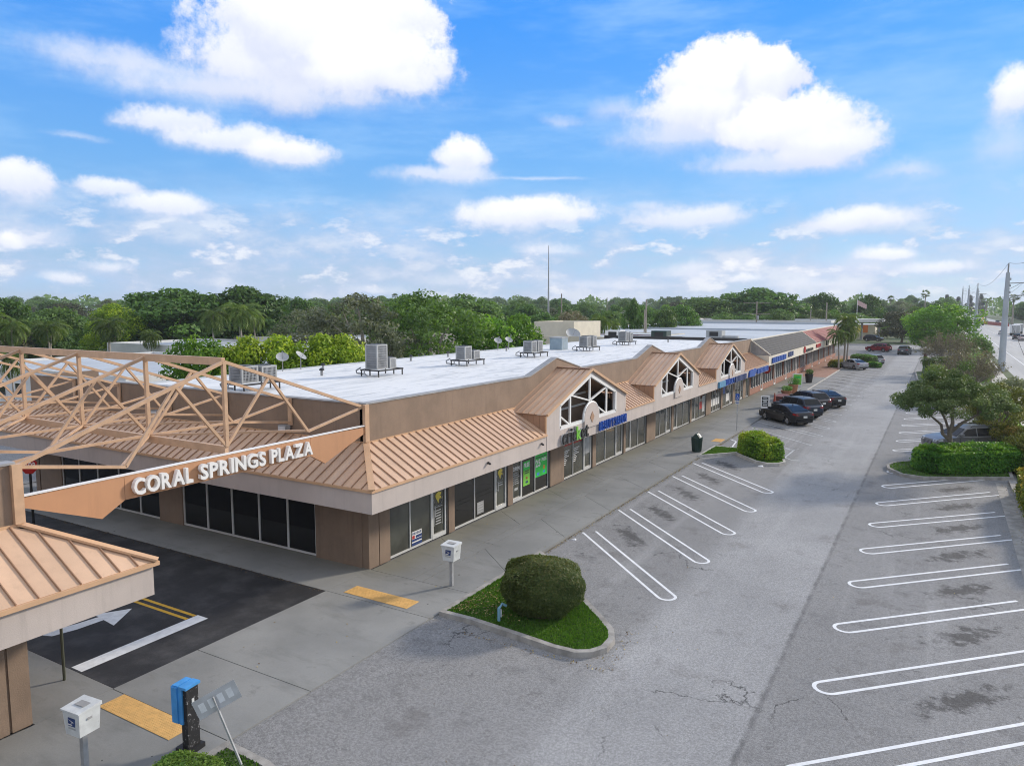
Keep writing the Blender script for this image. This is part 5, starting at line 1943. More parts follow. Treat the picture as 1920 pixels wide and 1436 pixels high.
dish(-14.1, 9.2, 5.5, 0.34, 0.9, 'satellite dish in front of the yellow green tree, left one')
dish(-14.2, 10.6, 5.5, 0.34, 1.9, 'satellite dish in front of the yellow green tree, right one')
dish(-14.1, 31.5, 5.5, 0.33, 0.9, 'satellite dish at the roof back edge, left of a pair')
dish(-14.1, 33.2, 5.5, 0.33, 1.1, 'satellite dish at the roof back edge, right of a pair')
dish(-21.8, 61.3, 4.9, 0.9, 0.8, 'large dish in front of the cream stucco box building')
for i, (x, y) in enumerate(((-12.9, 18.8), (-13.1, 23.2), (-13.0, 31.0), (-12.7, 10.8), (-10.5, 8.5), (-12.4, 40.2), (-6.5, 51.0))):
    t = thing('roof_vent', 'short dark vent pipe on the white roof', 'vent', (x, y, RZ), 0, 'vent pipes on the white roof')
    mb = MB()
    mb.tube([(0, 0, 0), (0, 0, 0.28)], 0.07, 8)
    obj('pipe', mb, M['coping'], t)
    mb = MB()
    mb.lathe([(0.13, 0.28), (0.13, 0.33), (0.04, 0.40)], (0, 0, 0), 10)
    obj('cowl', mb, M['black'], t)
for i, (x, y, lb) in enumerate(((-6.0, 66.5, 'boxy kitchen exhaust with a dark mouth on the grey roof'), (-11, 62, 'green grey plant unit on the roof behind the dark parapet'), (-16, 60.5, 'white framed plant unit left of the green grey one'))):
    t = thing('roof_plant', lb, 'roof plant', (x, y, 5.12))
    add('casing', boxes((-0.9, 0.9, -0.8, 0.8, 0.2, 1.15)), ['acgrey', 'trashgreen', 'white'][i], t)
    add('curb', boxes((-1.0, 1.0, -0.9, 0.9, 0, 0.198)), 'greyroof', t)
    add('outlet', boxes((-0.5, 0.5, -0.83, -0.802, 0.5, 1.0)), 'black', t)
    add('duct', boxes((0.9, 2.6, -0.4, 0.4, 0.15, 0.55)), 'acgrey', t)

# ================================================================== STREET FURNITURE
def post_box(x, y, rz, label, h=1.36):
    t = thing('collection_box', label, 'mailbox', (x, y, 0), rz)
    add('post', boxes((-0.05, 0.05, -0.05, 0.05, 0, h - 0.48)), 'steel', t)
    mb = MB()
    a, b = 0.20, 0.24
    mb.hexa([(-a, -a, h - 0.48), (a, -a, h - 0.48), (a, a, h - 0.48), (-a, a, h - 0.48)], [(-b, -b + 0.02, h), (b, -b + 0.02, h), (b, b - 0.02, h), (-b, b - 0.02, h)])
    bx_ = obj('body', mb, M['mailbox'], t)
    mb = MB()
    mb.hexa([(-b - 0.02, -b - 0.01, h + 0.002), (b + 0.02, -b - 0.01, h + 0.002), (b + 0.02, b, h + 0.002), (-b - 0.02, b, h + 0.002)],
            [(-b - 0.02, -b - 0.01, h + 0.03), (b + 0.02, -b - 0.01, h + 0.03), (b + 0.02, b, h + 0.07), (-b - 0.02, b, h + 0.07)])
    obj('lid', mb, M['mailbox'], t)
    # eagle emblem on the street face (-Y) and a slot on the side
    e = MB()
    yf = lambda z: -a - 0.02 * ((z - (h - 0.48)) / 0.48) - 0.006
    zc = h - 0.20
    e.prism([(-0.10, yf(zc - 0.08), zc - 0.08), (0.10, yf(zc - 0.08), zc - 0.08), (0.12, yf(zc + 0.09), zc + 0.09), (-0.08, yf(zc + 0.09), zc + 0.09)], (0, -0.004, 0))
    obj('emblem', e, M['navy'], t)
    e = MB()
    e.prism([(-0.08, yf(zc) - 0.005, zc + 0.055), (0.08, yf(zc) - 0.005, zc + 0.01), (-0.01, yf(zc) - 0.005, zc - 0.015), (0.03, yf(zc) - 0.005, zc + 0.012)], (0, -0.003, 0))
    e.prism([(-0.09, yf(zc) - 0.005, zc - 0.055), (0.04, yf(zc) - 0.005, zc - 0.055), (0.02, yf(zc) - 0.005, zc - 0.035), (-0.085, yf(zc) - 0.005, zc - 0.035)], (0, -0.003, 0))
    obj('eagle', e, M['white'], t)
    e = MB()
    e.box(-0.10, 0.10, yf(zc - 0.14) - 0.003, yf(zc - 0.14), zc - 0.145, zc - 0.115)
    obj('print', e, M['kiosksign'], t)
    e = MB()
    e.box(b - 0.03, b + 0.002, -0.06, 0.04, zc + 0.02, zc + 0.06)
    obj('lock_plate', e, M['coping'], t)
    st = MB()
    st.box(-0.12, 0.14, -0.06, 0.10, h + 0.060, h + 0.064)
    obj('hinge', st, M['coping'], t)
    return t


post_box(3.34, 0.22, 0.05, 'white collection box with blue eagle on a grey post beside the round bush', 1.36)
post_box(2.76, -11.25, 0.10, 'white collection box with blue eagle at the bottom left by the payphone', 1.36)

t = thing('payphone', 'blue payphone shell with scratched black face on a black stone foot', 'payphone', (3.80, -9.72, 0), math.radians(8))
add('foot', boxes((-0.17, 0.22, -0.20, 0.20, 0, 0.10)), 'black', t)
add('column', boxes((-0.02, 0.14, -0.15, 0.15, 0.102, 1.36)), 'scribble', t)
mb = MB()
mb.box(-0.24, -0.03, -0.21, 0.21, 0.62, 1.42)
mb.bevel(0.03, 2)
obj('shell', mb, M['blue'], t)
add('hood', boxes((-0.03, 0.17, -0.19, 0.19, 1.365, 1.42)), 'blue', t)
add('side_plate', boxes((-0.03, 0.05, 0.152, 0.185, 0.62, 1.36), (-0.03, 0.05, -0.185, -0.152, 0.62, 1.36)), 'blue', t)
add('coin_slot', boxes((0.142, 0.155, -0.03, 0.03, 0.98, 1.12)), 'mailbox', t)

t = thing('leaning_sign', 'grey sign seen from behind on a leaning steel post at the bottom left', 'sign', (5.30, -9.60, 0))
mb = MB()
top = Vector((-0.42, -0.32, 1.52))
mb.bar((0, 0, -0.05), top, 0.055, 0.03)
obj('post', mb, M['steel'], t)
mb = MB()
ctr = top - Vector((-0.02, -0.05, 0.10)) + Vector((-0.02, 0.04, 0))
ux = Vector((0.55, 0.72, 0.38)).normalized()
uz = Vector((-0.35, -0.15, 0.9))
uz = (uz - ux * uz.dot(ux)).normalized()
un = ux.cross(uz)
c4 = [ctr + ux * a * 0.42 + uz * b * 0.19 for a, b in ((-1, -1), (1, -1), (1, 1), (-1, 1))]
mb.prism(c4, un * 0.008)
obj('plate', mb, M['kiosksign'], t)
mb = MB()
for k in range(4):
    a0 = -0.34 + 0.18 * k
    q = [ctr + un * 0.009 + ux * a + uz * b for a, b in ((a0, -0.09), (a0 + 0.11, -0.09), (a0 + 0.11, 0.09), (a0, 0.09))]
    mb.prism(q, un * 0.002)
obj('print', mb, M['mailbox'], t)

t = thing('sign_post', 'thin dark post standing on the walkway under the corner unit eave', 'post', (-1.27, -9.49, 0))
mb = MB()
mb.tube([(0, 0, 0), (0, 0, 2.1)], 0.035, 8)
obj('pole', mb, mat('dark_olive_post', (0.06, 0.065, 0.04), 0.7), t)
add('plate', boxes((-0.16, 0.16, 0.036, 0.045, 1.65, 2.1)), 'kiosksign', t)

t = thing('standpipe', 'small light blue standpipe in the grass beside the round bush', 'standpipe', (6.16, -1.45, 0.04))
mb = MB()
mb.tube([(0, 0, 0), (0, 0, 0.42), (0.06, 0.10, 0.52), (0.12, 0.2, 0.45)], 0.045, 8)
obj('pipe', mb, mat('pale_blue_pipe', (0.18, 0.36, 0.46), 0.6), t, smooth=50)
add('plate', boxes((-0.06, 0.06, 0.04, 0.06, 0.15, 0.38)), 'mailbox', t)

t = thing('trash_bin', 'dark green ribbed trash bin with domed lid on the walkway', 'trash bin', (3.80, 26.05, 0))
mb = MB()
mb.lathe([(0.26, 0.0), (0.33, 0.86), (0.36, 0.86), (0.36, 0.91), (0.30, 0.91)], (0, 0, 0), 24)
obj('body', mb, M['trashgreen'], t)
for k in range(20):
    a = k * 2 * PI / 20
    mb = MB()
    mb.bar((0.275 * math.cos(a), 0.275 * math.sin(a), 0.05), (0.335 * math.cos(a), 0.335 * math.sin(a), 0.82), 0.025)
    obj('rib', mb, M['trashgreen'], t)
mb = MB()
mb.hexa([(-0.24, -0.24, 0.912), (0.24, -0.24, 0.912), (0.24, 0.24, 0.912), (-0.24, 0.24, 0.912)], [(-0.05, -0.22, 1.15), (0.05, -0.22, 1.15), (0.05, 0.22, 1.15), (-0.05, 0.22, 1.15)])
obj('lid', mb, M['trashgreen'], t)
mb = MB()
mb.hexa([(0.215, -0.13, 0.96), (0.215, 0.13, 0.96), (0.115, 0.13, 1.09), (0.115, -0.13, 1.09)], [(0.235, -0.13, 0.97), (0.235, 0.13, 0.97), (0.135, 0.13, 1.10), (0.135, -0.13, 1.10)])
obj('flap', mb, M['mailbox'], t)

t = thing('accessible_sign', 'blue and white accessible parking sign on a tall thin post', 'sign', (4.08, 35.15, 0), math.radians(-15))
mb = MB()
mb.tube([(0, 0, 0), (0, 0, 2.7)], 0.032, 8)
obj('post', mb, M['steel'], t)
add('plate', boxes((-0.15, 0.15, -0.05, -0.036, 2.25, 2.72)), 'signblue', t)
add('plate', boxes((-0.15, 0.15, -0.05, -0.036, 1.94, 2.235)), 'mailbox', t)
mb = MB()
mb.tube([(0.0, -0.053, 2.62), (0.0, -0.053, 2.48), (0.07, -0.053, 2.46), (0.09, -0.053, 2.36)], 0.013, 5)
mb.tube([(-0.075 * math.cos(k * PI / 8 - 0.9), -0.053, 2.40 - 0.08 * math.sin(k * PI / 8 - 0.9)) for k in range(11)], 0.011, 5)
obj('wheelchair_symbol', mb, M['white'], t)
add('print', boxes((-0.11, 0.11, -0.053, -0.051, 2.13, 2.17), (-0.11, 0.11, -0.053, -0.051, 2.03, 2.07)), 'signblue', t)
add('tag', boxes((-0.05, 0.05, -0.042, -0.034, 1.30, 1.45)), 'mailbox', t)

t = thing('sandwich_board', 'white framed sandwich board with a black and white poster in front of the dark sedan', 'sandwich board', (3.32, 48.7, 0), math.radians(12))
for s in (-1, 1):
    mb = MB()
    mb.hexa([(-0.36, s * 0.30 - 0.015, 0), (0.36, s * 0.30 - 0.015, 0), (0.36, s * 0.30 + 0.015, 0), (-0.36, s * 0.30 + 0.015, 0)], [(-0.36, s * 0.03 - 0.015, 1.1), (0.36, s * 0.03 - 0.015, 1.1), (0.36, s * 0.03 + 0.015, 1.1), (-0.36, s * 0.03 + 0.015, 1.1)])
    obj('board', mb, M['white'], t)
yb = lambda z: -0.30 + 0.27 * z / 1.1 - 0.018
mb = MB()
mb.prism([(-0.27, yb(0.18), 0.18), (0.27, yb(0.18), 0.18), (0.27, yb(1.0), 1.0), (-0.27, yb(1.0), 1.0)], (0, -0.004, 0))
obj('poster', mb, M['black'], t)
mb = MB()
for k, (wd, hh) in enumerate(((0.38, 0.08), (0.44, 0.06), (0.30, 0.10), (0.46, 0.07), (0.34, 0.06))):
    z = 0.26 + 0.145 * k
    mb.prism([(-wd / 2, yb(z) - 0.005, z), (wd / 2, yb(z) - 0.005, z), (wd / 2, yb(z + hh) - 0.005, z + hh), (-wd / 2, yb(z + hh) - 0.005, z + hh)], (0, -0.002, 0))
obj('print', mb, M['mailbox'], t)

t = thing('traffic_cone', 'dull red traffic cone on the walkway behind the sandwich board', 'traffic cone', (3.40, 52.6, 0))
add('base', boxes((-0.19, 0.19, -0.19, 0.19, 0, 0.04)), 'black', t)
mb = MB()
mb.lathe([(0.15, 0.041), (0.035, 0.95), (0.02, 0.97)], (0, 0, 0), 16)
obj('cone', mb, mat('faded_cone', (0.30, 0.055, 0.03), 0.7), t, smooth=40)
t = thing('door_mat', 'dull red planter bench beside the traffic cone', 'bench', (3.55, 55.2, 0))
add('seat', boxes((-0.45, 0.45, -1.2, 1.2, 0.40, 0.48)), mat('dark_red_bench', (0.16, 0.045, 0.04), 0.6), t)
for y in (-1.0, 1.0):
    add('leg', boxes((-0.38, 0.38, y - 0.08, y + 0.08, 0, 0.398)), mat('dark_red_leg', (0.14, 0.045, 0.04), 0.6), t)
t.name = 'bench'


def pot(name, label, x, y, r, h, m, seed, lm, pr, ph):
    t = thing(name, label, 'planter', (x, y, 0))
    mb = MB()
    mb.lathe([(r * 0.72, 0), (r * 0.95, h * 0.86), (r, h * 0.86), (r, h), (r * 0.86, h), (r * 0.84, h - 0.05)], (0, 0, 0), 20)
    obj('pot', mb, M[m], t)
    rg = np.random.default_rng(seed)
    P, N, tt = clump_cloud([(0, 0, h + ph * 0.4, pr, pr, ph * 0.6), (pr * 0.4, 0.1, h + ph * 0.5, pr * 0.7, pr * 0.7, ph * 0.5)], 900, rg)
    put('foliage', leaf_mesh('foliage', P, N, 0.10, tt, LM[lm], 0.5, rg), t)


pot('planter', 'low tan planter with green plants behind the dark cars', 3.35, 58.9, 0.55, 0.55, 'terra', 5, 'ficus', 0.5, 0.5)
pot('planter', 'tall terracotta planter with green plants behind the dark cars', 3.55, 61.5, 0.50, 0.95, 'terra', 6, 'ficus', 0.55, 0.7)
pot('planter', 'black tapered planter with a clipped plant on the far walkway', 3.25, 73.9, 0.48, 1.05, 'black', 7, 'dark', 0.42, 0.55)
t = thing('sandwich_board', 'lime green sandwich board in a white frame on the far walkway', 'sandwich board', (2.85, 68.3, 0), math.radians(10))
add('frame', boxes((-0.52, 0.52, -0.06, 0.06, 0, 1.5)), 'white', t)
add('poster', boxes((-0.42, 0.42, -0.075, -0.062, 0.25, 1.4)), 'lime', t)
add('print', boxes((-0.32, 0.32, -0.080, -0.076, 1.0, 1.2), (-0.30, 0.25, -0.080, -0.076, 0.6, 0.7)), 'green', t)
t = thing('stop_sign', 'red octagonal stop sign on a black post at the left edge behind the driveway', 'stop sign', (-15.3, -3.2, 0), math.radians(30))
mb = MB()
mb.tube([(0, 0, 0), (0, 0, 2.5)], 0.05, 8)
obj('post', mb, M['black'], t)
mb = MB()
mb.prism([(0.38 * math.cos(PI / 8 + k * PI / 4), -0.055, 2.55 + 0.38 * math.sin(PI / 8 + k * PI / 4)) for k in range(8)], (0, -0.01, 0))
obj('plate', mb, M['red'], t)
lettering('STOP', (-0.27, -0.066, 2.44), (1, 0, 0), (0, 0, 1), 0.54, 0.24, M['white'], t, 0.003, 0.03, 'print', join=True)
# lot with white lines seen under the truss
back = sheet('back_lot', -60, -23.6, -2.15, 24, -0.05, M['asphalt'])
for k in range(6):
    stroke([(-30 + 0.2 * k, 2 + 1.3 * k), (-27.0 + 0.2 * k, 1.0 + 1.3 * k)], 0.14, -0.044, 'bay_marking', M['linewhite'], back)
stroke([(-34, -1.2), (-24.5, -1.2)], 0.2, -0.044, 'bay_marking', M['linewhite'], back)

# ================================================================== VEHICLES
_paint = {}


def paint(c):
    if c not in _paint:
        _paint[c] = mat('car_paint', c, 0.36, 0.03, 1.0, spec=0.40, coat=0.22)
    return _paint[c]


CARS = {
    'sedan': dict(L=4.85, W=1.84, ax=1.42, r=0.335, H=1.46,
                  low=[(-2.36, 0.40), (-2.28, 0.25), 'R', 'F', (2.26, 0.23), (2.38, 0.36), (2.42, 0.58), (2.36, 0.70), (2.10, 0.80), (1.60, 0.90), (1.05, 0.96), (-1.40, 1.00), (-1.85, 1.06), (-2.30, 1.05), (-2.40, 0.92), (-2.42, 0.62)],
                  top=[(1.15, 0.93), (0.30, 1.39), (-0.05, 1.45), (-0.55, 1.455), (-0.95, 1.40), (-1.90, 1.03)],
                  side=[[(0.86, 1.00), (0.30, 1.33), (-0.22, 1.385), (-0.22, 1.0)], [(-0.30, 1.0), (-0.30, 1.385), (-0.88, 1.345), (-1.34, 1.12), (-1.30, 1.02)]]),
    'suv': dict(L=4.75, W=1.90, ax=1.40, r=0.37, H=1.68,
                low=[(-2.30, 0.45), (-2.24, 0.30), 'R', 'F', (2.18, 0.28), (2.32, 0.42), (2.37, 0.70), (2.30, 0.88), (2.00, 0.99), (1.50, 1.05), (1.05, 1.09), (-1.70, 1.12), (-2.20, 1.13), (-2.34, 1.02), (-2.38, 0.70)],
                top=[(1.15, 1.06), (0.42, 1.58), (0.05, 1.66), (-0.90, 1.69), (-1.70, 1.63), (-2.22, 1.10)],
                side=[[(0.88, 1.13), (0.36, 1.52), (-0.18, 1.59), (-0.18, 1.13)], [(-0.26, 1.13), (-0.26, 1.595), (-1.08, 1.60), (-1.08, 1.15)], [(-1.17, 1.16), (-1.17, 1.595), (-1.62, 1.54), (-1.86, 1.27), (-1.80, 1.18)]]),
}


def make_car(kind, col, loc, heading, label, cat='car', rails=False, group=None):
    """parked car; local x points forward"""
    s = CARS[kind]
    W2 = s['W'] / 2
    rz = math.atan2(heading[1], heading[0])
    t = thing('parked_car', label, cat, loc, rz, group)
    pm_ = paint(col)
    r = s['r'] + 0.055
    prof = []
    for p in s['low']:
        if p in ('R', 'F'):
            cx = -s['ax'] if p == 'R' else s['ax']
            zb = 0.25
            a0 = math.asin((zb - s['r']) / r)
            for k in range(9):
                a = PI - a0 - k * (PI - 2 * a0) / 8
                prof.append((cx + r * math.cos(a), s['r'] + r * math.sin(a)))
        else:
            prof.append(p)
    zmid = 0.62

    def ring(f, inset):
        out = []
        for x, z in prof:
            tp = max(0.0, (abs(x) - 1.35) / (s['L'] / 2 - 1.35))
            y = W2 * f * (1 - 0.17 * tp * tp)
            x2 = x * (1 - inset * 0.35)
            z2 = z - inset * max(0.0, z - zmid) * 1.0
            out.append((x2, y, z2))
        return out
    mb = MB()
    bm = mb.bm
    layers = [(-0.99, 0.10), (-1.0, 0.055), (-0.93, 0.012), (-0.80, 0.0), (0.80, 0.0), (0.93, 0.012), (1.0, 0.055), (0.99, 0.10)]
    rings = [[bm.verts.new(p) for p in ring(f, i)] for f, i in layers]
    n = len(prof)
    for a, b in zip(rings[:-1], rings[1:]):
        for k in range(n):
            j = (k + 1) % n
            bm.faces.new((a[k], a[j], b[j], b[k]))
    bm.faces.new(rings[0])
    bm.faces.new(rings[-1][::-1])
    body = obj('body', mb, pm_, t, smooth=38)
    # cabin
    top = s['top']
    zb, zt = top[0][1], s['H']

    def yy(z):
        return W2 * (0.925 - 0.235 * (z - zb) / (zt - zb))
    mb = MB()
    bm = mb.bm
    lay = []
    for f, dz in ((-1.0, -0.03), (-0.86, 0.0), (0.0, 0.015), (0.86, 0.0), (1.0, -0.03)):
        lay.append([bm.verts.new((x, yy(z) * f, z + (dz if z > zb + 0.2 else 0))) for x, z in top])
    n = len(top)
    for a, b in zip(lay[:-1], lay[1:]):
        for k in range(n - 1):
            bm.faces.new((a[k], a[k + 1], b[k + 1], b[k]))
    bm.faces.new(lay[0])
    bm.faces.new(lay[-1][::-1])
    obj('cabin', mb, pm_, t, smooth=30)

    def slab4(name, pts, nrm, m, parent, th=0.012):
        mb = MB()
        nrm = Vector(nrm).normalized()
        mb.prism([Vector(p) + nrm * 0.004 for p in pts], nrm * th)
        return obj(name, mb, m, parent)
    # screens follow the cabin slope
    (xa, za), (xb, zb2) = top[0], top[1]
    nrm = Vector((zb2 - za, 0, xa - xb))
    lerp = lambda p, q, u: (p[0] + (q[0] - p[0]) * u, p[1] + (q[1] - p[1]) * u)
    lo, hi = lerp(top[0], top[1], 0.10), lerp(top[0], top[1], 0.93)
    slab4('windscreen', [(lo[0], -yy(lo[1]) * 0.94, lo[1]), (lo[0], yy(lo[1]) * 0.94, lo[1]), (hi[0], yy(hi[1]) * 0.90, hi[1]), (hi[0], -yy(hi[1]) * 0.90, hi[1])], nrm + Vector((0, 0, 0.05)), M['carglass'], t, 0.02)
    lo, hi = lerp(top[-1], top[-2], 0.12 if kind == 'sedan' else 0.18), lerp(top[-1], top[-2], 0.92)
    nrm = Vector((-(top[-2][1] - top[-1][1]), 0, top[-2][0] - top[-1][0]))
    slab4('rear_window', [(lo[0], -yy(lo[1]) * 0.90, lo[1]), (hi[0], -yy(hi[1]) * 0.88, hi[1]), (hi[0], yy(hi[1]) * 0.88, hi[1]), (lo[0], yy(lo[1]) * 0.90, lo[1])], nrm, M['carglass'], t, 0.02)
    for sd_ in (-1, 1):
        for poly in s['side']:
            pts = [(x, sd_ * yy(z), z) for x, z in poly]
            a, b, c = Vector(pts[0]), Vector(pts[1]), Vector(pts[2])
            nn = (b - a).cross(c - a)
            if nn.y * sd_ < 0:
                nn = -nn
            slab4('side_window', pts, nn, M['carglass'], t, 0.010)
        # door shut lines
        mb = MB()
        for x in (0.90, -0.24, -1.22):
            mb.box(x - 0.008, x + 0.008, sd_ * W2 * 1.0 - 0.002, sd_ * W2 * 1.0 + 0.004, 0.36, 0.92 if kind == 'sedan' else 1.02)
        mb.box(-0.9, 1.0, sd_ * (W2 * 1.0) - 0.004, sd_ * (W2 * 1.0) + 0.010, 0.29, 0.34)
        obj('door_trim', mb, M['black'], t)
        for x in (0.1, -0.95):
            mb = MB()
            z = 0.84 if kind == 'sedan' else 0.95
            mb.box(x - 0.1, x + 0.1, sd_ * W2 * 0.99 - 0.01, sd_ * W2 * 0.99 + 0.035, z, z + 0.035)
            obj('handle', mb, M['rim'], t)
        mb = MB()
        z = zb + 0.08
        mb.box(0.72, 0.90, sd_ * (W2 + 0.02) - 0.09, sd_ * (W2 + 0.02) + 0.10, z, z + 0.15)
        mb.bevel(0.03, 1)
        obj('mirror', mb, pm_, t)
        # lamps
        mb = MB()
        x = -s['L'] / 2
        z = 0.83 if kind == 'sedan' else 0.92
        mb.hexa([(x + 0.02, sd_ * W2 * 0.45, z), (x + 0.01, sd_ * W2 * 0.80, z), (x + 0.36, sd_ * W2 * 0.955, z + 0.03), (x + 0.38, sd_ * W2 * 0.5, z)],
                [(x + 0.05, sd_ * W2 * 0.45, z + 0.13), (x + 0.05, sd_ * W2 * 0.80, z + 0.14), (x + 0.36, sd_ * W2 * 0.935, z + 0.15), (x + 0.38, sd_ * W2 * 0.5, z + 0.13)])
        obj('tail_lamp', mb, M['lampred'], t)
        mb = MB()
        x = s['L'] / 2
        z = 0.60 if kind == 'sedan' else 0.78
        mb.hexa([(x - 0.03, sd_ * W2 * 0.48, z), (x - 0.04, sd_ * W2 * 0.80, z), (x - 0.42, sd_ * W2 * 0.955, z + 0.04), (x - 0.42, sd_ * W2 * 0.5, z)],
                [(x - 0.08, sd_ * W2 * 0.48, z + 0.12), (x - 0.10, sd_ * W2 * 0.80, z + 0.13), (x - 0.42, sd_ * W2 * 0.935, z + 0.15), (x - 0.42, sd_ * W2 * 0.5, z + 0.12)])
        obj('head_lamp', mb, M['lampclear'], t)
    # grille, bumpers, plate
    mb = MB()
    x = s['L'] / 2
    z = 0.42 if kind == 'sedan' else 0.55
    mb.box(x - 0.10, x + 0.012, -0.42, 0.42, z, z + 0.22)
    g = obj('grille', mb, M['black'], t)
    mb = MB()
    for k in range(3):
        mb.box(x + 0.013, x + 0.022, -0.40, 0.40, z + 0.03 + 0.07 * k, z + 0.055 + 0.07 * k)
    obj('grille_bar', mb, M['rim'], g)
    mb = MB()
    mb.box(-s['L'] / 2 - 0.012, -s['L'] / 2 + 0.12, -W2 * 0.72, W2 * 0.72, 0.30 if kind == 'sedan' else 0.36, 0.42 if kind == 'sedan' else 0.56)
    obj('rear_bumper', mb, M['black'], t)
    mb = MB()
    zc = 0.72 if kind == 'sedan' else 0.80
    mb.box(-s['L'] / 2 - 0.022, -s['L'] / 2 + 0.02, -0.16, 0.16, zc - 0.08, zc + 0.08)
    obj('licence_plate', mb, M['plate'], t)
    if rails:
        for sd_ in (-1, 1):
            mb = MB()
            mb.tube([(0.1, sd_ * yy(zt) * 0.97, zt - 0.05), (0.0, sd_ * yy(zt) * 0.97, zt + 0.03), (-1.35, sd_ * yy(zt) * 0.97, zt + 0.03), (-1.5, sd_ * yy(zt) * 0.97, zt - 0.06)], 0.022, 6)
            obj('roof_rail', mb, M['black'], t)
    mb = MB()
    mb.box(-0.62 - 0.3, -0.55 - 0.3, -0.02, 0.02, zt - 0.03, zt + 0.07)
    obj('aerial', mb, M['black'], t)
    under = MB()
    under.box(-s['L'] / 2 + 0.3, s['L'] / 2 - 0.3, -W2 * 0.78, W2 * 0.78, 0.20, 0.45)
    obj('underbody', under, M['black'], t)
    for sx in (-1, 1):
        for sy in (-1, 1):
            w = MB()
            r_ = s['r']
            yc = sy * (W2 - 0.115)
            ringp = [(r_ * 0.62, -0.10), (r_ * 0.94, -0.11), (r_, -0.08), (r_, 0.08), (r_ * 0.94, 0.11), (r_ * 0.62, 0.10)]
            bm = w.bm
            rr_ = []
            for rad, dy in ringp:
                rr_.append([bm.verts.new((sx * s['ax'] + rad * math.cos(k * 2 * PI / 20), yc + dy * 1.0, r_ + rad * math.sin(k * 2 * PI / 20))) for k in range(20)])
            for i in range(len(rr_)):
                a, b = rr_[i], rr_[(i + 1) % len(rr_)]
                for k in range(20):
                    j = (k + 1) % 20
                    bm.faces.new((a[k], a[j], b[j], b[k]))
            wh = obj('wheel', w, M['tyre'], t, smooth=40)
            rim = MB()
            for k in range(5):
                a = k * 2 * PI / 5
                p = (sx * s['ax'] + r_ * 0.60 * math.cos(a), yc + sy * 0.085, r_ + r_ * 0.60 * math.sin(a))
                q = (sx * s['ax'] + 0.03 * math.cos(a), yc + sy * 0.095, r_ + 0.03 * math.sin(a))
                rim.bar(p, q, 0.07, 0.03, up=(0, 1, 0))
            cyl = [(sx * s['ax'], yc + sy * 0.02, r_), (sx * s['ax'], yc + sy * 0.065, r_)]
            rim.tube(cyl, r_ * 0.60, 18)
            obj('rim', rim, M['rim'], wh)
    return t


HB = (-0.72, 0.69)          # nose-in bays on the shop side
make_car('sedan', (0.008, 0.009, 0.011), (6.25, 41.85, LOTZ), HB, 'black saloon parked nose in, nearest of the dark cars by the sandwich board')
make_car('suv', (0.016, 0.026, 0.045), (6.45, 45.7, LOTZ), HB, 'dark blue estate SUV parked second, behind the near black saloon')
make_car('suv', (0.022, 0.018, 0.018), (6.5, 50.3, LOTZ), HB, 'blackish brown SUV with roof rails, third of the dark parked cars', rails=True)
make_car('sedan', (0.010, 0.010, 0.012), (7.3, 53.8, LOTZ), HB, 'black saloon parked last in the row of dark cars')
make_car('sedan', (0.40, 0.41, 0.43), (5.6, 99.0, LOTZ), (-0.66, 0.75), 'silver saloon parked by the palm trio')
make_car('suv', (0.22, 0.23, 0.24), (7.2, 108.5, LOTZ), (-0.60, 0.80), 'grey SUV partly hidden behind the far clipped bush')
make_car('suv', (0.20, 0.012, 0.018), (5.6, 147.0, LOTZ), (-0.93, 0.36), 'dark red SUV crossing the far end of the lot')
make_car('suv', (0.07, 0.08, 0.09), (10.6, 139.5, LOTZ), (0.12, 1.0), 'grey SUV seen from behind at the far end of the lot')
make_car('suv', (0.015, 0.015, 0.018), (1.2, 194.0, LOTZ + 0.1), (0.9, -0.3), 'black car in front of the fuel station')
make_car('suv', (0.20, 0.20, 0.20), (18.2, 35.0, LOTZ), (-0.84, -0.54), 'silver SUV with black roof rails parked behind the long green hedge', rails=True)
GRP = 'traffic on the wide road'
for i, (x, y, k, c, hd, lb) in enumerate(((33.5, 270, 'sedan', (0.55, 0.56, 0.57), (0, 1), 'white car on the road left of the near utility pole'), (34.6, 229, 'suv', (0.02, 0.02, 0.02), (0, 1), 'black SUV on the road at the right edge'),
                                          (35.4, 221, 'suv', (0.5, 0.42, 0.42), (0, 1), 'pale pink car on the road at the right edge'), (42.4, 464, 'suv', (0.03, 0.03, 0.035), (0, -1), 'distant black car right of the red barriers'),
                                          (44.3, 424, 'sedan', (0.05, 0.05, 0.06), (0, -1), 'distant dark car behind the near utility pole'), (26.8, 69.0, 'suv', (0.6, 0.61, 0.62), (0, 1), 'white car on the road glimpsed through the grey green tree'),
                                          (29.0, 690, 'suv', (0.55, 0.55, 0.56), (0, 1), 'far white car where the road meets the trees'), (33.0, 760, 'suv', (0.05, 0.05, 0.06), (0, 1), 'far black car where the road meets the trees'),
                                          (30.0, 830, 'sedan', (0.5, 0.5, 0.52), (0, 1), 'farthest white car on the road'), (40.5, 560, 'sedan', (0.45, 0.46, 0.48), (0, -1), 'far silver car near the excavator'))):
    make_car(k, c, (x, y, -0.136), hd, lb, 'car', group=GRP)
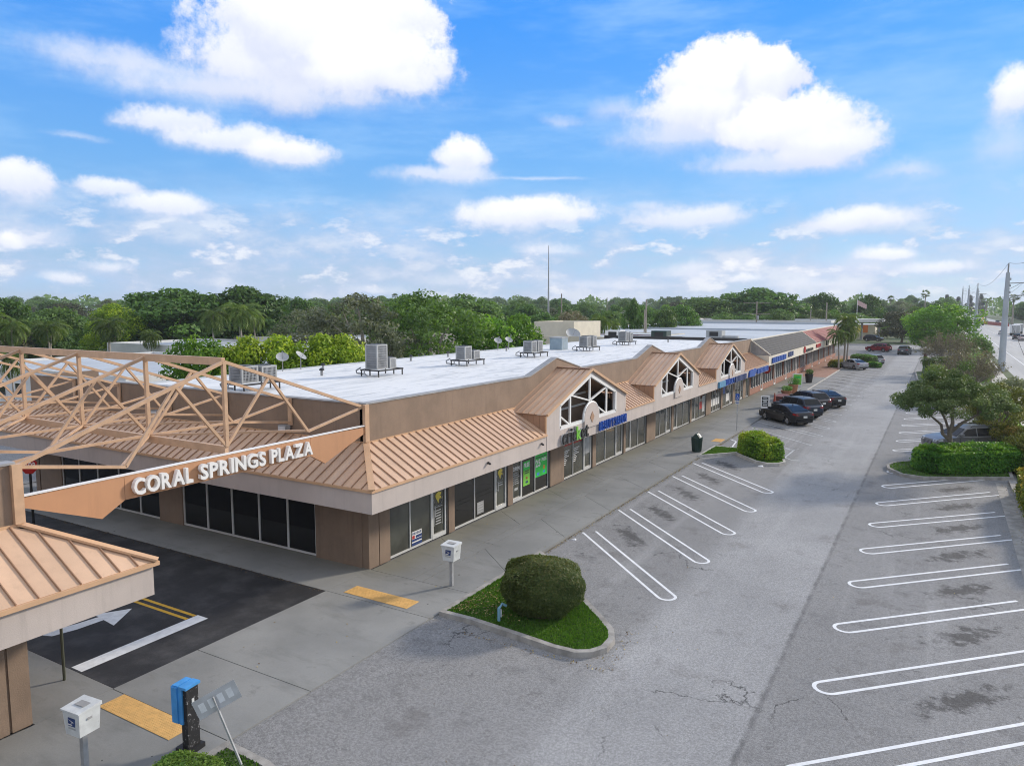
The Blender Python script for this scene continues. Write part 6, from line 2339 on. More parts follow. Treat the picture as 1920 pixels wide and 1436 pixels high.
for i, (x, y, lb) in enumerate(((36.4, 262, 'white box truck on the road behind the near utility pole'), (38.6, 281, 'second white box truck on the road at the right edge'))):
    t = thing('box_truck', lb, 'truck', (x, y, -0.136))
    mb = MB()
    mb.box(-1.2, 1.2, -3.2, 2.2, 0.9, 3.4)
    mb.bevel(0.05, 1)
    obj('cargo_box', mb, M['white'], t)
    mb = MB()
    mb.hexa([(-1.1, 2.3, 0.55), (1.1, 2.3, 0.55), (1.1, 4.1, 0.55), (-1.1, 4.1, 0.55)], [(-1.0, 2.3, 2.6), (1.0, 2.3, 2.6), (1.0, 3.3, 2.6), (-1.0, 3.3, 2.6)])
    obj('cab', mb, M['white'], t)
    add('rear_door', boxes((-1.05, -0.05, -3.24, -3.205, 1.0, 3.25), (0.05, 1.05, -3.24, -3.205, 1.0, 3.25)), 'acgrey', t)
    add('chassis', boxes((-0.9, 0.9, -3.3, 3.9, 0.5, 0.88)), 'black', t)
    for y_ in (-2.2, 3.1):
        for s in (-1, 1):
            mb = MB()
            mb.tube([(s * 0.78, y_, 0.46), (s * 1.10, y_, 0.46)], 0.46, 16)
            obj('wheel', mb, M['tyre'], t)
t = thing('excavator', 'dark excavator working on the road beside the red barriers', 'excavator', (32.3, 405, -0.136))
add('track', boxes((-1.4, -0.8, -1.8, 1.8, 0, 0.8), (0.8, 1.4, -1.8, 1.8, 0, 0.8)), 'black', t)
add('cab', boxes((-1.3, 0.0, -0.8, 1.0, 0.9, 2.9)), 'trashgreen', t)
add('engine_cover', boxes((0.02, 1.3, -1.6, 0.8, 0.9, 2.0)), 'coping', t)
mb = MB()
mb.bar((0.3, 0.5, 1.8), (1.2, 3.2, 4.0), 0.35)
mb.bar((1.2, 3.2, 4.0), (2.0, 4.6, 1.6), 0.28)
mb.box(1.7, 2.5, 4.4, 5.0, 0.9, 1.6)
obj('boom', mb, M['lineyellow'], t)
for k in range(9):
    t = thing('barrier', 'dull red water filled barrier in a row on the road', 'barrier', (35.4 + 0.85 * k, 432 - 9.0 * k * 0.6, -0.136), math.radians(-75), 'red barriers along the roadworks')
    mb = MB()
    mb.hexa([(-1.7, -0.35, 0), (1.7, -0.35, 0), (1.7, 0.35, 0), (-1.7, 0.35, 0)], [(-1.7, -0.12, 1.6), (1.7, -0.12, 1.6), (1.7, 0.12, 1.6), (-1.7, 0.12, 1.6)])
    obj('body', mb, mat('barrier_red', (0.30, 0.08, 0.06), 0.7), t)
for k in range(3):
    t = thing('barrier', 'dull red barrier left of the second utility pole', 'barrier', (29.9, 470 - 14 * k, -0.136), math.radians(80), 'red barriers left of the second pole')
    mb = MB()
    mb.hexa([(-1.7, -0.35, 0), (1.7, -0.35, 0), (1.7, 0.35, 0), (-1.7, 0.35, 0)], [(-1.7, -0.12, 1.9), (1.7, -0.12, 1.9), (1.7, 0.12, 1.9), (-1.7, 0.12, 1.9)])
    obj('body', mb, mat('barrier_red', (0.30, 0.08, 0.06), 0.7), t)

# ================================================================== POLES AND WIRES
POLES = [(24.05, 104.4, 13.8, 'thick grey concrete utility pole nearest, at the right'), (24.0, 209.0, 13.9, 'second grey utility pole along the road'),
         (24.6, 315.0, 16.0, 'third utility pole along the road'), (26.0, 505.0, 20.2, 'dark topped fourth utility pole along the road'), (27.5, 640.0, 15.0, 'farthest utility pole along the road')]
tops = []
for i, (x, y, h, lb) in enumerate(POLES):
    t = thing('utility_pole', lb, 'utility pole', (x, y, -0.1))
    mb = MB()
    mb.tube([(0, 0, 0), (0, 0, h * 0.75), (0, 0, h)], [0.46, 0.33, 0.24], 12)
    obj('shaft', mb, M['polegrey'], t, smooth=40)
    mb = MB()
    mb.tube([(0, 0, h + 0.002), (0, 0, h + 1.2)], 0.10, 8)
    obj('top_pin', mb, M['coping'], t)
    for z in (h - 1.5, h - 3.2):
        mb = MB()
        mb.bar((0.25, 0, z), (2.0, 0, z + 0.05), 0.14, 0.12)
        mb.bar((0.25, 0, z - 0.8), (1.5, 0, z - 0.05), 0.06)
        obj('arm', mb, M['coping'], t)
    mb = MB()
    for k in range(4):
        mb.tube([(0.28, 0.0, h - 0.9 - 0.9 * k), (0.42, 0.0, h - 0.9 - 0.9 * k)], 0.16, 8)
    obj('insulator', mb, M['steel'], t)
    tops.append((x, y, h))
tops = [(24.1, 0.0, 13.8)] + tops
wt = thing('power_line', 'sagging power lines strung between the roadside utility poles', 'power lines', (24, 104, 0))
for (xa, ya, ha), (xb, yb_, hb) in zip(tops[:-1], tops[1:]):
    for dx, dz in ((0, 1.2), (1.9, -1.45), (1.9, -3.15), (0.35, -5.4)):
        mb = MB()
        pts = []
        for k in range(13):
            u = k / 12
            pts.append((xa + (xb - xa) * u + dx - 24, ya + (yb_ - ya) * u - 104, ha + dz + (hb - ha) * u - 4 * 1.7 * u * (1 - u)))
        mb.tube(pts, 0.022, 4)
        obj('wire', mb, M['wire'], wt)
t = thing('guy_wire', 'slanting guy wire beside the nearest utility pole', 'guy wire', (24.3, 104.4, 0))
mb = MB()
mb.tube([(0, 0, 8), (2.6, -9, 0)], 0.03, 5)
obj('cable', mb, M['wire'], t)


def wood_pole(x, y, h, label, arm=0.0, r=0.15, m='wood', name='wooden_pole', cat='utility pole'):
    t = thing(name, label, cat, (x, y, -0.2))
    mb = MB()
    mb.tube([(0, 0, 0), (0, 0, h)], [r, r * (0.25 if name == 'mast' else 0.7)], 8)
    obj('shaft', mb, M[m], t, smooth=40)
    if arm:
        for z in (h - 0.4, h - 3.0):
            mb = MB()
            a = math.radians(30)
            mb.bar((-arm * math.cos(a), -arm * math.sin(a), z), (arm * math.cos(a), arm * math.sin(a), z), 0.14)
            obj('crossarm', mb, M[m], t)
        mb = MB()
        mb.tube([(0.3, -0.1, h - 4.2), (0.3, -0.1, h - 3.3)], 0.25, 8)
        obj('transformer', mb, M['steel'], t)
    return t


wood_pole(-66.9, 141.1, 23.9, 'very tall slender grey mast rising above the white roof', 0, 0.33, 'steel', 'mast', 'mast')
wood_pole(-50.7, 115.9, 11.799999999999999, 'short pale pole right of the tall mast', 0, 0.18, 'wood')
wood_pole(-58.5, 157.7, 11.5, 'thin pole standing among trees behind the red brown roof edge', 0, 0.14, 'wood')
wood_pole(-21.8, 86.5, 10.2, 'timber pole pair left of the pale low house, right one', 0, 0.16, 'wood')
wood_pole(-22.7, 88.3, 8.799999999999999, 'timber pole pair left of the pale low house, left one', 0, 0.14, 'wood')
wood_pole(-21.8, 161.9, 10.399999999999999, 'timber utility pole with crossarms before the huge tree', 3.2, 0.2, 'wood')
wood_pole(-8.8, 181.1, 10.2, 'plain timber pole left of the palm trio', 0, 0.2, 'wood')
wood_pole(-13.0, 184.5, 8.5, 'small plain pole left of another timber pole on the skyline roof', 0, 0.14, 'wood')


# ================================================================== TREES
rgt = np.random.default_rng(11)
SPEC = {
    # kind: (W, H, leaf material, builder args)
    'ficus': dict(W=14, H=11, m='dark', n=11000, s=0.62, cl=(70, 0.8, 1.2, 2.3, 0.50), limbs=0),
    'dark': dict(W=10, H=9, m='dark', n=8000, s=0.48, cl=(55, 0.6, 0.9, 1.7, 0.70), limbs=0),
    'mid': dict(W=10, H=9, m='mid', n=8000, s=0.46, cl=(55, 0.6, 0.9, 1.7, 0.65), limbs=0),
    'brown': dict(W=12, H=10, m='brown', n=9000, s=0.40, cl=(70, 1.6, 0.8, 1.6, 0.7), limbs=6),
    'bright': dict(W=8, H=8, m='bright', n=11000, s=0.30, cl=(75, 0.2, 0.6, 1.2, 0.8), limbs=0),
    'yellow': dict(W=7, H=7, m='yellow', n=11000, s=0.22, cl=(80, 0.2, 0.5, 1.0, 0.7), limbs=0),
    'oak': dict(W=9, H=8.5, m='olive', n=7500, s=0.24, cl=(90, 1.5, 0.45, 0.9, 0.6), limbs=10),
    'oakdark': dict(W=9, H=9, m='mid', n=9000, s=0.25, cl=(90, 1.6, 0.5, 1.0, 0.55), limbs=10),
    'croton': dict(W=4, H=6, m='croton', n=2500, s=0.22, cl=(26, 1.0, 0.4, 0.8, 0.8), limbs=4),
    'twig': dict(W=7, H=8, m='twig', n=3500, s=0.25, cl=(50, 1.5, 0.5, 0.9, 0.8), limbs=8),
}
LM['brown'] = leaf_mat('brown_green_leaves', (0.030, 0.038, 0.020), (0.060, 0.066, 0.034), (0.14, 0.12, 0.06), 0.15)
_tree = {}


def tree_meshes(kind, var=0):
    key = (kind, var)
    if key in _tree:
        return _tree[key]
    sp = SPEC[kind]
    n, z0, r0, r1, sq = sp['cl']
    rg = np.random.default_rng(100 + 17 * var + sum(map(ord, kind)))
    cl = dome_clumps(rg, n, sp['W'] / 2, sp['W'] / 2, z0, sp['H'], r0, r1, 1.0, sq, 0.28)
    P, N, tt = clump_cloud(cl, sp['n'], rg)
    if kind in ('bright', 'yellow'):
        P[:, 2] -= 0.10 * np.linalg.norm(P[:, :2], axis=1) * rg.uniform(0, 1, len(P))
    P[:, 2] = np.maximum(P[:, 2], 0.1)
    s = sp['s'] * rg.uniform(0.6, 1.35, len(P))
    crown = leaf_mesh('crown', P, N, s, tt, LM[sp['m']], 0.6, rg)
    mb = MB()
    lim = []
    for k in range(sp['limbs'] or 3):
        c = cl[rg.integers(len(cl))]
        lim.append((c[0] * 0.8, c[1] * 0.8, c[2]))
    trunk_mb(mb, rg, sp['H'], 0.028 * sp['H'], lim, forks=0.32)
    trunk = mb.mesh('trunk', M['barkpale' if kind in ('oak', 'oakdark', 'twig') else 'bark'])
    _tree[key] = (crown, trunk, sp['W'], sp['H'])
    return _tree[key]


def palm_meshes(kind, var=0):
    key = (kind, var)
    if key in _tree:
        return _tree[key]
    rg = np.random.default_rng(300 + var)
    Ps, Ns, Ts, ss, tt = [], [], [], [], []
    if kind == 'coco':
        H, L, nf = 8.0, 2.9, 22
        top = np.array([0.35, 0.1, H - 1.4])
        for k in range(nf):
            a = k * 2.399 + rg.normal() * 0.15
            e0 = 1.25 - 1.75 * (k / nf)
            p = top.copy()
            d = np.array([math.cos(a), math.sin(a), 0])
            ang = e0
            t0 = rg.uniform(0, 1)
            for j in range(22):
                st = L / 22
                ang -= 0.085 + 0.02 * j / 22
                step = d * math.cos(ang) + np.array([0, 0, math.sin(ang)])
                p = p + step * st
                side = np.cross(step, [0, 0, 1.0])
                side /= max(1e-6, np.linalg.norm(side))
                ll = 0.75 * math.sin(PI * min(1, (j + 2) / 23)) + 0.12
                for sgn in (-1, 1):
                    tdir = side * sgn * 0.8 + step * 0.5 + np.array([0, 0, -0.45])
                    tdir /= np.linalg.norm(tdir)
                    Ps.append(p + tdir * ll * 0.5)
                    Ts.append(tdir)
                    Ns.append(np.cross(tdir, step) * sgn + rg.normal(size=3) * 0.15)
                    ss.append(ll)
                    tt.append(0.5 * t0 + 0.4 * rg.uniform())
                Ps.append(p - step * st / 2)
                Ts.append(step)
                Ns.append(np.array([0, 0, 1.0]) + rg.normal(size=3) * 0.1)
                ss.append(st * 2)
                tt.append(0.9)
        asp = 0.16
        mb = MB()
        mb.tube([(0, 0, 0), (0.05, 0.05, H * 0.3), (0.22, 0.08, H * 0.6), (0.35, 0.1, H - 1.3)], [0.20, 0.15, 0.12, 0.11], 8)
        W = 5.4
    else:
        H, nf, W = 12.0, 34, 3.2
        top = np.array([0.0, 0.0, H - 1.3])
        for k in range(nf):
            v = rg.normal(size=3)
            v[2] = abs(v[2]) * 1.2 - 0.5
            v /= np.linalg.norm(v)
            c = top + v * 1.0
            t0 = rg.uniform(0, 1)
            side = np.cross(v, [0, 0, 1.0])
            side /= max(1e-6, np.linalg.norm(side))
            for q in np.linspace(-1.1, 1.1, 9):
                tdir = v * math.cos(q) + side * math.sin(q) + np.array([0, 0, -0.15])
                tdir /= np.linalg.norm(tdir)
                Ps.append(c + tdir * 0.38)
                Ts.append(tdir)
                Ns.append(np.cross(tdir, side) + rg.normal(size=3) * 0.2)
                ss.append(0.85)
                tt.append(0.5 * t0 + 0.4 * rg.uniform())
        asp = 0.22
        mb = MB()
        mb.tube([(0, 0, 0), (0, 0, H - 1.2)], [0.24, 0.17], 8)
    crown = leaf_mesh('crown', np.array(Ps), np.array(Ns), np.array(ss), np.array(tt), LM['palm'], asp, rg, np.array(Ts))
    trunk = mb.mesh('trunk', M['barkpale'], smooth=50)
    _tree[key] = (crown, trunk, W, H)
    return _tree[key]


def pine_meshes(kind='pine', var=0):
    key = (kind, var)
    if key in _tree:
        return _tree[key]
    rg = np.random.default_rng(500 + var)
    H, W = 16.0, 7.0
    cl = []
    for k in range(46):
        z = rg.uniform(2.0, H - 0.5)
        rad = W / 2 * (1 - (z / H) ** 1.7) * rg.uniform(0.3, 1.0)
        a = rg.uniform(0, 2 * PI)
        cl.append((rad * math.cos(a), rad * math.sin(a), z, 0.7, 0.7, 1.3))
    P, N, tt = clump_cloud(cl, 4500, rg, up=0.1)
    T = np.array([0, 0, 1.0]) + rg.normal(size=P.shape) * 0.35
    crown = leaf_mesh('crown', P, N, 0.9 * rg.uniform(0.6, 1.3, len(P)), tt, LM['pine'], 0.18, rg, T)
    mb = MB()
    mb.tube([(0, 0, 0), (0, 0, H * 0.9)], [0.3, 0.08], 7)
    trunk = mb.mesh('trunk', M['bark'])
    _tree[key] = (crown, trunk, W, H)
    return _tree[key]


TNAME = {'ficus': 'broad_tree', 'dark': 'dark_tree', 'mid': 'leafy_tree', 'brown': 'leafy_tree', 'bright': 'bushy_tree', 'yellow': 'bushy_tree', 'oak': 'oak_tree', 'oakdark': 'oak_tree',
         'croton': 'shrub_tree', 'twig': 'bare_tree', 'coco': 'coconut_palm', 'fan': 'fan_palm', 'pine': 'pine_tree'}


def plant_tree(kind, x, y, W, H, label, group=None, var=0, z=-0.25):
    crown, trunk, W0, H0 = (palm_meshes if kind in ('coco', 'fan') else pine_meshes if kind == 'pine' else tree_meshes)(kind, var)
    t = thing(TNAME[kind], label, 'palm tree' if kind in ('coco', 'fan') else 'tree', (x, y, z), R.uniform(0, 6.28), group)
    t.scale = (W / W0, W / W0, H / H0)
    put('trunk', trunk, t)
    put('crown', crown, t)
    return t


NOTABLE = [
    (-96.7, 59.8, 17.3, 12.5, 'ficus', 'broad dark spreading tree behind the white roofs, left of the tall pair'),
    (-90.6, 69.2, 16.6, 12.9, 'ficus', 'broad dark spreading tree behind the white roofs, right of the tall pair'),
    (-98.5, 50.6, 6.0, 9.6, 'yellow', 'lime green tree just left of the tall dark pair'),
    (-106.7, 38.8, 8.2, 10.7, 'dark', 'dark rounded tree at the left edge of the tree line'),
    (-114.0, 49.7, 10.0, 9.6, 'mid', 'mid green tree between palms at the far left'),
    (-22.8, 10.5, 3.9, 7.8, 'bright', 'dense round green tree behind the truss ridge'),
    (-25.3, 14.8, 2.9, 6.7, 'croton', 'pale cream flecked shrub tree between the green tree and the yellow green one'),
    (-19.8, 14.0, 4.4, 7.1, 'yellow', 'yellow green tree mound left of centre behind the roof edge dishes'),
    (-17.8, 15.7, 4.1, 7.3, 'yellow', 'yellow green tree mound right beside the squat condensers tree line'),
    (-36.6, 33.7, 6.3, 8.1, 'oak', 'grey green sparse tree above the yellow green mound'),
    (-26.7, 29.1, 7.6, 9.1, 'oak', 'large grey green sparse tree behind the tallest condenser'),
    (-23.5, 34.4, 8.2, 9.5, 'oakdark', 'dark sparse tree with visible trunks behind the white roof'),
    (-22.8, 27.9, 3.1, 6.5, 'oak', 'small grey tree low behind the tallest condenser'),
    (-21.8, 41.2, 5.2, 8.8, 'bright', 'bright green drooping tree, left lobe behind the roof dishes'),
    (-19.7, 44.8, 5.3, 8.7, 'bright', 'bright green drooping tree, right lobe next to the cream stucco box'),
    (-75.8, 118.5, 18.1, 12.1, 'mid', 'wide mid green tree on the skyline above the bright drooping trees'),
    (-78.3, 99.7, 9.9, 11.7, 'dark', 'dark tree on the skyline above the dark sparse tree'),
    (-104.7, 95.7, 8.2, 11.5, 'dark', 'dark rounded tree right of the tall dark pair'),
    (-84.3, 84.5, 11.2, 10.2, 'mid', 'mid green tree right of the tall pair above the grey trees'),
    (-34.6, 88.2, 6.9, 8.9, 'twig', 'brown leaved tree behind the cream stucco box'),
    (-30.0, 102.6, 3.6, 10.7, 'dark', 'narrow dark tree beside the white gabled house'),
    (-34.1, 218.4, 25.2, 15.2, 'ficus', 'huge dark green tree dominating the skyline over the brick strip'),
    (-45.1, 206.2, 19.7, 12.9, 'mid', 'round tree left of the huge skyline tree'),
    (-17.5, 239.8, 10.9, 14.0, 'dark', 'round topped dark tree on the skyline right of the huge tree'),
    (-4.2, 241.9, 10.6, 13.1, 'dark', 'round dark tree on the skyline above the fuel canopy'),
    (-25.6, 229.2, 15.4, 11.9, 'mid', 'mid green tree between the huge tree and the round topped one'),
    (7.9, 188.6, 12.3, 8.9, 'brown', 'dark brownish tree at the end of the parking lot'),
    (16.6, 155.4, 13.7, 10.3, 'bright', 'big bright green tree at the end of the lot beside the road'),
    (10.4, 227.3, 9.4, 9.8, 'mid', 'mid green tree behind the brownish tree at the lot end'),
    (-0.8, 226.5, 8.0, 5.9, 'bright', 'light green tree behind the fuel canopy'),
    (-8.2, 227.9, 14.8, 7.7, 'mid', 'tree behind the palm trio and flagpole'),
    (-29.7, 128.2, 7.7, 9.8, 'dark', 'dark tree right of the white gabled house'),
    (-29.2, 116.9, 6.1, 9.3, 'mid', 'mid green bush tree beside the pale low house'),
    (21.8, 121.4, 4.3, 4.4, 'mid', 'small green tree beside the road between two utility poles'),
]
PALMS = [
    (-83.0, 26.5, 5.6, 9.3, 'coco', 'coconut palm at the far left edge, nearest the truss'),
    (-80.0, 27.0, 5.2, 8.4, 'coco', 'leaning coconut palm second from the left edge'),
    (-79.6, 38.5, 5.6, 8.4, 'coco', 'tall coconut palm standing before the white roofs'),
    (-80.5, 31.5, 4.4, 8.0, 'coco', 'short coconut palm among the bushes at the left'),
    (-74.0, 41.0, 3.6, 6.6, 'coco', 'small bright palm in front of the white roofs'),
    (-76.2, 52.2, 5.5, 9.7, 'coco', 'pale coconut palm below the tall dark pair'),
    (-75.9, 57.0, 7.8, 10.5, 'coco', 'full coconut palm in front of the right tall dark tree'),
    (-26.7, 81.3, 4.3, 8.7, 'coco', 'coconut palm behind the red brown roof edge'),
    (-26.0, 84.0, 2.8, 7.9, 'coco', 'small palm right of the coconut palm behind the roof edge'),
    (-80.4, 63.6, 5.3, 9.3, 'coco', 'palm half hidden at the right of the full coconut palm'),
    (9.9, 325.5, 3.5, 15.9, 'fan', 'tall thin fan palm standing above the skyline at right'),
    (-4.1, 352.1, 3.4, 13.9, 'fan', 'fan palm on the skyline left of the tall thin one'),
    (43.5, 380.1, 5.3, 14.6, 'fan', 'fan palm on the skyline beyond the near utility pole'),
    (47.3, 370.7, 4.7, 16.1, 'fan', 'fan palm on the skyline at the right edge'),
    (35.6, 433.5, 5.5, 13.5, 'fan', 'fan palm right of the second utility pole'),
    (-34.3, 7.2, 1.1, 4.7, 'coco', 'low small palm seen through the truss bars'),
    (-49.3, 12.3, 2.6, 6.0, 'coco', 'bushy palm low at the left edge above the truss'),
]

for i, (x, y, W, H, k, lb) in enumerate(NOTABLE):
    plant_tree(k, x, y, W * (1.7 if k in ('yellow', 'croton') else 1.5 if k in ('bright', 'oak', 'oakdark') and y < 60 else 1.15), H + (0.4 if k == 'yellow' else 1.3 if k in ('oak', 'oakdark') and y < 60 else 0), lb, None, i % 2)
NOTABLE_MORE = [(-20.6, 12.4, 3.6, 7.5, 'yellow', 'yellow green tree between the truss ridge and the roof dishes'), (-17.0, 16.9, 3.6, 7.5, 'yellow', 'yellow green tree end nearest the tallest condenser')]
for x, y, W, H, k, lb in NOTABLE_MORE:
    plant_tree(k, x, y, W * 1.7, H, lb, None, 1)
for i, (x, y, W, H, k, lb) in enumerate(PALMS):
    plant_tree(k, x, y, W, H, lb, None, i % 2)
# the palm trio by the shops
for i, (x, y, W, H, lb) in enumerate(((4.15, 100.8, 4.6, 8.6, 'tallest palm of the trio beside the far shops'), (4.75, 98.9, 4.2, 7.2, 'right palm of the trio beside the far shops'), (3.85, 97.2, 4.0, 6.2, 'low left palm of the trio beside the far shops'))):
    plant_tree('coco', x, y, W, H, lb, None, i % 2, -0.08)

# the general tree canopy of the suburb, kind by kind and zone by zone
def blocked(x, y):
    if -45 < x < 21 and -60 < y < 160:
        return True
    if -12 < x < 22 and y < 250:
        return True
    if 20 <= x < 50:
        return True
    if -106 < x < -34 and 18 < y < 80 and not (x < -88 and y < 40):
        return True
    return False


ZONES = [('left', -66, -48), ('middle', -48, -24), ('right', -24, 4)]
CNT = 0
for ring_, (d0, d1, nn) in enumerate(((105, 170, 46), (170, 260, 76), (260, 420, 96), (420, 640, 70))):
    for _ in range(nn):
        for _try in range(30):
            b = math.radians(R.uniform(-70, 7))
            d = R.uniform(d0, d1)
            x, y = 16.64 + math.sin(b) * d, -18.53 + math.cos(b) * d
            if not blocked(x, y):
                break
        else:
            continue
        depth = d * math.cos(b + math.radians(30.46))
        lift = {0: R.uniform(-34, -8), 1: R.uniform(-18, 8), 2: R.uniform(2, 17), 3: R.uniform(12, 22)}[ring_]
        H = max(5.0, min(22.0, 9 + lift / 1370 * depth))
        k = R.choice(['dark', 'mid', 'mid', 'ficus', 'oakdark', 'oak', 'mid', 'bright' if ring_ < 3 else 'mid', 'pine' if ring_ == 3 else 'brown', 'coco' if ring_ < 2 else 'fan' if R.random() < 0.4 else 'dark', 'ficus'])
        if k == 'fan':
            H *= 1.12
        W = H * R.uniform(0.9, 1.45) * (0.45 if k == 'pine' else 0.25 if k == 'fan' else 0.55 if k == 'coco' else 1)
        zone = [z for z, a, c in ZONES if a <= math.degrees(b) < c] or ['left' if b < -1 else 'right']
        dist = ['nearer', 'middle distance', 'distant', 'farthest'][ring_]
        kn = {'dark': 'dark rounded', 'mid': 'mid green leafy', 'ficus': 'broad dark', 'oakdark': 'sparse dark', 'bright': 'bright green bushy', 'pine': 'feathery pine', 'brown': 'brownish green', 'oak': 'grey green sparse', 'coco': 'feathery coconut palm', 'fan': 'thin fan palm'}[k]
        plant_tree(k, x, y, W, H, f'{kn}{"" if "palm" in kn else " tree"} among the {dist} trees of the skyline, {zone[0]} part', f'{kn} trees, {dist}, {zone[0]} part', R.randint(0, 1))
        CNT += 1
for i, (x, y, h) in enumerate(((24.5, 690, 19), (33, 715, 17.5), (41, 700, 18.5), (50, 735, 20), (20, 720, 17))):
    plant_tree('pine', x - 6, y, 10, h, 'tall grey pine in the clump closing off the road', 'pines closing off the road')
for i in range(26):
    y = 250 + 17 * i + R.uniform(-6, 6)
    x = 58 + R.uniform(0, 26)
    plant_tree(R.choice(['dark', 'mid', 'ficus', 'dark']), x, y, R.uniform(9, 14), R.uniform(9.5, 13.5), 'dark tree beyond the far side of the road', 'trees beyond the far side of the road', i % 2)

# far woodland that reads as one mass
rg = np.random.default_rng(77)
nl = 26000
b = rg.uniform(math.radians(-74), math.radians(10), nl)
d = 620 + 900 * rg.uniform(0, 1, nl) ** 1.5
P = np.stack([16.64 + np.sin(b) * d, -18.53 + np.cos(b) * d, rg.uniform(0, 1, nl)], 1)
keep = ~((P[:, 0] > 18) & (P[:, 0] < 52))
P, b, d = P[keep], b[keep], d[keep]
ht = 13.0 + 3.0 * np.sin(b * 57) + 2.5 * np.sin(b * 131 + 1) + 1.5 * np.sin(d * 0.03)
P[:, 2] = ht * (P[:, 2] ** 0.6)
N = rg.normal(size=P.shape) + np.array([0, 0, 0.6])
woods = stuff(put('far_woodland', leaf_mesh('far_woodland', P, N, rg.uniform(2.5, 5.0, len(P)), rg.uniform(0, 1, len(P)) * 0.8, LM['mid'], 0.7, rg)))
woods['label'] = 'far woodland closing the horizon'

# ================================================================== PLANTING IN THE LOT
def leafy(name, label, cat, loc, clumps, n, size, m, seed, up=0.35, shell=(0.78, 1.06), spread=0.5, trunk=None, zmin=0.02, aspect=0.55, cut=None):
    t = thing(name, label, cat, loc)
    rg = np.random.default_rng(seed)
    P, N, tt = clump_cloud(clumps, n, rg, up, shell, spread)
    if cut is not None:
        P = cut(P, rg)
    P[:, 2] = np.maximum(P[:, 2], zmin)
    s = size * rg.uniform(0.65, 1.35, len(P))
    put('foliage', leaf_mesh('foliage', P, N, s, tt, LM[m], aspect, rg), t)
    if trunk:
        mb = MB()
        trunk(mb, rg)
        obj('trunk', mb, M['bark'], t)
    return t


def box_clumps(rng, x0, x1, y0, y1, z0, z1, r, n):
    out = []
    for _ in range(n):
        rr_ = r * rng.uniform(0.8, 1.2)
        out.append((rng.uniform(x0 + rr_, x1 - rr_), rng.uniform(y0 + rr_, y1 - rr_), rng.uniform(z0 + rr_, z1 - rr_), rr_, rr_, rr_))
    return out


def hedge(name, label, loc, rz, L, W, H, n, size, m, seed, bump=0.10, rise=None):
    """clipped hedge: leaves over the faces of a soft-edged box"""
    t = thing(name, label, 'hedge', loc, rz)
    rg = np.random.default_rng(seed)
    A = np.array([L * W, L * H, L * H, W * H, W * H])
    f = rg.choice(5, size=n, p=A / A.sum())
    u, v = rg.uniform(-1, 1, n), rg.uniform(-1, 1, n)
    w01 = (v + 1) / 2
    P = np.zeros((n, 3))
    N = np.zeros((n, 3))
    for k in range(5):
        q = f == k
        if k == 0:
            P[q] = np.stack([u[q] * L / 2, v[q] * W / 2, np.full(q.sum(), H)], 1)
            N[q] = (0, 0, 1)
        elif k < 3:
            s = 1 if k == 1 else -1
            P[q] = np.stack([u[q] * L / 2, np.full(q.sum(), s * W / 2), w01[q] * H], 1)
            N[q] = (0, s, 0.2)
        else:
            s = 1 if k == 3 else -1
            P[q] = np.stack([np.full(q.sum(), s * L / 2), u[q] * W / 2, w01[q] * H], 1)
            N[q] = (s, 0, 0.2)
    # soften the corners and make the clipped surface uneven
    c = np.array([0, 0, H * 0.45])
    d = (P - c) / np.array([L / 2, W / 2, H * 0.55])
    r4 = (np.abs(d) ** 5).sum(1) ** 0.2
    P = c + (P - c) / r4[:, None]
    wob = bump * (np.sin(P[:, 0] * 4.1 + seed) + np.sin(P[:, 1] * 5.3 + 2 * seed) + np.sin(P[:, 2] * 6.1)) / 3 + bump * 0.5 * rg.normal(size=n)
    P += N * wob[:, None]
    inner = rg.uniform(0, 1, n) < 0.35
    P[inner] = c + (P[inner] - c) * rg.uniform(0.86, 0.97, (inner.sum(), 1))
    if rise is not None:
        P[:, 2] *= rise(P[:, 0])
    P[:, 2] = np.maximum(P[:, 2], 0.02)
    N = N + rg.normal(size=(n, 3)) * 0.55 + np.array([0, 0, 0.3])
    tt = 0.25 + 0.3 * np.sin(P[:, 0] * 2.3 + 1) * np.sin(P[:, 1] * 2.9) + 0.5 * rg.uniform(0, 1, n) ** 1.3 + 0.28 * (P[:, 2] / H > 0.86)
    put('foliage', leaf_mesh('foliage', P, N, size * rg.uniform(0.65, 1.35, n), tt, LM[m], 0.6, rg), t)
    core = MB()
    core.box(-L * 0.40, L * 0.40, -W * 0.36, W * 0.36, 0.0, H * 0.80)
    obj('stems', core, M['soil'], t)
    return t


# round clipped bush on the near island
t = thing('clipped_bush', 'large rounded clipped bush on the near grass island', 'bush', (6.93, -0.26, 0.05))
rg = np.random.default_rng(31)
n = 56000
d = rg.normal(size=(n, 3))
d /= np.linalg.norm(d, axis=1, keepdims=True)
d[:, 2] = np.where(d[:, 2] < -0.72, -d[:, 2], d[:, 2])
p4 = (np.abs(d) ** 2.75).sum(1) ** (-1 / 2.75)
S = d * p4[:, None]
wob = 1 + 0.06 * np.sin(S[:, 0] * 4 + 1) * np.sin(S[:, 1] * 5 + S[:, 2] * 3) + 0.03 * np.sin(S[:, 2] * 9 + S[:, 0] * 5) + 0.018 * rg.normal(size=n)
ins = rg.uniform(0, 1, n) < 0.3
wob = np.where(ins, wob * rg.uniform(0.88, 0.97, n), wob)
hdir = np.array([0.80, 0.60])
P = S * wob[:, None] * np.array([1.15, 0.98, 0.80])
ca, sa = math.cos(0.5), math.sin(0.5)
P = np.stack([P[:, 0] * ca - P[:, 1] * sa, P[:, 0] * sa + P[:, 1] * ca, P[:, 2] + 0.78], 1)
P[:, 2] = np.maximum(P[:, 2], 0.06)
taper = 0.84 + 0.16 * np.clip(P[:, 2] / 0.8, 0, 1)
P[:, :2] *= taper[:, None]
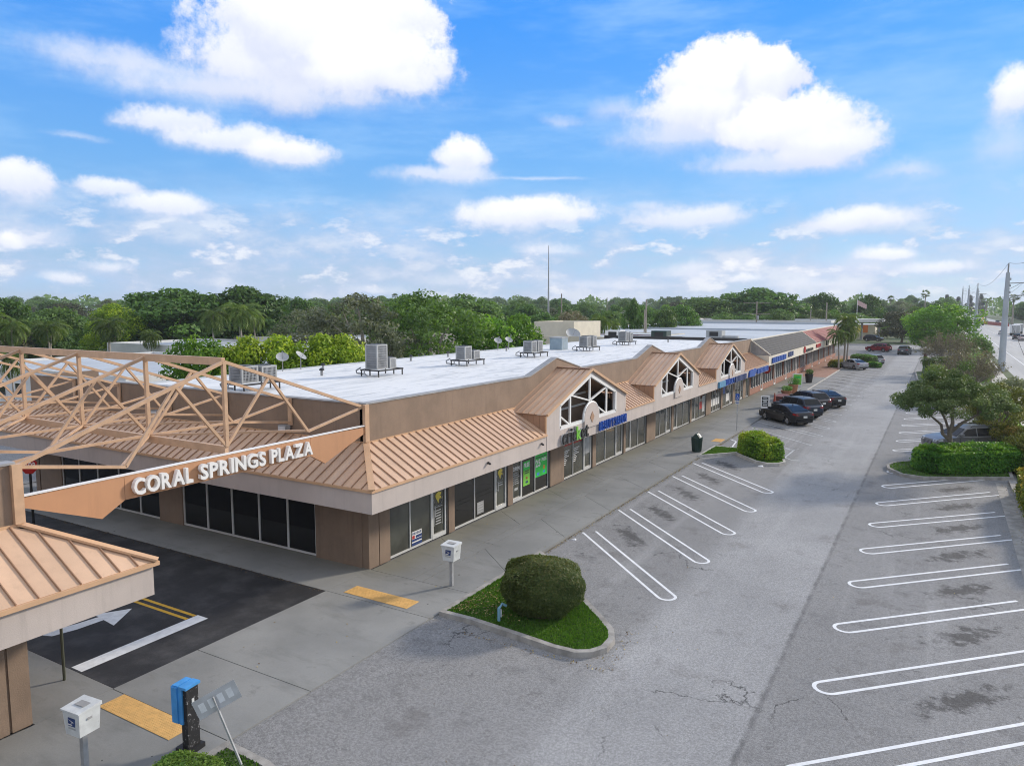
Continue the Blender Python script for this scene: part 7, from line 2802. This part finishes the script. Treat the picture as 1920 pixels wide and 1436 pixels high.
N = d + rg.normal(size=(n, 3)) * 0.6 + np.array([0, 0, 0.4])
T = d * 0.8 + rg.normal(size=(n, 3)) * 0.6
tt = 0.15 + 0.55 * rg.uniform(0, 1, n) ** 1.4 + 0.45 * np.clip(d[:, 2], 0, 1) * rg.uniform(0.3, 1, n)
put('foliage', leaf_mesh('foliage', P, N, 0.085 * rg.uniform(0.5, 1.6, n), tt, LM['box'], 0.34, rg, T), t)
mb = MB()
mb.lathe([(0.55, 0.05), (0.72, 0.5), (0.72, 1.0), (0.45, 1.25)], (0, 0, 0), 12)
obj('stems', mb, M['soil'], t)

hedge('lime_hedge', 'bright lime green hedge on the middle island, sloping lower to the right', (7.55, 26.35, 0.05), math.radians(-40), 2.75, 1.45, 1.12, 9000, 0.13, 'lime', 3, 0.12, lambda x: 1.08 - 0.10 * x)
hedge('green_hedge', 'long clipped dark green hedge on the right island in front of the silver SUV', (18.15, 28.35, 0.05), math.radians(39), 5.7, 2.1, 1.28, 26000, 0.13, 'ficus', 4, 0.12)
hedge('croton_hedge', 'yellow and green hedge along the right edge beside the kerb', (21.0, 20.6, 0.0), math.radians(90), 7.6, 1.5, 1.45, 16000, 0.14, 'croton', 5, 0.16)
hedge('green_hedge', 'bright green hedge low at the right edge nearest the camera', (21.2, 14.6, 0.0), math.radians(90), 5.6, 1.4, 1.2, 12000, 0.13, 'lime', 6, 0.14)
hedge('low_shrub', 'low rounded green shrub at the bottom edge by the payphone', (4.75, -10.55, 0.04), 0.3, 1.3, 1.0, 0.34, 8000, 0.055, 'grass', 8, 0.06)
hedge('green_hedge', 'dark hedge between the right island and the road trees', (21.6, 31.0, 0.0), math.radians(90), 7.0, 1.6, 1.1, 9000, 0.14, 'mid', 9, 0.2)
hedge('green_hedge', 'low hedge strip along the verge beyond the small tree', (20.9, 52.0, 0.0), math.radians(90), 26.0, 1.6, 0.9, 12000, 0.2, 'bright', 10, 0.2)
hedge('green_hedge', 'far verge hedge behind the brown twiggy trees', (21.0, 118.0, 0.0), math.radians(90), 70.0, 2.0, 1.6, 14000, 0.4, 'mid', 12, 0.35)
hedge('clipped_bush', 'low clipped hedge mound in front of the far grey SUV', (6.4, 106.2, -0.08), math.radians(-30), 3.6, 2.2, 1.7, 5000, 0.16, 'dark', 13, 0.10)
hedge('clipped_bush', 'small clipped bush low beside the silver saloon tail', (8.1, 103.0, -0.08), math.radians(-30), 1.8, 1.4, 0.8, 2500, 0.14, 'ficus', 14, 0.10)
hedge('clipped_bush', 'dark clipped ball bush below the brown twiggy tree', (15.7, 96.5, -0.05), 0.0, 2.2, 2.0, 1.7, 4500, 0.15, 'dark', 15, 0.06)
hedge('low_shrub', 'orange and green low planting around the palm trio', (3.6, 101.5, 0.0), 1.2, 5.0, 1.6, 0.9, 4500, 0.2, 'croton', 16, 0.2)

# small spreading tree on the right island
rg = np.random.default_rng(41)
cl = []
for k in range(150):
    a = rg.uniform(0, 2 * PI)
    q = rg.uniform(0, 1) ** 0.6
    lob = 1 + 0.13 * math.sin(3 * a + 1.0) + 0.08 * math.sin(5 * a)
    rad = 2.80 * q * lob
    zc = 2.70 + 1.05 * (1 - q ** 2.2) * rg.uniform(-0.05, 1.0) + 2.15 * math.sqrt(max(0, 1 - (q * 0.93) ** 2)) * rg.uniform(0.5, 1.08)
    r = rg.uniform(0.26, 0.48)
    cl.append((rad * math.cos(a) - 0.10, rad * math.sin(a) - 0.1, zc, r, r, r * 0.7))


def fork(mb, rg):
    raw = mb.tube
    mb.tube = lambda pts, rads, seg=8, caps=True: raw([Vector(p) + Vector((0, 0, 0.9)) for p in pts], rads, seg, caps)
    mb.tube([(0, 0, -0.9), (0, 0, 0), (0.03, 0.0, 0.55), (-0.02, 0.03, 1.05)], [0.17, 0.16, 0.135, 0.12], 9)
    mb.tube([(0.02, 0, 0.60), (-0.36, -0.05, 0.95), (-0.44, -0.05, 1.45), (-1.0, -0.15, 1.95)], [0.11, 0.09, 0.075, 0.05], 7)
    mb.tube([(-0.02, 0.03, 1.0), (0.10, 0.05, 1.55), (0.05, 0.1, 2.3), (0.0, 0.1, 3.2)], [0.12, 0.10, 0.07, 0.03], 7)
    mb.tube([(-0.01, 0.03, 1.0), (0.55, 0.1, 1.6), (1.25, 0.2, 2.1), (2.0, 0.3, 2.5)], [0.10, 0.085, 0.06, 0.03], 7)
    mb.tube([(-0.02, 0.03, 1.0), (-0.25, 0.25, 1.7), (-0.7, 0.7, 2.5), (-1.0, 1.1, 3.2)], [0.08, 0.065, 0.045, 0.02], 6)
    starts = [(-1.0, -0.15, 1.95), (0.05, 0.1, 2.3), (1.25, 0.2, 2.1), (-0.7, 0.7, 2.5), (0.05, 0.07, 1.9), (-0.42, -0.05, 1.5)]
    for c in [(q[0], q[1], q[2] - 0.9) for q in cl[::2]]:
        s = min(starts, key=lambda q: (q[0] - c[0]) ** 2 + (q[1] - c[1]) ** 2 + (q[2] - c[2]) ** 2)
        s, e = Vector(s), Vector(c[:3])
        mb.tube([s, s.lerp(e, 0.5) + Vector((0, 0, 0.12)), e], [0.035, 0.022, 0.008], 4)


leafy('spreading_tree', 'small spreading tree with forked trunk and grey green crown rising from the right hedge', 'tree', (17.3, 28.75, 0.05), cl, 30000, 0.115, 'front', 42, 0.3, (0.55, 1.1), 0.7, fork)


def simple_trunk(h, r, limbs):
    def f(mb, rg):
        trunk_mb(mb, rg, h, r, limbs, forks=0.3, seg=7)
    return f


cl = dome_clumps(np.random.default_rng(51), 80, 2.3, 2.3, 0.9, 4.4, 0.28, 0.52, 1.0, 0.75, 0.3)
LM['turn'] = leaf_mat('olive_yellow_leaves', (0.08, 0.10, 0.026), (0.15, 0.165, 0.040), (0.30, 0.28, 0.07), 0.25, 0)
leafy('leafy_tree', 'olive and yellow leaved tree directly right of the spreading tree', 'tree', (19.9, 36.3, 0), cl, 13000, 0.13, 'turn', 52, 0.3, (0.6, 1.1), 0.7, simple_trunk(4.4, 0.12, [c[:3] for c in cl[:14]]))
cl2 = dome_clumps(np.random.default_rng(53), 70, 2.2, 2.2, 1.0, 4.0, 0.25, 0.45, 1.0, 0.7, 0.3)
leafy('leafy_tree', 'sparse grey green tree at the right edge in front of the road', 'tree', (21.3, 45.6, 0), cl2, 8000, 0.12, 'olive', 54, 0.3, (0.5, 1.15), 0.7, simple_trunk(4.0, 0.11, [c[:3] for c in cl2[:16]]))
cl3 = dome_clumps(np.random.default_rng(55), 26, 1.3, 1.1, 0.0, 2.1, 0.25, 0.45, 1.0, 0.8, 0.3)
leafy('turning_shrub', 'orange and green shrub at the right end of the hedge behind the silver SUV', 'shrub', (20.9, 34.0, 0), cl3, 5000, 0.12, 'autumn', 56, 0.3)
cl3 = dome_clumps(np.random.default_rng(57), 30, 1.6, 1.6, 0.0, 2.2, 0.25, 0.5, 1.0, 0.8, 0.3)
leafy('leafy_shrub', 'grey green shrub between the dark hedge and the yellow hedge', 'shrub', (21.2, 30.2, 0), cl3, 6000, 0.12, 'turn', 58, 0.3)
for i, (x, y, lb) in enumerate(((15.5, 85.1, 'yellow green palm clump peeping over the spreading tree, left'), (16.9, 85.9, 'yellow green palm clump peeping over the spreading tree, right'))):
    plant_tree('coco', x, y, 2.6, 3.1 + 0.1 * i, lb, None, i, -0.05)
cl3 = dome_clumps(np.random.default_rng(59), 60, 3.2, 1.8, 0.0, 2.7, 0.3, 0.6, 1.0, 0.8, 0.3)
leafy('leafy_shrub', 'lime green shrub mass behind the spreading tree crown', 'shrub', (18.2, 79.8, 0), cl3, 9000, 0.15, 'yellow', 60, 0.3)


# twiggy crape myrtles
def twiggy(label, loc, W, H, seed):
    t = thing('twiggy_tree', label, 'tree', loc)
    rg = np.random.default_rng(seed)
    mb = MB()
    tips, dirs = [], []
    for k in range(5):
        a = k * 2 * PI / 5 + rg.normal() * 0.2
        base = Vector((0.12 * math.cos(a), 0.12 * math.sin(a), 0))
        fk = Vector((0.55 * math.cos(a) * W / 6, 0.55 * math.sin(a) * W / 6, H * 0.33))
        mb.tube([base, base.lerp(fk, 0.5) + Vector((0, 0, 0.1)), fk], [0.09, 0.07, 0.05], 6)
        for j in range(26):
            b = a + rg.normal() * 0.75
            rr_ = W / 2 * rg.uniform(0.25, 1.0)
            h = H * rg.uniform(0.62, 1.0) * (1 - 0.35 * (rr_ / (W / 2)) ** 2)
            e = Vector((rr_ * math.cos(b), rr_ * math.sin(b), h))
            m_ = fk.lerp(e, 0.5) + Vector((rg.normal(), rg.normal(), rg.normal())) * 0.12
            mb.tube([fk, m_, e], [0.028, 0.018, 0.006], 3, False)
            for q in range(7):
                s = m_.lerp(e, rg.uniform(0, 1))
                w_ = s + Vector((rg.normal() * 0.28, rg.normal() * 0.28, rg.uniform(0.25, 0.8)))
                mb.tube([s, w_], [0.012, 0.004], 3, False)
                for z_ in range(3):
                    tips.append(tuple(s.lerp(w_, rg.uniform(0.2, 1.05)) + Vector((rg.normal(), rg.normal(), rg.normal())) * 0.07))
    obj('trunk', mb, M['twigwood'], t)
    P = np.array(tips)
    P = np.concatenate([P, P + rg.normal(size=P.shape) * 0.14])
    N = rg.normal(size=P.shape) + np.array([0, 0, 0.3])
    low = np.clip(1 - P[:, 2] / H * 1.3, 0, 1)
    put('crown', leaf_mesh('crown', P, N, 0.16 * rg.uniform(0.6, 1.4, len(P)), rg.uniform(0, 1, len(P)) * (1 - 0.3 * low), LM['twig'], 0.5, rg), t)
    return t


M['twigwood'] = mat('grey_brown_twigs', (0.22, 0.19, 0.16), 0.9, 0.2)
twiggy('brown twiggy tree, the left and farther of the two beside the road', (17.4, 94.0, 0), 8.0, 6.0, 61)
twiggy('brown twiggy tree, the right and nearer of the two beside the near utility pole', (19.2, 64.1, 0), 6.4, 5.2, 62)
t = thing('road_sign', 'red road sign seen from behind beside the dark ball bush', 'sign', (14.75, 95.3, -0.05), math.radians(60))
mb = MB()
mb.tube([(0, 0, 0), (0, 0, 2.6)], 0.04, 8)
obj('post', mb, M['steel'], t)
mb = MB()
mb.prism([(0.4 * math.cos(PI / 8 + k * PI / 4), -0.05, 2.4 + 0.4 * math.sin(PI / 8 + k * PI / 4)) for k in range(8)], (0, -0.012, 0))
obj('plate', mb, mat('sign_back_red', (0.20, 0.05, 0.05), 0.6), t)

# fallen leaves along the kerbs and in the near grass
rg = np.random.default_rng(91)
P = []
for _ in range(1900):
    P.append((4.33 + abs(rg.normal()) * 0.08, rg.uniform(4.6, 36), LOTZ + 0.008))
for _ in range(700):
    u = rg.uniform(0, 1)
    P.append((4.5 + 0.9 * abs(rg.normal()) + 0.3 * u, -1.5 + 5.0 * u ** 2 + abs(rg.normal()) * 0.35, 0.11))
for _ in range(120):
    P.append((rg.uniform(4.3, 9.8), -2.25 - abs(rg.normal()) * 0.12, LOTZ + 0.03))
for _ in range(60):
    P.append((9.65 + rg.normal() * 0.15, rg.uniform(-2.4, 0.2), LOTZ + 0.012))
for _ in range(90):
    P.append((rg.uniform(0.4, 4.2), rg.uniform(-8, 40), 0.008))
for _ in range(60):
    P.append((rg.uniform(5.0, 19.0), rg.uniform(-12, 25), LOTZ + 0.008))
for _ in range(200):
    P.append((19.95 - abs(rg.normal()) * 0.25, rg.uniform(8, 26), LOTZ + 0.016))
P = np.array(P)
n = len(P)
N = rg.normal(size=(n, 3)) * 0.35 + np.array([0, 0, 1.0])
lit = stuff(put('fallen_leaves', leaf_mesh('fallen_leaves', P, N, 0.055 * rg.uniform(0.5, 1.4, n), rg.uniform(0, 1, n), M['litter'], 0.6, rg)))
for i, (x, y, s, lb) in enumerate(((6.0, -9.75, 0.09, 'scrap of white litter on the asphalt at the bottom edge'), (4.62, 6.7, 0.10, 'white crumpled litter by the walkway kerb at the first parking bay'), (8.1, 24.0, 0.16, 'white litter by the middle island kerb'))):
    mb = MB()
    mb.hexa([(-s, -s * 0.6, 0), (s, -s * 0.5, 0), (s * 0.8, s * 0.6, 0), (-s * 0.7, s * 0.5, 0)], [(-s * 0.5, -s * 0.3, s * 0.4), (s * 0.6, -s * 0.2, s * 0.25), (s * 0.5, s * 0.4, s * 0.5), (-s * 0.4, s * 0.2, s * 0.3)])
    tag(obj('litter', mb, M['white'], None, (x, y, LOTZ + 0.002)), lb, 'litter')

# ================================================================== AIR
hm = bpy.data.materials.new('humid_air')
hm.use_nodes = True
hn = hm.node_tree
hn.nodes.clear()
pv = hn.nodes.new('ShaderNodeVolumePrincipled')
pv.inputs['Color'].default_value = (0.86, 0.92, 1.0, 1)
pv.inputs['Density'].default_value = 0.00020
pv.inputs['Anisotropy'].default_value = 0.2
ho = hn.nodes.new('ShaderNodeOutputMaterial')
hn.links.new(pv.outputs[0], ho.inputs['Volume'])
hb = MB()
hb.box(-4600, 4600, -1600, 6600, -1.4, 34.0)
haze = stuff(obj('haze', hb, hm))
haze['label'] = 'thin humid air over the whole place'
